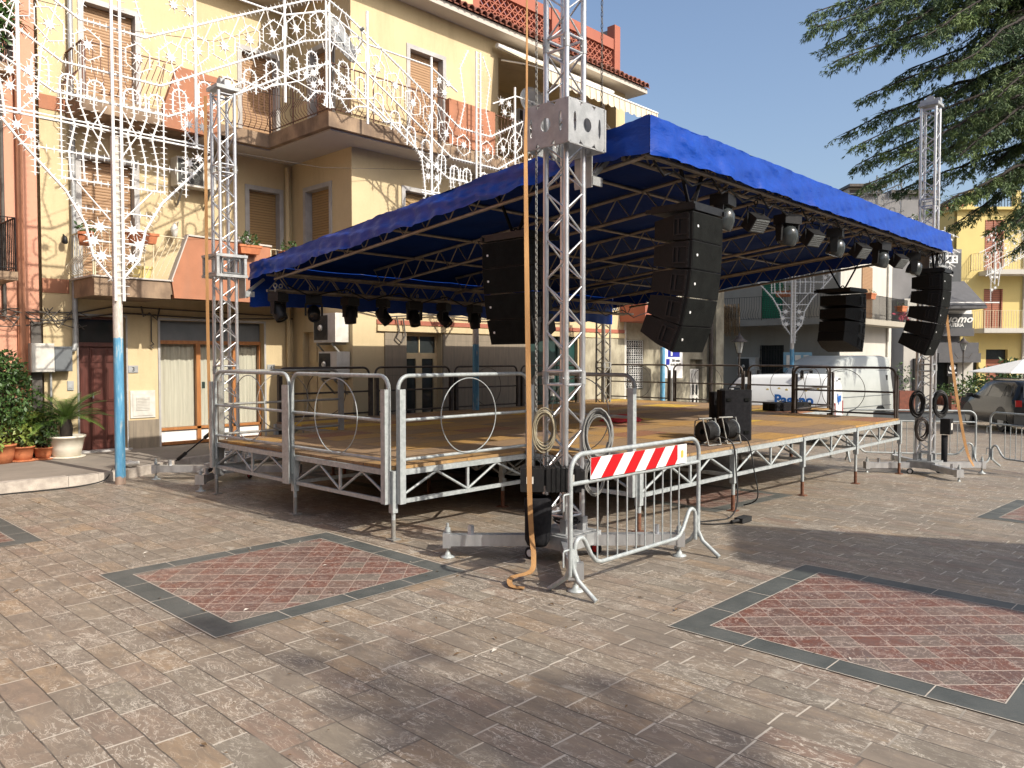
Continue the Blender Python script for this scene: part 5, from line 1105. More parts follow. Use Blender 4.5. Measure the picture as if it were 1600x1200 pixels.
# ------------------------------------------------------------ festive light frames (white lattice with unlit lamp spikes), plane y = YL
YL = 11.7
def lum_frame(prefix, P, ex, pole_z0=0, col_lbl='', arch_lbl='', do_pole=True, left=True, right=True, detail=1.0, simple=False):
    """P(u, z) -> world point in the plane of the frame, u measured from the column"""
    n = Vector(ex).cross(Vector((0,0,1)))
    def tube2(mb, pts, r=.014, spikes=.09, both=True, sl=.05, closed=False):
        W_ = [P(*p) for p in pts]; mb.path(W_, r, 5 if detail > .8 else 4, closed=closed)
        if spikes and detail > .5:
            if closed: W_ = W_+[W_[0]]
            acc = .04
            for a, b_ in zip(W_, W_[1:]):
                L = (b_-a).length; d = (b_-a)/max(L, 1e-6); pn = d.cross(n)
                while acc < L:
                    c = a+d*acc; acc += spikes
                    for s in ((1, -1) if both else (1,)):
                        e = c+pn*(s*(sl+r))+n*.0
                        mb.raw([c+n*.006+d*.006, c+n*.006-d*.006, c-n*.009, e], [(0,1,3),(1,2,3),(2,0,3)])
                acc -= L
    def arc(u, z, R_, a0, a1, k=10, sx=1): return [(u+R_*sx*math.cos(R(a0+(a1-a0)*i/k)), z+R_*math.sin(R(a0+(a1-a0)*i/k))) for i in range(k+1)]
    def star(mb, u, z, r=.085):
        pts = []
        for i in range(16): q = r if i % 2 == 0 else r*.52; pts.append((q*math.cos(math.pi*i/8+.2), q*math.sin(math.pi*i/8+.2)))
        c = P(u, z); e = Vector(ex); mb.prism([(a, b_) for a, b_ in pts], c-n*.02, e, Vector((0,0,1)), n, .035)
        for i in range(0, 16, 2):
            a = math.pi*i/8+.2; k = c+e*(r*math.cos(a))+Vector((0,0,r*math.sin(a))); mb.tube(k, k+(k-c).normalized()*.05, .005, n=3)
    def hexa(mb, u, z, r=.19, sk=0):
        pts = [(u+r*math.cos(R(60*i+30)), z+r*1.12*math.sin(R(60*i+30))) for i in range(6)]; pts = [(a, b_+sk*(a-u)) for a, b_ in pts]
        tube2(mb, pts, .011, .06, False, .045, closed=True)
    def hoop(mb, u, z, w_=.11, hgt=.34): tube2(mb, [(u-w_, z-hgt), (u-w_, z-w_)]+arc(u, z-w_, w_, 180, 0, 8)+[(u+w_, z-hgt)], .015, .075)
    # ---- column
    if do_pole:
        t = thing('light_column', col_lbl, 'festive light column', P(0, pole_z0), 0, 'festive light columns')
        mb = MB(); mb.tube(P(0,pole_z0), P(0,4.9), .070, .058, n=14); mb.build('pole', M['pole'], t)
        mb = MB()
        for u in (-.05, .06): mb.tube(P(u,2.6)-n*-.08, P(u,8.0)-n*-.08, .022, n=6)
        z = 2.7
        while z < 8 and detail > .5: 
            for s in (-1, 1): mb.tube(P(.05,z)+n*.09, P(.05+s*.08,z)+n*.1, .006, n=3)
            z += .11
        mb.build('mast', M['white'], t)
        for s in (-1, 1):
            mb = MB(); tube2(mb, [(s*a, b_) for a, b_ in ((.05,2.88),(.31,3.21),(.40,3.64),(.64,4.06),(1.13,4.58),(1.38,4.88))], .02, .085); mb.build('funnel_rib', M['white'], t)
        for (z, u, sp) in ((4.97, 1.43, .0), (4.58, 1.17, .09), (4.22, .68, .09), (3.85, .52, .09), (3.62,.40,0), (3.42,.36,0), (3.22,.31,0)):
            mb = MB(); tube2(mb, [(-u, z), (u, z)], .016 if z > 4.9 else .012, sp); 
            if z > 4.9: tube2(mb, [(-u, z+.05), (u, z+.05)], .012, 0)
            mb.build('cross_bar', M['white'], t)
        for s in (-1, 1):
            for (u, z) in ((.22,3.62),(.30,3.42),(.20,3.22)): mb = MB(); star(mb, s*u, z); mb.build('star', M['white'], t)
            mb = MB(); tube2(mb, [(s*.68,4.2),(s*.68,5.35)], .012, .08); mb.build('upright', M['white'], t)
            for k in range(3):
                u0 = .17+.17*k; mb = MB(); tube2(mb, [(s*(u0+.08), 5.6), (s*(u0+.10), 5.25), (s*(u0), 4.97), (s*(u0+.08),4.6), (s*(u0+.06), 4.22)], .014, .09); mb.build('upright', M['white'], t)
            for k in range(2): mb = MB(); hoop(mb, s*(.24+.34*k), 5.62, .11, .27); mb.build('hoop', M['white'], t)
            mb = MB(); tube2(mb, [(s*.04,4.55),(s*.3,4.97),(s*.1,5.3)], .011, 0); mb.build('brace', M['white'], t); mb = MB(); tube2(mb, [(s*.05,3.7),(s*.5,4.2)], .012, 0); mb.build('brace', M['white'], t)
        for z, u in ((5.35, .75), (5.77, .65), (6.40, .45)): mb = MB(); tube2(mb, [(-u, z), (u, z)], .017, .08); mb.build('band', M['white'], t)
        for s in (-1, 1): mb = MB(); hexa(mb, s*.33, 6.08); mb.build('hexagon', M['white'], t); mb = MB(); star(mb, s*.33, 6.08, .075); mb.build('star', M['white'], t)
        mb = MB(); tube2(mb, [(-.45,6.4),(-.3,6.9),(-.42,7.6),(-.2,8.0)], .012, .09); mb.build('crest', M['white'], t); mb = MB(); tube2(mb, [(.45,6.4),(.3,6.9),(.42,7.6),(.2,8.0)], .012, .09); mb.build('crest', M['white'], t)
    # ---- arch halves
    for s in ((-1,) if left and not right else (1,) if right and not left else (-1, 1)):
        lb = arch_lbl[0] if s < 0 else arch_lbl[1]
        t = thing('light_arch', lb, 'festive light arch', P(s*1.17, 5), 0, 'festive light arch halves')
        for u, z0, z1 in ((1.17, 4.97, 7.6), (2.67, 6.0, 8.0)):
            mb = MB(); mb.tube(P(s*u,z0), P(s*u,z1), .024, n=8); mb.build('upright', M['white'], t)
        mb = MB(); mb.tube(P(s*3.46,6.1), P(s*3.46,7.9), .02, n=6); mb.build('upright', M['white'], t)
        for pts, sp in (([(.75,5.35),(1.5,5.74),(3.1,6.69),(3.55,6.87)], .085), ([(.65,5.77),(3.05,7.11),(3.55,7.28)], .085), ([(.45,6.41),(1.5,6.97),(3.1,7.8),(3.55,7.97)], .085), ([(.5,7.1),(1.2,7.42),(2.67,7.42),(3.5,7.75)], 0)):
            mb = MB(); tube2(mb, [(s*a, b_) for a, b_ in pts], .017, sp); mb.build('band', M['white'], t)
        mb = MB(); tube2(mb, [(s*a, b_) for a, b_ in ((1.33,4.9),(1.36,5.2),(1.42,5.6),(1.70,6.0),(1.95,6.17),(2.15,6.14),(2.3,6.12),(2.45,6.24),(2.7,6.30),(2.9,6.26),(3.08,6.12),(3.25,6.33),(3.46,6.36),(3.53,6.3),(3.58,6.12))], .017, .08); mb.build('arch_edge', M['white'], t)
        for k, (u, z) in enumerate(((.8,6.24),(1.2,6.45),(1.63,6.64),(2.05,6.86),(2.46,7.07),(2.88,7.28),(3.32,7.50))):
            mb = MB(); hexa(mb, s*u, z-.02, .2, s*.35); mb.build('hexagon', M['white'], t); mb = MB(); star(mb, s*u, z-.02, .08); mb.build('star', M['white'], t)
            mb = MB(); tube2(mb, [(s*(u-.12), z+.36), (s*(u+.10), z-.42)], .008, 0); mb.build('brace', M['white'], t); mb = MB(); tube2(mb, [(s*(u+.25), z+.5), (s*(u+.08), z+.1)], .008, 0); mb.build('brace', M['white'], t)
        for k, (u, z) in enumerate(((.92,5.76),(1.31,5.97),(1.68,6.14),(2.05,6.35),(2.43,6.58),(2.82,6.77),(3.18,6.95))): mb = MB(); hoop(mb, s*u, z+.02, .10, .36); mb.build('hoop', M['white'], t)
        mb = MB(); tube2(mb, [(s*1.17,5.0),(s*.95,5.25),(s*.9,5.9)], .012, .09); mb.build('brace', M['white'], t); mb = MB(); tube2(mb, [(s*1.0,4.2),(s*1.0,5.4)], .012, .08); mb.build('brace', M['white'], t); mb = MB(); tube2(mb, [(s*1.9,6.0),(s*2.5,6.5),(s*3.3,6.3)], .011, 0); mb.build('brace', M['white'], t); mb = MB(); tube2(mb, [(s*2.3,6.15),(s*3.0,6.45),(s*3.5,6.9)], .011, 0); mb.build('brace', M['white'], t)
        for (u, z) in ((1.05,5.55),(1.05,5.3),(1.27,5.5),(1.27,5.3),(3.2,6.62),(3.34,6.5),(3.2,6.42),(3.06,6.55),(1.2,4.82),(1.05,4.72),(.75,7.2),(.85,7.0),(.98,7.2),(1.08,6.98)):
            mb = MB(); star(mb, s*u, z, .07); mb.build('star', M['white'], t)
PL = lambda x0: (lambda u, z: Vector((x0+u, YL, z)))
lum_frame('a', PL(4.135), (1,0,0), 0, 'white lattice light column on a blue footed pole at the pavement edge', ('left half of the festive arch, running out of the picture over the pink wall', 'festive arch half rising rightwards from the blue footed column across the yellow facade'))
lum_frame('b', PL(11.12), (1,0,0), 0, 'light column on a blue footed pole standing behind the stage, before the travertine wall', ('festive arch half descending towards the near truss tower, in front of the wide balcony', 'festive arch half just right of the near truss tower, mostly behind the roof'))
lum_frame('c', PL(18.1), (1,0,0), gz(18), 'light column on a blue footed pole beside the parking sign', ('festive arch half hidden behind the blue roof, left of the parking sign column', 'festive arch half hidden behind the blue roof, right of the parking sign column'), detail=.6)
Pd = lambda u, z: Vector((24.6, 11.0, -.33))+R2*u+Vector((0,0,z))
lum_frame('d', Pd, R2, 0, 'slender light column in front of the iron balcony, its tip right of the green shutter', ('', 'festive arch half in front of the sunlit corner of the beige house'), left=False, detail=.6)
Pe = lambda u, z: at(1512, 559, 36)*1.0+R2*u+Vector((0,0,z-1.6))
lum_frame('e', Pe, R2, 0, '', ('distant festive arch half in front of the grey building', 'distant festive arch half in front of the yellow house'), do_pole=False, detail=.6)
mb = MB(); mb.path([(3.5,YL,6.5),(1,YL+1,6.8)], .006, 3); 
for q in ((5.3,6.0,16.5,7.6),(4.1,6.4,7.7,7.9),(3.2,4.95,12.5,6.0)): mb.path([(q[0],YL,q[1]), ((q[0]+q[2])/2,YL+.6,(q[1]+q[3])/2-.25), (q[2],12.6,q[3])], .005, 3)
tag(mb.build('guy_wires', M['wire']), 'thin guy wires tying the festive light frames to the yellow facade', 'wire')
# ------------------------------------------------------------ crowd barriers
BG = 'galvanised crowd barriers'
def barrier(label, p, q, g0, L=None, Hh=1.07, nb=10, plate='stripe', face=1, splay=.23):
    p = Vector((*p, 0)); q = Vector((*q, 0)); L = (q-p).length; ang = math.atan2((q-p).y, (q-p).x)
    t = thing('crowd_barrier', label, 'barrier', (p.x, p.y, g0), ang, BG); t['_local'] = 1; r = .019; c = .14; mb = MB()
    pts = [(0,0,.16), (0,0,Hh-c)]+[(c-c*math.cos(a), 0, Hh-c+c*math.sin(a)) for a in [math.pi/2*k/6 for k in range(1, 7)]]
    pts += [(L-x, y, z) for x, y, z in reversed(pts)]; mb.path(pts, r, 8); fr = mb.build('frame', M['galv'], t, True)
    mb = MB(); mb.tube((0,0,.85), (L,0,.85), .017, n=8); mb.build('middle_rail', M['galv'], t, True)
    mb = MB(); lp = [(.045,0,.14),(.05,0,.33)]+[(.12-.07*math.cos(a), 0, .35+.08*math.sin(a)) for a in [math.pi*k/7 for k in range(0, 6)]]+[(.25,0,.28),(.31,0,.22),(.38,0,.20)]
    mb.path(lp+[(L-x, y, z) for x, y, z in reversed(lp)], r*.95, 8); mb.build('bottom_rail', M['galv'], t, True)
    for k in range(nb):
        x = .33+(L-.66)*k/(nb-1); mb = MB(); mb.tube((x,0,.205), (x,0,.84), .0075, n=6); mb.build('bar', M['galv'], t, True)
    for x in (.02, L-.02):
        for s in (-1, 1): mb = MB(); mb.path([(x,0,.36),(x,s*.01,.22),(x,s*.06,.13),(x,s*splay,.012)], r, 8); mb.build('foot', M['galv'], t, True)
    for z in (.78, .36): mb = MB(); mb.path([(-.01,0,z),(-.07,0,z),(-.08,0,z-.01),(-.08,0,z-.12)], .008, 5); mb.build('hook', M['galv'], t, True)
    f = -face*.022
    if plate == 'stripe':
        x0, x1, z0, z1 = .21, L-.25, .868, 1.035; mb = MB(); mb.box(x0, x1, min(f, f-.004*face), max(f, f-.004*face), z0, z1); pl = mb.build('sign_panel', M['white'], t, True)
        y = f-.0065*face; e = x1-.15; sw = .15; k = 0; x = x0-.17
        while x < e:
            a = [(x,z0), (x+sw,z0), (x+sw+.15,z1), (x+.15,z1)]
            # clip to the panel
            def clip(P_, lo, hi):
                for lim, sg in ((lo, 1), (hi, -1)):
                    o = []
                    for i in range(len(P_)):
                        A, B = P_[i-1], P_[i]; ia = sg*(A[0]-lim) >= 0; ib = sg*(B[0]-lim) >= 0
                        if ia != ib: tt = (lim-A[0])/(B[0]-A[0]); o.append((lim, A[1]+(B[1]-A[1])*tt))
                        if ib: o.append(B)
                    P_ = o
                return P_
            a = clip(a, x0+.003, e)
            if len(a) > 2: mb = MB(); mb.prism(a, (0,y+(0 if face > 0 else 0),0), (1,0,0), (0,0,1), (0,face,0), .0025); mb.build('red_stripe', M['red'], pl, True)
            x += sw*2
        mb = MB(); mb.prism([(-.02,-.03),(0,-.042),(.02,-.03),(.022,.02),(0,.03),(-.022,.02)], (x1-.075,y,(z0+z1)/2+.005), (1,0,0), (0,0,1), (0,face,0), .002); mb.build('crest', mat('gold_crest', (.55,.42,.08), .5), pl, True)
    elif plate: 
        x0, x1 = plate; mb = MB(); mb.box(x0, x1, .018, .024, .87, 1.04); mb.build('sign_panel', M['barplate'], t, True)
    return t
barrier('striped barrier with a red and white reflective board leaning by the nearest tower', (4.50, 3.71), (6.33, 3.70), 0)
barrier('barrier behind the right truss tower with the grey back of its board showing', (16.3, 6.1), (17.55, 4.06), -.33, plate=(.5, 2.2), nb=14)
barrier('barrier at the right picture edge with the plain grey back of its board', (17.42, 3.78), (16.3, 1.9), -.33, plate=(.5, 1.9), nb=14)
# ------------------------------------------------------------ hoist, chain, strap, cables at the near tower
t = thing('chain_hoist', 'black electric chain hoist with a long black bag at the foot of the nearest tower', 'chain hoist', (5.1, 4.72, .9))
_c = at(862, 748, 6.75); Mz = Matrix.Rotation(YAW-R(90), 3, 'Z')
mb = MB(); mb.obox(_c+R2*.10, (.30,.2,.20), Mz); mb.obox(_c-R2*.17, (.2,.18,.2), Mz); mb.obox(_c+R2*.265, (.03,.16,.15), Mz); mb.obox(_c-R2*.03+Vector((0,0,.02)), (.08,.14,.14), Mz); mb.build('motor', M['black'], t)
for k in range(6): mb = MB(); mb.obox(_c+R2*(.0+.04*k), (.008,.215,.212), Mz); mb.build('cooling_fin', M['speaker'], t)
_b = at(840, 812, 6.78); mb = MB(); mb.lathe([(.001,.17),(.085,.175),(.11,.22),(.117,.42),(.122,.58),(.112,.60),(.105,.585)], (_b.x,_b.y,0), 24, cap=False)
for v_i, q in enumerate(mb.v):
    f = 1+.05*math.sin(q[2]*40+math.atan2(q[1]-_b.y, q[0]-_b.x)*3); mb.v[v_i] = (_b.x+(q[0]-_b.x)*f, _b.y+(q[1]-_b.y)*f, q[2])
mb.build('chain_bag', M['blackmatt'], t)
mb = MB(); mb.obox(_c-R2*.19-F2*.093, (.06,.004,.06), Mz); mb.build('label_plate', M['offwhite'], t)
mb = MB(); mb.obox(_c+R2*.17-F2*.103+Vector((0,0,.02)), (.035,.004,.06), Mz); mb.build('label_plate', M['offwhite'], t)
for k in range(4):
    mb = MB(); q = _c-R2*(.2-.05*k)-F2*.06; mb.path([q, q+Vector((0,0,.16+.03*k)), q+R2*.08+Vector((0,0,.2)), q+R2*.14+Vector((0,0,.1))], .006, 5); mb.build('cable', M['black'], t)
def chain(name, label, x, y, z0, z1, s=.032, r=.0045, mt='galv_old'):
    mb = MB(); n = int((z1-z0)/s)
    for k in range(n):
        c = Vector((x,y,z0+s*k)); e = (Vector((1,0,0)), Vector((0,1,0)))[k % 2]
        pts = []
        for i in range(8):
            a = 2*math.pi*i/8; pts.append(c+e*(.010*math.cos(a))+Vector((0,0,(.014 if math.sin(a) > 0 else -.014)*(abs(math.sin(a)) > .5)+.008*math.sin(a))))
        mb.path(pts, r, 4, closed=True)
    return tag(mb.build(name, M[mt]), label, 'chain')
chain('chain', 'steel hoist chain hanging left of the nearest truss tower beside the orange strap', 5.17, 4.66, .95, 6.4)
chain('chain', 'steel hoist chain running behind the sleeve block on the right of the nearest tower', 5.64, 4.30, 3.9, 6.4, s=.05, mt='wire')
def strap(label, pts, wv=.045, th=.004, wd=(1,0,0), twist=False):
    mb = MB(); wd = Vector(wd); vs = []
    P_ = []
    for i in range(len(pts)-1):
        for k in range(8):
            t_ = k/8; p0, p1, p2, p3 = [Vector(pts[min(max(q, 0), len(pts)-1)]) for q in (i-1, i, i+1, i+2)]
            P_.append(.5*((2*p1)+(p2-p0)*t_+(2*p0-5*p1+4*p2-p3)*t_*t_+(3*p1-p0-3*p2+p3)*t_**3))
    P_.append(Vector(pts[-1]))
    for i, p in enumerate(P_):
        d = (P_[min(i+1,len(P_)-1)]-P_[max(i-1,0)]).normalized(); tw = wd.lerp(Vector((.3,1,.1)), max(0, i-len(P_)*.72)/len(P_)*1.5) if i > len(P_)*.3 or not twist else F2.lerp(wd, .22+.78*(i/(len(P_)*.3))**2); s = (tw-d*tw.dot(d)).normalized(); n_ = d.cross(s)
        vs += [p-s*wv/2-n_*th/2, p+s*wv/2-n_*th/2, p+s*wv/2+n_*th/2, p-s*wv/2+n_*th/2]
    mb.raw(vs, [(4*i+k, 4*i+(k+1)%4, 4*i+4+(k+1)%4, 4*i+4+k) for i in range(len(P_)-1) for k in range(4)])
    return tag(mb.build('ratchet_strap', M['strap']), label, 'strap', 'orange tie-down straps')
vr = (.69,-.72,0)
strap('orange webbing strap beside the nearest tower, its loose end curled on the paving', [(5.0,4.62,6.4),(4.98,4.60,4.2),(4.90,4.54,3.55),(4.88,4.50,2.2),(4.86,4.46,1.3),(4.80,4.40,.72),(4.78,4.36,.35),(4.72,4.28,.17),(4.62,4.22,.075),(4.45,4.27,.05),(4.36,4.19,.02),(4.40,4.09,.012)], wd=vr, wv=.042, twist=True)
strap('orange strap running down the left truss tower in front of the shop window', [(5.06,10.86,5.5),(5.05,10.86,3.0),(5.09,10.9,.6),(5.1,10.8,.22)], wd=vr)
strap('orange strap slanting down from the roof to the outrigger of the right tower', [(14.9,4.0,3.2),(15.05,3.85,1.6),(15.3,3.7,.3),(15.25,3.55,-.08)], wv=.05, wd=vr)
def coil(label, c, ex, ey, r, n, mt, rw=.011, seed=1, name='cable_coil'):
    rr_ = random.Random(seed); mb = MB(); c = Vector(c); ex = Vector(ex).normalized(); ey = Vector(ey); nn = ex.cross(ey)
    pts = []
    for k in range(n*18):
        a = 2*math.pi*k/18; j = 1+.13*math.sin(a*.23+seed)+.09*math.sin(a*1.07)+.06*math.sin(a*.61+2); pts.append(c+ex*(r*.7*j*math.cos(a))+ey*(r*1.25*j*math.sin(a))+nn*(.03*math.sin(a*.37+seed)))
    mb.path(pts, rw, 5); return tag(mb.build(name, M[mt]), label, 'cable', 'coiled cables')
M['cab_cream'] = mat('cream_cable', (.34,.30,.20), .7, c2=(.22,.19,.13), scale=20)
M['cab_grey'] = mat('grey_cable', (.26,.26,.245), .6, c2=(.18,.18,.17), scale=20)
coil('cream cable coil hung left of the nearest tower behind the orange strap', (5.18,4.58,1.16), vr, (0,0,1), .13, 9, 'cab_cream', .007, 3)
coil('large grey cable coil hung on the right side of the nearest tower', (5.60,4.30,1.10), vr, (0,0,1), .17, 9, 'cab_grey', .008, 5)
coil('lower grey cable coil behind the upright of the striped barrier', (5.57,4.32,.72), vr, (0,0,1), .12, 5, 'cab_grey', .007, 6)
coil('black cable coil resting on the base frame of the nearest tower', (5.40,4.50,.34), (1,0,0), (0,.5,.05), .15, 5, 'black', .009, 7)
coil('left of two black cable coils hung on the right truss tower', (15.05,4.42,.98), vr, (0,0,1), .16, 8, 'black', .015, 8)
coil('right of two black cable coils hung on the right truss tower', (15.35,4.12,.98), vr, (0,0,1), .16, 8, 'black', .015, 9)
coil('dark red and black cable bundle below the coils on the right tower', (15.1,4.35,.52), vr, (0,0,1), .15, 5, 'rail_dark', .014, 10)
t = thing('chain_hoist', 'small black hoist motor on the right side of the right truss tower', 'chain hoist', (15.65, 4.15, .5))
mb = MB(); mb.box(15.52, 15.72, 4.0, 4.16, .42, .7); mb.build('motor', M['black'], t); mb = MB(); mb.box(15.56, 15.66, 3.99, 4.0, .5, .62); mb.build('label_plate', M['offwhite'], t); mb = MB(); mb.lathe([(.001,-.28),(.05,-.27),(.055,.4),(.05,.4)], (15.58,4.1,0), 12, cap=False); mb.build('chain_bag', M['blackmatt'], t)
t = thing('padded_cushion', 'crimson folded cloth lying on the stage deck', 'cloth', (10.9, 7.8, ZD))
mb = MB(); vs = []; N = 14
for i in range(N+1):
    for j in range(7): u = i/N; v = j/6; vs.append((10.5+.75*u, 7.55+.5*v+.06*math.sin(u*9), ZD+.012+.10*math.sin(math.pi*u)**.5*math.sin(math.pi*v)**.6*(1+.25*math.sin(u*13+v*6))))
mb.raw(vs, [(i*7+j, (i+1)*7+j, (i+1)*7+j+1, i*7+j+1) for i in range(N) for j in range(6)], True); mb.build('cloth', M['redcloth'], t)
# ------------------------------------------------------------ cases and reels on deck
def case(label, c, rz, w_, d, h, extra=True, name='transport_case', mt='blackmatt'):
    t = thing(name, label, 'case', (*c, ZD), rz, None); t['_local'] = 1
    mb = MB(); b = .03
    prof = [(-w_/2+b,-d/2),(w_/2-b,-d/2),(w_/2,-d/2+b),(w_/2,d/2-b),(w_/2-b,d/2),(-w_/2+b,d/2),(-w_/2,d/2-b),(-w_/2,-d/2+b)]
    mb.prism(prof, (0,0,.012), (1,0,0), (0,1,0), (0,0,1), h-.012); bd = mb.build('shell', M[mt], t, True)
    mb = MB(); mb.box(-w_/2-.006, w_/2+.006, -.012, .012, .02, h+.006); mb.build('zip_band', M['speaker'], t, True)
    for sx in (-.3, .3):
        for z in (.12, h-.12): mb = MB(); mb.box(sx*w_-.03, sx*w_+.03, -d/2-.012, -d/2, z-.02, z+.02); mb.build('buckle', M['grille'], t, True)
    mb = MB(); mb.path([(-.08,0,h),(-.07,0,h+.035),(.07,0,h+.035),(.08,0,h)], .012, 6); mb.build('handle', M['black'], t, True)
    return t
case('front of two black soft equipment cases standing near the deck edge', (9.35, 4.95), R(-40), .40, .24, .66)
case('rear of two black soft equipment cases, half hidden behind the other', (9.62, 5.22), R(-43), .42, .17, .62)
case('low black road case with light edges in front of the small white van', (15.35, 7.05), R(-20), .75, .4, .16, name='road_case')
case('small rack case beside the dark post in front of the small white van', (15.95, 6.95), R(-20), .35, .35, .15, name='road_case', mt='speaker')
def reel(label, c, rz):
    t = thing('cable_reel', label, 'cable reel', (*c, ZD), rz, 'cable reels on the deck'); t['_local'] = 1; cz = .17
    for s in (-1, 1):
        mb = MB(); Mx = Matrix.Rotation(R(90), 3, 'Y'); mb.lathe([(.05,-.006),(.125,-.006),(.13,0),(.125,.006),(.05,.006)], (s*.085,0,cz), 28, Mx, cap=False); mb.ring((s*.085,0,cz), (0,1,0), (0,0,1), .045, .012, 6, 16)
        for k in range(6): a = k*math.pi/3; mb.tube((s*.085,.03*math.cos(a),cz+.03*math.sin(a)), (s*.085,.12*math.cos(a),cz+.12*math.sin(a)), .008, n=5)
        mb.build('flange', M['galv' if s > 0 else 'black'], t, True)
    mb = MB(); pts = []
    for k in range(14*16): a = 2*math.pi*k/16; x = -.07+.14*abs(((k/16/7) % 2)-1); pts.append((x, (.085+.02*(k > 112))*math.cos(a), cz+(.085+.02*(k > 112))*math.sin(a)))
    mb.path(pts, .009, 5); mb.build('cable', M['rubber'], t, True)
    mb = MB()
    for s in (-1, 1): mb.path([(s*.11,-.12,.012),(s*.11,.12,.012),(s*.11,.10,.30),(s*.11,-.02,.33),(s*.11,-.12,.012)], .009, 6)
    mb.tube((-.11,-.12,.012), (.11,-.12,.012), .009); mb.tube((-.11,.04,.325), (.11,.04,.325), .012); mb.tube((-.11,.12,.012), (.11,.12,.012), .009); mb.build('stand', M['galv_old'], t, True)
reel('cable reel with a pale flange nearest the barrier on the deck edge', (8.62, 4.92), R(-12))
reel('all-black cable reel pushed against the equipment cases', (8.98, 4.84), R(-20))
for lab, pts in (('black cable from the left reel over the deck edge to a plug', [(8.62,4.82,.85),(8.66,4.6,.76),(8.60,4.52,.45),(8.45,4.42,.1),(8.2,4.38,-.04),(7.9,4.42,-.035),(7.6,4.5,-.03),(7.7,4.3,-.03),(8.05,4.18,-.04)]), ('black cable from the right reel hanging straight down to the paving', [(8.98,4.75,.88),(9.05,4.6,.76),(9.1,4.54,.4),(9.12,4.5,.05),(9.1,4.7,-.07)]), ('black cable lying along the kerb from the blue footed pole', [(4.2,12.2,.16),(4.0,11.93,.05),(3.7,11.85,.015),(3.3,11.8,.012),(2.6,11.86,.012),(2.0,11.75,.012)])):
    mb = MB(); P_ = [Vector(p) for p in pts]; Q_ = []
    for i in range(len(P_)-1):
        for k in range(6):
            t_ = k/6; p0 = P_[max(i-1,0)]; p1 = P_[i]; p2 = P_[i+1]; p3 = P_[min(i+2,len(P_)-1)]
            Q_.append(.5*((2*p1)+(p2-p0)*t_+(2*p0-5*p1+4*p2-p3)*t_*t_+(3*p1-p0-3*p2+p3)*t_**3))
    mb.path(Q_, .009, 6); tag(mb.build('cable', M['rubber']), lab, 'cable')
mb = MB(); mb.box(8.0, 8.22, 4.12, 4.22, gz(8)+.003, gz(8)+.06); mb.tube((8.0,4.17,gz(8)+.035), (7.9,4.2,gz(8)+.03), .02); tag(mb.build('plug_box', M['rubber']), 'black plug connector lying on the paving below the deck edge', 'plug')
mb = MB(); mb.lathe([(.05,0),(.055,.05),(.05,.09)], (4.5,12.4,.2), 12, Matrix.Rotation(R(90),3,'X')); mb.tube((4.3,12.35,.2), (4.62,12.3,.2), .035, n=10); tag(mb.build('plug_box', M['offwhite']), 'white cable coupler lying on the pavement right of the blue footed pole', 'plug')
# raking braces of the left tower
for lab, a, b_ in (('black handled steel brace slanting left from the left tower', (5.2,11.0,.75), (4.95,11.75,.25)), ('black handled steel brace slanting towards the viewer from the left tower', (5.3,10.8,.6), (4.85,10.45,.22))):
    mb = MB(); a = Vector(a); b_ = Vector(b_); mb.tube(a, b_, .012); mb.tube(a.lerp(b_,.05), a.lerp(b_,.25), .028, n=10); mb.tube(a.lerp(b_,.75), a.lerp(b_,.95), .028, n=10); tag(mb.build('brace_rod', M['black']), lab, 'brace')
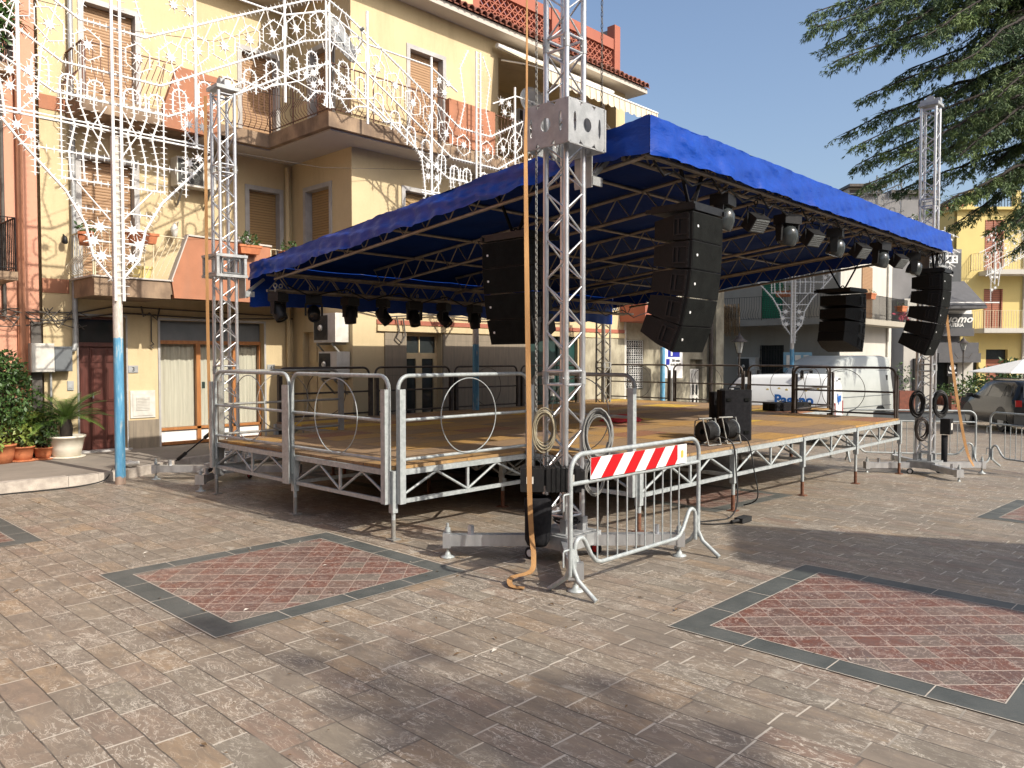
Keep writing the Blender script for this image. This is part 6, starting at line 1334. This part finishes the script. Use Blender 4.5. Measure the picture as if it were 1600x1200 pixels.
# ------------------------------------------------------------ vehicles (local x runs from the front to the rear)
def vehicle(name, label, cat_, rear_corner, phi, L, w_, stations, paint, belt, side_win, extra, wheels, wr=.31, rear_win=None):
    ang = YAW-R(90)-R(phi); e = Vector((math.cos(ang), math.sin(ang), 0)); ey = Vector((-math.sin(ang), math.cos(ang), 0))
    o = Vector(rear_corner)-e*L+ey*w_; o.z = rear_corner[2]
    t = thing(name, label, cat_, o, ang); t['_local'] = 1
    def ring(x, k, zt, wt, zlo=.22):
        zb = min(belt, zt-.03); W_ = w_*k; pr = [(W_*.93, zlo), (W_, zlo+.2), (W_*1.0, zb*.72), (W_*.985, zb), (wt, max(zb+.01, zt-.10)), (wt-.05, zt-.03), (wt-.16, zt)]
        return [(x, -a, z) for a, z in pr]+[(x, a, z) for a, z in reversed(pr)]
    mb = MB(); rs = [ring(*s) for s in stations]; vs = [p for r_ in rs for p in r_]; m = len(rs[0])
    mb.raw(vs, [(i*m+k, i*m+k+1, (i+1)*m+k+1, (i+1)*m+k) for i in range(len(rs)-1) for k in range(m-1)], True)
    mb.raw(rs[0], [tuple(range(m))]); mb.raw(rs[-1], [tuple(range(m-1, -1, -1))]); bd = mb.build('body', M[paint], t, True)
    def yat(x, z):
        for a, b_ in zip(stations, stations[1:]):
            if a[0] <= x <= b_[0]+1e-6:
                f = (x-a[0])/(b_[0]-a[0]); r0 = ring(*a); r1 = ring(*b_); R_ = [Vector(p).lerp(Vector(q), f) for p, q in zip(r0, r1)][:7]
                for p, q in zip(R_, R_[1:]):
                    if p.z <= z <= q.z+1e-6: g_ = (z-p.z)/max(q.z-p.z, 1e-6); return -(p.y+(q.y-p.y)*g_)
        return w_
    for poly in side_win:
        for s in (-1, 1):
            mb = MB(); a = [Vector((x, s*(yat(x,z)+.004), z)) for x, z in poly]; c = sum(a, Vector())/len(a)
            mb.face(a if s < 0 else list(reversed(a))); mb.raw(a+[p+Vector((0,-s*.02,0)) for p in a], [(i,(i+1)%len(a),len(a)+(i+1)%len(a),len(a)+i) for i in range(len(a))]); mb.build('side_window', M['glass'], t, True)
    for x in wheels:
        for s in (-1, 1):
            y = w_+.002; mb = MB(); mb.tube((x,s*(y-.22),wr), (x,s*(y-.01),wr), wr, n=22); wl = mb.build('wheel', M['rubber'], t, True)
            mb = MB(); mb.tube((x,s*(y-.02),wr), (x,s*(y+.002),wr), wr*.6, n=16); mb.build('rim', M['alu_dull'], wl, True)
            mb = MB(); N = 14; vs = []
            for rr_ in (wr+.10, wr+.02):
                for k in range(N+1): a = math.pi*k/N; vs.append((x+rr_*math.cos(a), s*(y+.004), wr+.02+rr_*math.sin(a)))
            mb.raw(vs, [(k,k+1,N+2+k,N+1+k) for k in range(N)]+[tuple(range(N+1, 2*N+2))]); mb.build('wheel_arch', M['black'], t, True)
    extra(t, o, e, ey, yat)
    return t
def van1(t, o, e, ey, yat):
    text_part('Pagano', .34, (2.72, -yat(2.7,1.0)-.012, 1.0), (1,0,0), (0,0,1), (0,-1,0), 'bluetext', t, bold=.014, depth=.002)
    text_part('Pagano', .30, (3.712, .0, 1.06), (0,1,0), (0,0,1), (1,0,0), 'bluetext', t, bold=.012, depth=.002, sx=.8)
    for k in range(6):
        mb = MB(); x = 2.05+.24*k+.05*(k % 2); zz_ = 1.36+.03*(k % 2); mb.tube((x,-yat(x,zz_)-.006,zz_), (x,-yat(x,zz_)+.004,zz_), .035, n=8); mb.build('yellow_dot', M['yell2'], t, True)
    for x in (1.5, 2.9):
        mb = MB(); mb.bar((x,-.72,1.86), (x,.72,1.86), .05, .03); mb.box(x-.04, x+.04, -.74, -.66, 1.68, 1.85); mb.box(x-.04, x+.04, .66, .74, 1.68, 1.85); mb.build('roof_bar', M['black'], t, True)
    mb = MB(); mb.face([(.72,-.66,1.02),(.72,.66,1.02),(1.22,.58,1.62),(1.22,-.58,1.62)]); mb.raw([(.70,-.66,1.03),(.70,.66,1.03),(1.20,.58,1.65),(1.20,-.58,1.65)], [(0,1,2,3)]); mb.build('windscreen', M['glass'], t, True)
    mb = MB(); mb.box(3.70, 3.71, -.2, .2, 1.62, 1.66); mb.build('brake_light', M['black'], t, True)
    for s in (-1, 1): mb = MB(); mb.box(3.69, 3.715, s*.72-.05, s*.72+.05, .7, 1.05); mb.build('tail_light', M['taillight'], t, True)
    mb = MB(); mb.box(3.70, 3.76, -.7, .7, .3, .48); mb.build('bumper', M['black'], t, True)
c = at(1304, 600, 19.6); c.z = gz(c.x)
vehicle('small_van', 'small white van with blue lettering on its side and rear doors and black roof bars', 'van', c, 30, 3.7, .82,
    [(0,.80,.62,.55,.25),(.12,.93,.80,.62),(.72,1,1.02,.70),(.95,1,1.32,.68),(1.25,1,1.66,.66),(1.6,1,1.74,.66),(2.8,1,1.77,.67),(3.4,1,1.76,.66),(3.62,.98,1.66,.66),(3.7,.95,1.45,.64)], 'vanwhite', 1.02,
    [[(.95,1.06),(1.62,1.06),(1.6,1.5),(1.25,1.5)]], van1, (.68, 3.0))
def van2(t, o, e, ey, yat):
    mb = MB(); mb.face([(.75,-.8,1.15),(.75,.8,1.15),(1.35,.68,1.95),(1.35,-.68,1.95)]); mb.build('windscreen', M['glass'], t, True)
    mb = MB(); x = 4.9; mb.box(x-.05, x+.05, -yat(x,1.7)-.01, -yat(x,1.7)+.01, 1.55, 1.78); mb.build('vent', M['black'], t, True)
    for z in (1.12, .78, 1.95): mb = MB(); mb.bar((1.7,-yat(2,z)-.004,z), (5.1,-yat(4,z)-.004,z), .012, .02); mb.build('body_line', M['barplate'], t, True)
c = at(1397, 600, 26.6); c.z = gz(c.x)
vehicle('large_van', 'large greyish white high roofed van parked behind the small lettered van', 'van', c, -40, 5.3, .98,
    [(0,.85,.75,.6,.3),(.2,.97,.98,.7),(.75,1,1.18,.8),(1.0,1,1.55,.78),(1.4,1,2.02,.76),(1.9,1,2.28,.80),(2.6,1,2.43,.84),(4.8,1,2.44,.84),(5.22,1,2.40,.84),(5.3,.98,2.2,.82)], 'vanold', 1.2,
    [[(1.05,1.22),(1.75,1.22),(1.75,1.78),(1.35,1.78)]], van2, (.9, 4.3), .34)
def suv(t, o, e, ey, yat):
    mb = MB(); mb.face([(1.05,-.66,1.08),(1.05,.66,1.08),(1.6,.58,1.5),(1.6,-.58,1.5)]); mb.build('windscreen', M['glass'], t, True)
    mb = MB(); mb.raw([(4.2,-.62,1.12),(4.2,.62,1.12),(4.07,.56,1.50),(4.07,-.56,1.50)], [(0,1,2,3)]); mb.build('rear_window', M['glass'], t, True)
    for s in (-1, 1): mb = MB(); mb.box(4.15, 4.235, s*.76-.09, s*.76+.09, .84, 1.04); mb.build('tail_light', M['taillight'], t, True); mb = MB(); mb.box(4.2, 4.245, s*.62-.12, s*.62+.12, .42, .52); mb.build('rear_reflector', M['taillight'], t, True); mb = MB(); mb.bar((1.6,s*.62,1.70), (3.9,s*.62,1.70), .03, .03); mb.build('roof_rail', M['black'], t, True)
    for s in (-1, 1): mb = MB(); mb.obox((1.15,s*.98,1.08), (.12,.2,.13)); mb.build('door_mirror', M['black'], t, True)
    mb = MB(); mb.box(4.205, 4.23, -.25, .25, .62, .74); mb.build('number_plate', M['white'], t, True)
    mb = MB(); mb.box(4.2, 4.28, -.85, .85, .3, .56); mb.build('bumper', M['carpaint'], t, True)
c = at(1584, 600, 24.2); c.z = gz(c.x)
vehicle('parked_car', 'dark grey compact off-road car parked at the right edge beyond the barriers', 'car', c, 99, 4.2, .9,
    [(0,.82,.78,.55,.3),(.1,.95,.95,.62),(1.0,1,1.08,.75),(1.3,1,1.32,.72),(1.65,1,1.58,.68),(2.2,1,1.66,.68),(3.6,1,1.65,.67),(4.0,.99,1.55,.66),(4.15,.98,1.2,.7),(4.2,.96,1.0,.72)], 'carpaint', 1.05,
    [[(1.35,1.09),(2.3,1.09),(2.3,1.5),(1.72,1.5)], [(2.38,1.09),(3.3,1.09),(3.3,1.5),(2.38,1.5)], [(3.38,1.12),(3.85,1.15),(3.7,1.48),(3.38,1.5)]], suv, (.85, 3.35), .34)
# ------------------------------------------------------------ street lanterns, parking sign, parasol
def lantern(label, p, h, arms=0):
    p = Vector(p); t = thing('street_lamp', label, 'street lamp', p); mb = MB()
    pr = [(.11,0),(.11,.12),(.07,.2),(.06,.5),(.075,.55),(.05,.65),(.035,.9),(.032,1.4),(.05,1.45),(.03,1.52),(.028,h-.75),(.045,h-.7),(.03,h-.62)]
    mb.lathe(pr, p, 12); mb.build('post', M['rail_dark'], t)
    def head(c):
        mb = MB()
        for k in range(4):
            a = math.pi/4+k*math.pi/2; mb.tube(c+Vector((.08*math.cos(a),.08*math.sin(a),0)), c+Vector((.17*math.cos(a),.17*math.sin(a),.36)), .009, n=4)
        mb.lathe([(.085,-.01),(.085,.01)], c, 4); mb.lathe([(.27,.35),(.22,.39),(.12,.46),(.10,.52),(.05,.55),(.02,.62),(.001,.64)], c, 16); hd = mb.build('lantern_head', M['rail_dark'], t)
        mb = MB(); mb.lathe([(.07,.012),(.15,.34)], c, 4); mb.build('lantern_glass', M['langlass'], hd)
    if arms:
        mb = MB()
        for s in (-1, 1):
            mb.path([p+Vector((0,0,h-.9)), p+R2*s*.25+Vector((0,0,h-1.0)), p+R2*s*.42+Vector((0,0,h-.75))], .014, 6)
        mb.build('arm', M['rail_dark'], t); head(p+Vector((0,0,h-.62)))
    else: head(p+Vector((0,0,h-.62)))
M['langlass'] = mat('lantern_glass', (.45,.47,.45), .2)
c = at(1155, 559, 24); c.z = gz(c.x); lantern('single old style street lantern in front of the grilled window of the beige house', c, 3.0)
c = at(1505, 559, 37); c.z = gz(c.x); lantern('ornate street lamp with two side arms in front of the yellow house', c, 3.6, 2)
t = thing('parking_sign', 'blue parking sign plate with small lines of text below, on a grey post', 'sign', (18.95, 11.9, gz(19)))
mb = MB(); mb.tube((18.95,11.93,gz(19)), (18.95,11.93,2.2), .03, n=8); mb.build('post', M['alu_dull'], t)
mb = MB(); mb.obox((18.95,11.9,1.72), (.62,.01,.98), Matrix.Rotation(R(-22),3,'Z')); bp = mb.build('plate', M['white'], t)
Mr = Matrix.Rotation(R(-22),3,'Z'); ex_ = Mr @ Vector((1,0,0)); en = Mr @ Vector((0,-1,0)); o_ = Vector((18.95,11.9,1.72))+en*.006
mb = MB(); mb.prism([(-.19,.10),(.21,.10),(.21,.44),(-.19,.44)], o_, ex_, (0,0,1), en, .003); mb.build('blue_panel', M['blueP'], bp)
text_part('P', .36, o_+ex_*-.02+Vector((0,0,.145))+en*.004, ex_, (0,0,1), en, 'white', bp, bold=.01)
mb = MB(); mb.prism([(-.25,-.12),(-.13,-.12),(-.13,.05),(-.25,.05)], o_, ex_, (0,0,1), en, .003); mb.build('blue_panel', M['blueP'], bp)
text_part('30 min', .10, o_+ex_*.08+Vector((0,0,-.03))+en*.004, ex_, (0,0,1), en, 'blacktext', bp, bold=.003); text_part('8.00-20.00', .085, o_+ex_*.08+Vector((0,0,-.14))+en*.004, ex_, (0,0,1), en, 'blacktext', bp, bold=.002)
t = thing('parasol', 'white square parasol above the hedge at the right edge', 'parasol', at(1600, 640, 30))
a = at(1600, 561, 30); mb = MB(); hw = 1.35; q = [a+R2*x+F2*y+Vector((0,0,-.50)) for x, y in ((-hw,-hw),(hw,-hw),(hw,hw),(-hw,hw))]
q2 = [p-Vector((0,0,.03)) for p in q]; mb.raw([a]+q+q2+[a-Vector((0,0,.04))], [(0,1,2),(0,2,3),(0,3,4),(0,4,1),(1,5,6,2),(2,6,7,3),(3,7,8,4),(4,8,5,1),(9,6,5),(9,7,6),(9,8,7),(9,5,8)]); mb.build('canopy', M['white'], t)
mb = MB(); mb.tube(a+Vector((0,0,.06)), Vector((a.x,a.y,gz(a.x))), .03); mb.build('pole', M['alu_dull'], t)
t = thing('notice_board', 'small pale blue notice board behind the roof of the white vans', 'board', at(1246, 580, 27.5)); c = at(1246, 566, 27.5)
mb = MB(); mb.prism([(-.5,-.35),(.5,-.35),(.5,.35),(-.5,.35)], c, R2, (0,0,1), -F2, .03); mb.build('panel', mat('faded_blue', (.15,.30,.40), .5), t); mb = MB()
for k in range(3): mb.prism([(-.4+.3*k,-.2),(-.2+.3*k,-.2),(-.2+.3*k,.25),(-.4+.3*k,.25)], c-F2*.03, R2, (0,0,1), -F2, .004)
mb.build('poster', M['offwhite'], t); mb = MB(); mb.tube(c-R2*.4, Vector((*(c-R2*.4).xy, gz(c.x))), .03); mb.tube(c+R2*.4, Vector((*(c+R2*.4).xy, gz(c.x))), .03); mb.build('post', M['alu_dull'], t)
mb = MB(); c = at(1410, 493, 35); leaves(mb, [(c, (.35,.1,.12))], 22, .14, random.Random(4), R2); tag(mb.build('cloth', M['pinkcloth']), 'pink cloth fluttering on a wall left of the far right speaker array', 'cloth')
# ------------------------------------------------------------ plants
def pot(t, c, r0, r1, h, mt, saucer=None):
    mb = MB(); mb.lathe([(.001,0),(r0,0),(r0+(r1-r0)*.5,h*.45),(r1,h*.9),(r1*1.06,h*.9),(r1*1.07,h),(r1*.95,h),(r1*.9,h*.88),(.001,h*.88)], c, 26, cap=False); p = mb.build('pot', M[mt], t)
    if saucer: mb = MB(); mb.lathe([(.001,.0),(saucer,.0),(saucer*1.1,.025),(saucer*1.02,.03),(.001,.012)], c, 26, cap=False); mb.build('saucer', M[mt], p)
def frond_plant(label, c, n, Ls, mt, potargs, lift=.45, up0=.25, seed=3, leaf=.11):
    rr_ = random.Random(seed); t = thing('potted_palm', label, 'potted plant', c); c = Vector(c); pot(t, c-Vector((0,0,.0)), *potargs)
    base = c+Vector((0,0,potargs[2]+up0)); mb = MB(); mb.lathe([(.09,-up0-.04),(.10,-.1),(.07,.02),(.001,.05)], base, 12); mb.build('trunk', M['bark'], t); mb = MB()
    for i in range(n):
        a = i*2.399; el = R(70-60*(i/n))+rr_.uniform(-.1,.1); L = Ls*rr_.uniform(.8,1.1); pts = []
        for k in range(13):
            s = k/12; rad = L*s*math.cos(el*(1-.35*s)); z = L*s*math.sin(el)-L*.55*s*s*(1.1-el*.5); pts.append(base+Vector((rad*math.cos(a), rad*math.sin(a), z)))
        mb.path(pts, .006, 4, rr=[.008*(1-.7*k/12) for k in range(13)])
        for k in range(1, 36):
            s = k/36; f = s*12; j = min(int(f), 11); p = pts[j].lerp(pts[j+1], f-j); d = (pts[j+1]-pts[j]).normalized(); sd = d.cross(Vector((0,0,1))).normalized(); up = sd.cross(d)
            ll = leaf*math.sin(math.pi*(.12+.86*s))*1.15
            for q in (-1, 1):
                tip = p+(sd*q*.8+d*.55+up*.22).normalized()*ll; mb.face([p-d*.007, tip, p+d*.007]) 
    mb.build('fronds', M[mt], t); return t
M['cycas'] = mat('cycad_leaf', (.10,.17,.03), .35, c2=(.045,.09,.02), scale=4, coord='World')
M['yleaf'] = mat('yellow_green_leaf', (.22,.26,.05), .5, c2=(.09,.15,.03), scale=9, coord='World')
frond_plant('large cycad in a white tub beside the brown door', (4.22,14.32,.14), 34, .78, 'cycas', (.20,.27,.37,'potwhite',.26), seed=3, leaf=.13)
def bush(name, label, c, blobs, n, s, mt, potargs=None, trunk=None, seed=5, cat_='potted plant'):
    rr_ = random.Random(seed); t = thing(name, label, cat_, c); c = Vector(c)
    if potargs: pot(t, c, *potargs)
    mb = MB(); 
    for bc, br in blobs: mb.path([c+Vector((0,0,potargs[2] if potargs else 0)), c+Vector(bc)*.6, c+Vector(bc)], .012, 5)
    mb.build('stem', M['bark'], t); mb = MB(); leaves(mb, [(c+Vector(b_), r_) for b_, r_ in blobs], n, s, rr_); mb.build('foliage', M[mt], t); return t
bush('potted_shrub', 'tall dense green shrub at the left picture edge in front of the pink wall', (3.28,14.3,.14), [((0,-.1,1.5),(.30,.25,.3)),((-.2,0,1.15),(.42,.35,.4)),((.17,-.1,1.05),(.36,.3,.34)),((-.1,-.1,.75),(.42,.35,.3)),((.1,.1,1.35),(.3,.25,.25))], 620, .034, 'green_leaf', (.15,.2,.3,'terracotta'), seed=5)
bush('potted_shrub', 'yellow-green leafy plant in an orange clay pot left of the cycad', (3.58,14.35,.14), [((0,0,.5),(.25,.22,.25)),((-.1,0,.72),(.16,.15,.2)),((.14,0,.6),(.15,.15,.2))], 260, .045, 'yleaf', (.13,.17,.24,'terracotta',.2), seed=6)
bush('potted_shrub', 'thin fern-like plant in a small brown clay pot right beside the cycad tub', (3.88,14.35,.14), [((0,0,.42),(.22,.2,.2)),((.05,0,.62),(.2,.16,.2))], 230, .035, 'green_leaf', (.10,.14,.20,'terracotta',.17), seed=7)
bush('potted_shrub', 'low plant in a dark pot at the very left edge of the pavement', (3.05,14.05,.14), [((0,0,.4),(.22,.2,.22))], 260, .035, 'yleaf', (.1,.14,.18,'black'), seed=8)
bush('balcony_plant', 'bushy green plants overhanging the upper balcony of the pink building', (2.7,13.75,6.25), [((0,0,.9),(.75,.3,.55)),((.35,0,.5),(.4,.3,.4)),((-.5,0,.6),(.6,.3,.5)),((.2,0,1.4),(.5,.25,.4))], 800, .045, 'green_leaf', (.15,.2,.22,'terracotta'), seed=9)
rr_ = random.Random(12); t = thing('balcony_plant', 'spiky yucca leaning out of the upper pink balcony', 'potted plant', (3.3,13.75,6.25)); mb = MB()
for k in range(60):
    a = rr_.uniform(0, 6.28); el = rr_.uniform(-.6,1.1); p = Vector((3.35,13.7,6.9)); d = Vector((math.cos(a)*math.cos(el), math.sin(a)*math.cos(el), math.sin(el))); L = rr_.uniform(.3,.5); m_ = p+d*L*.6; q = p+d*L+Vector((0,0,-.08)); s = d.cross(Vector((0,0,1))).normalized()*.014; mb.face([p-s, m_-s, q, m_+s, p+s])
mb.build('leaves', M['cycas'], t); mb = MB(); mb.tube((3.35,13.7,6.25), (3.35,13.7,6.9), .03); mb.build('stem', M['bark'], t)
def far_planter(label, px, D_, w_, h, seed, ph=.5):
    c = at(px, 600, D_); c.z = gz(c.x)+.1; t = thing('planter', label, 'planter', c); mb = MB(); mb.obox(c+Vector((0,0,h/2)), (w_,w_,h), Matrix.Rotation(YAW,3,'Z')); mb.build('tub', M['tile'], t)
    mb = MB(); leaves(mb, [(c+Vector((0,0,h+ph*.4)), (w_*.6,w_*.6,ph*.5))], 150, .06, random.Random(seed)); mb.build('plant', M['green_leaf'], t)
far_planter('tall brown planter with a loose shrub left of the right tower', 1412, 36, .7, .95, 21, 1.5)
far_planter('brown planter with spreading plants under the black banner, left of two', 1477, 39, .8, .8, 22)
far_planter('brown planter under the black banner, right of two', 1493, 38, .8, .7, 23)
bush('hedge', 'loose green hedge behind the dark car under the parasol', tuple(at(1575, 600, 33)-Vector((0,0,.9))), [((x*-.72*1,x*-.70*-1,.75+.2*math.sin(x*3)),(.8,.8,.75)) for x in (-1.6,-.8,0,.8,1.6)]+[((0,0,1.5),(.5,.5,.5))], 420, .07, 'green_leaf', None, seed=24, cat_='hedge')
bush('shrub', 'small green shrub at the foot of the yellow house left of the car', tuple(at(1524, 600, 36)-Vector((0,0,.9))), [((0,0,.6),(.8,.7,.6))], 300, .07, 'yleaf', None, seed=25, cat_='shrub')
# ------------------------------------------------------------ cedar
def cedar():
    rc = random.Random(77); base = at(1800, 600, 22); base.z = gz(base.x)
    t = thing('cedar_tree', 'big dark cedar whose layered drooping branches fill the upper right sky', 'tree', base)
    top = base+Vector((0,0,15)); mb = MB(); mb.path([base, base+Vector((.1,.1,4)), base+Vector((0,.2,9)), top], .3, 12, rr=[.42,.34,.24,.05]); mb.build('trunk', M['bark'], t)
    limbs = []
    for (px, py, dd, sy) in ((1268,22,0,-60),(1264,47,-.6,-40),(1290,70,.5,-10),(1303,95,-.4,20),(1352,150,0,50),(1320,207,.6,85),(1345,226,-.5,120),(1335,258,.3,150),(1352,288,-.4,180),(1405,300,.6,200),(1450,330,-.6,230),(1530,300,1.2,150),(1500,240,-1.5,100),(1400,120,1.5,0),(1440,60,-1.5,-80),(1500,30,2,-120),(1360,10,1.5,-110),(1460,190,1.5,60),(1500,100,-2,-30),(1555,370,.5,190),(1590,350,-.8,170),(1420,240,-1.2,120),(1380,60,-.5,-90),(1560,150,-2,20),(1580,60,1.2,-60),(1340,-20,0,-150),(1450,-30,.8,-150),(1520,200,2.2,80),(1480,150,.3,30),(1560,250,.4,140),(1590,385,1.2,220),(1495,350,1,180),(1540,60,.6,-140),(1590,-20,0,-160),(1480,-10,-1,-180),(1400,-40,1,-200)):
        limbs.append((px, py, dd, sy))
    wood = MB(); lf = MB()
    def tuft(p, d, s):
        n = rc.choice((4,5,5))
        for _ in range(n):
            a = Vector((rc.gauss(0,1), rc.gauss(0,1), rc.gauss(0,.6)))
            e = (d*.9+a*.55+Vector((0,0,-.25))).normalized(); sd = e.cross(Vector((rc.gauss(0,1), rc.gauss(0,1), rc.gauss(0,1)))).normalized()*s*.08; L = s*rc.uniform(.7,1.6)
            lf.face([p-sd, p+e*L*.5-sd*1.3, p+e*L, p+e*L*.5+sd*1.3])
    for (px, py, dd, sy) in limbs:
        tip = at(px, py, 20.5+dd*1.6); st_ = at(1800+rc.uniform(-20,20), sy, 22); n = 16; L = (tip-st_).length; pts = []
        for k in range(n+1):
            s = k/n; p = st_.lerp(tip, s)+Vector((0,0,.10*L*math.sin(math.pi*s)*.6))+Vector((rc.uniform(-.05,.05),rc.uniform(-.05,.05),rc.uniform(-.05,.05))); pts.append(p)
        wood.path(pts, .05, 6, rr=[.085*(1-.93*k/n)+.008 for k in range(n+1)])
        m = int(L/.10)
        for j in range(m):
            s = .10+.90*j/m; f = s*n; i = min(int(f), n-1); p = pts[i].lerp(pts[i+1], f-i); d = (pts[i+1]-pts[i]).normalized(); side = d.cross(Vector((0,0,1))).normalized()*(1 if j % 2 else -1)
            bl = (1.35*(1-s)**.55+.22)*rc.uniform(.55,1.15); dr = (d*.75+side*rc.uniform(.5,1.1)+Vector((0,0,rc.uniform(-.42,.28)))).normalized(); q = [p]; kk = max(3, int(bl/.12))
            for a in range(kk): 
                dr = (dr+Vector((rc.gauss(0,.09), rc.gauss(0,.09), -.055))).normalized(); q.append(q[-1]+dr*(bl/kk))
            wood.path(q, .006, 3, rr=[.012*(1-.75*a/kk) for a in range(kk+1)])
            for a in range(1, kk+1):
                for _ in range(2 if rc.random() < .75 else 1):
                    pp = q[a]+Vector((rc.uniform(-.05,.05), rc.uniform(-.05,.05), rc.uniform(-.12,.03)))
                    tw = (dr+side*rc.uniform(-1,1)+Vector((0,0,rc.uniform(-.9,.2)))).normalized(); e = pp+tw*rc.uniform(.06,.16); tuft(pp, tw, .12); tuft(e, tw, .11)
    wood.build('branches', M['bark'], t); lf.build('crown', M['cedar_leaf'], t)
cedar()
def blocker_row(label, x0, x1, y0, y1, h, face, mt, n=5):  # unseen houses, added to hold back low sky light behind the viewer
    t = thing('blocker_house', label, 'building', ((x0+x1)/2, (y0+y1)/2, 0), 0, 'unseen houses added to block sky light'); mb = MB(); mb.box(x0, x1, y0, y1, -.6, h); mb.build('wall', M[mt], t)
    mb = MB(); mb.box(x0-.3, x1+.3, y0-.3, y1+.3, h, h+.25); mb.build('roof', M['tile'], t)
    for k in range(n):
        for z in (1.0, 4.2, 7.2):
            if z+1.8 > h: continue
            mb = MB()
            if face == 'n': x = x0+(x1-x0)*(k+.5)/n; mb.box(x-.55, x+.55, y1-.02, y1+.05, z, z+1.8)
            else: y = y0+(y1-y0)*(k+.5)/n; mb.box(x1-.02, x1+.05, y-.55, y+.55, z, z+1.8)
            mb.build('shutter', M['shutter'], t)
for k, (a, b_, h, m_) in enumerate(((-26,-12,9.5,'beige_wall'),(-12,-1,8.6,'orange'),(-1,9,9.8,'yellow'),(9,22,9.0,'pink'),(22,36,9.6,'beige_wall'),(36,50,8.8,'white_wall'))):
    blocker_row('%s house added out of view behind the viewer to block sky light' % ('pale beige','orange','yellow','salmon','broad beige','white')[k], a, b_-.05, -30, -20, h, 'n', m_)
for k, (a, b_, h, m_) in enumerate(((-20,-6,9.2,'grey_wall'),(-6,6,10,'beige_wall'),(6,14.2,9,'yellow'))):
    blocker_row('%s house added out of view on the far left to block sky light' % ('grey','beige','yellow')[k], -22, -13, a, b_-.05, h, 'e', m_)
def shade_tree():
    rc = random.Random(5); t = thing('shade_tree', 'broad leaved tree behind the viewer casting soft dappled shade on the paving', 'tree', (4.4,-15.5,0))
    mb = MB(); mb.path([(4.4,-15.5,0),(4.5,-15.3,5),(4.3,-14.5,9)], .3, 10, rr=[.35,.25,.15])
    bl = [((4.45,-12.2,12.0),(.36,.28,.25)),((4.35,-12.95,12.1),(.45,.34,.3)),((4.75,-13.45,12.0),(.55,.34,.3)),((4.95,-12.8,12.0),(.35,.14,.2)),((4.6,-11.5,12.0),(.28,.08,.12)),((4.2,-14.5,12.0),(.9,.6,.5)),((4.15,-10.3,12.0),(.10,.08,.1)),((2.3,-12.0,12.0),(.25,.2,.2))]
    for c, r_ in bl: mb.path([(4.3,-14.5,9),((4.3+c[0])/2,(-14.5+c[1])/2,10.2),c], .05, 6, rr=[.1,.06,.02])
    mb.build('trunk', M['bark'], t); mb = MB()
    for c, r_ in bl: leaves(mb, [(c, r_)], int(800*r_[0]*r_[1]+14), .11, rc)
    mb.build('crown', M['green_leaf'], t)
shade_tree()

rl = random.Random(31); mb = MB()
for k in range(420):
    x = rl.uniform(.6, 12); y = rl.uniform(.4, 11.5)
    if k % 2: x = rl.uniform(.8,5); y = rl.uniform(1,8)
    s = rl.uniform(.004,.016) if k % 5 else rl.uniform(.015,.03); a = rl.uniform(0,6.28); e = Vector((math.cos(a),math.sin(a),rl.uniform(0,.3))); f = Vector((-math.sin(a),math.cos(a),0)); p = Vector((x,y,gz(x)+.010)); mb.m = 0 if k % 3 else 1
    mb.face([p-e*s, p-f*s*.4+Vector((0,0,.003)), p+e*s, p+f*s*.4+Vector((0,0,s*.3))])
tag(mb.build('fallen_leaves', [mat('dry_leaf', (.16,.10,.05), .8), mat('stone_chip', (.5,.46,.4), .8)]), 'scattered dry leaves and stone crumbs on the paving', 'litter', kind='stuff')
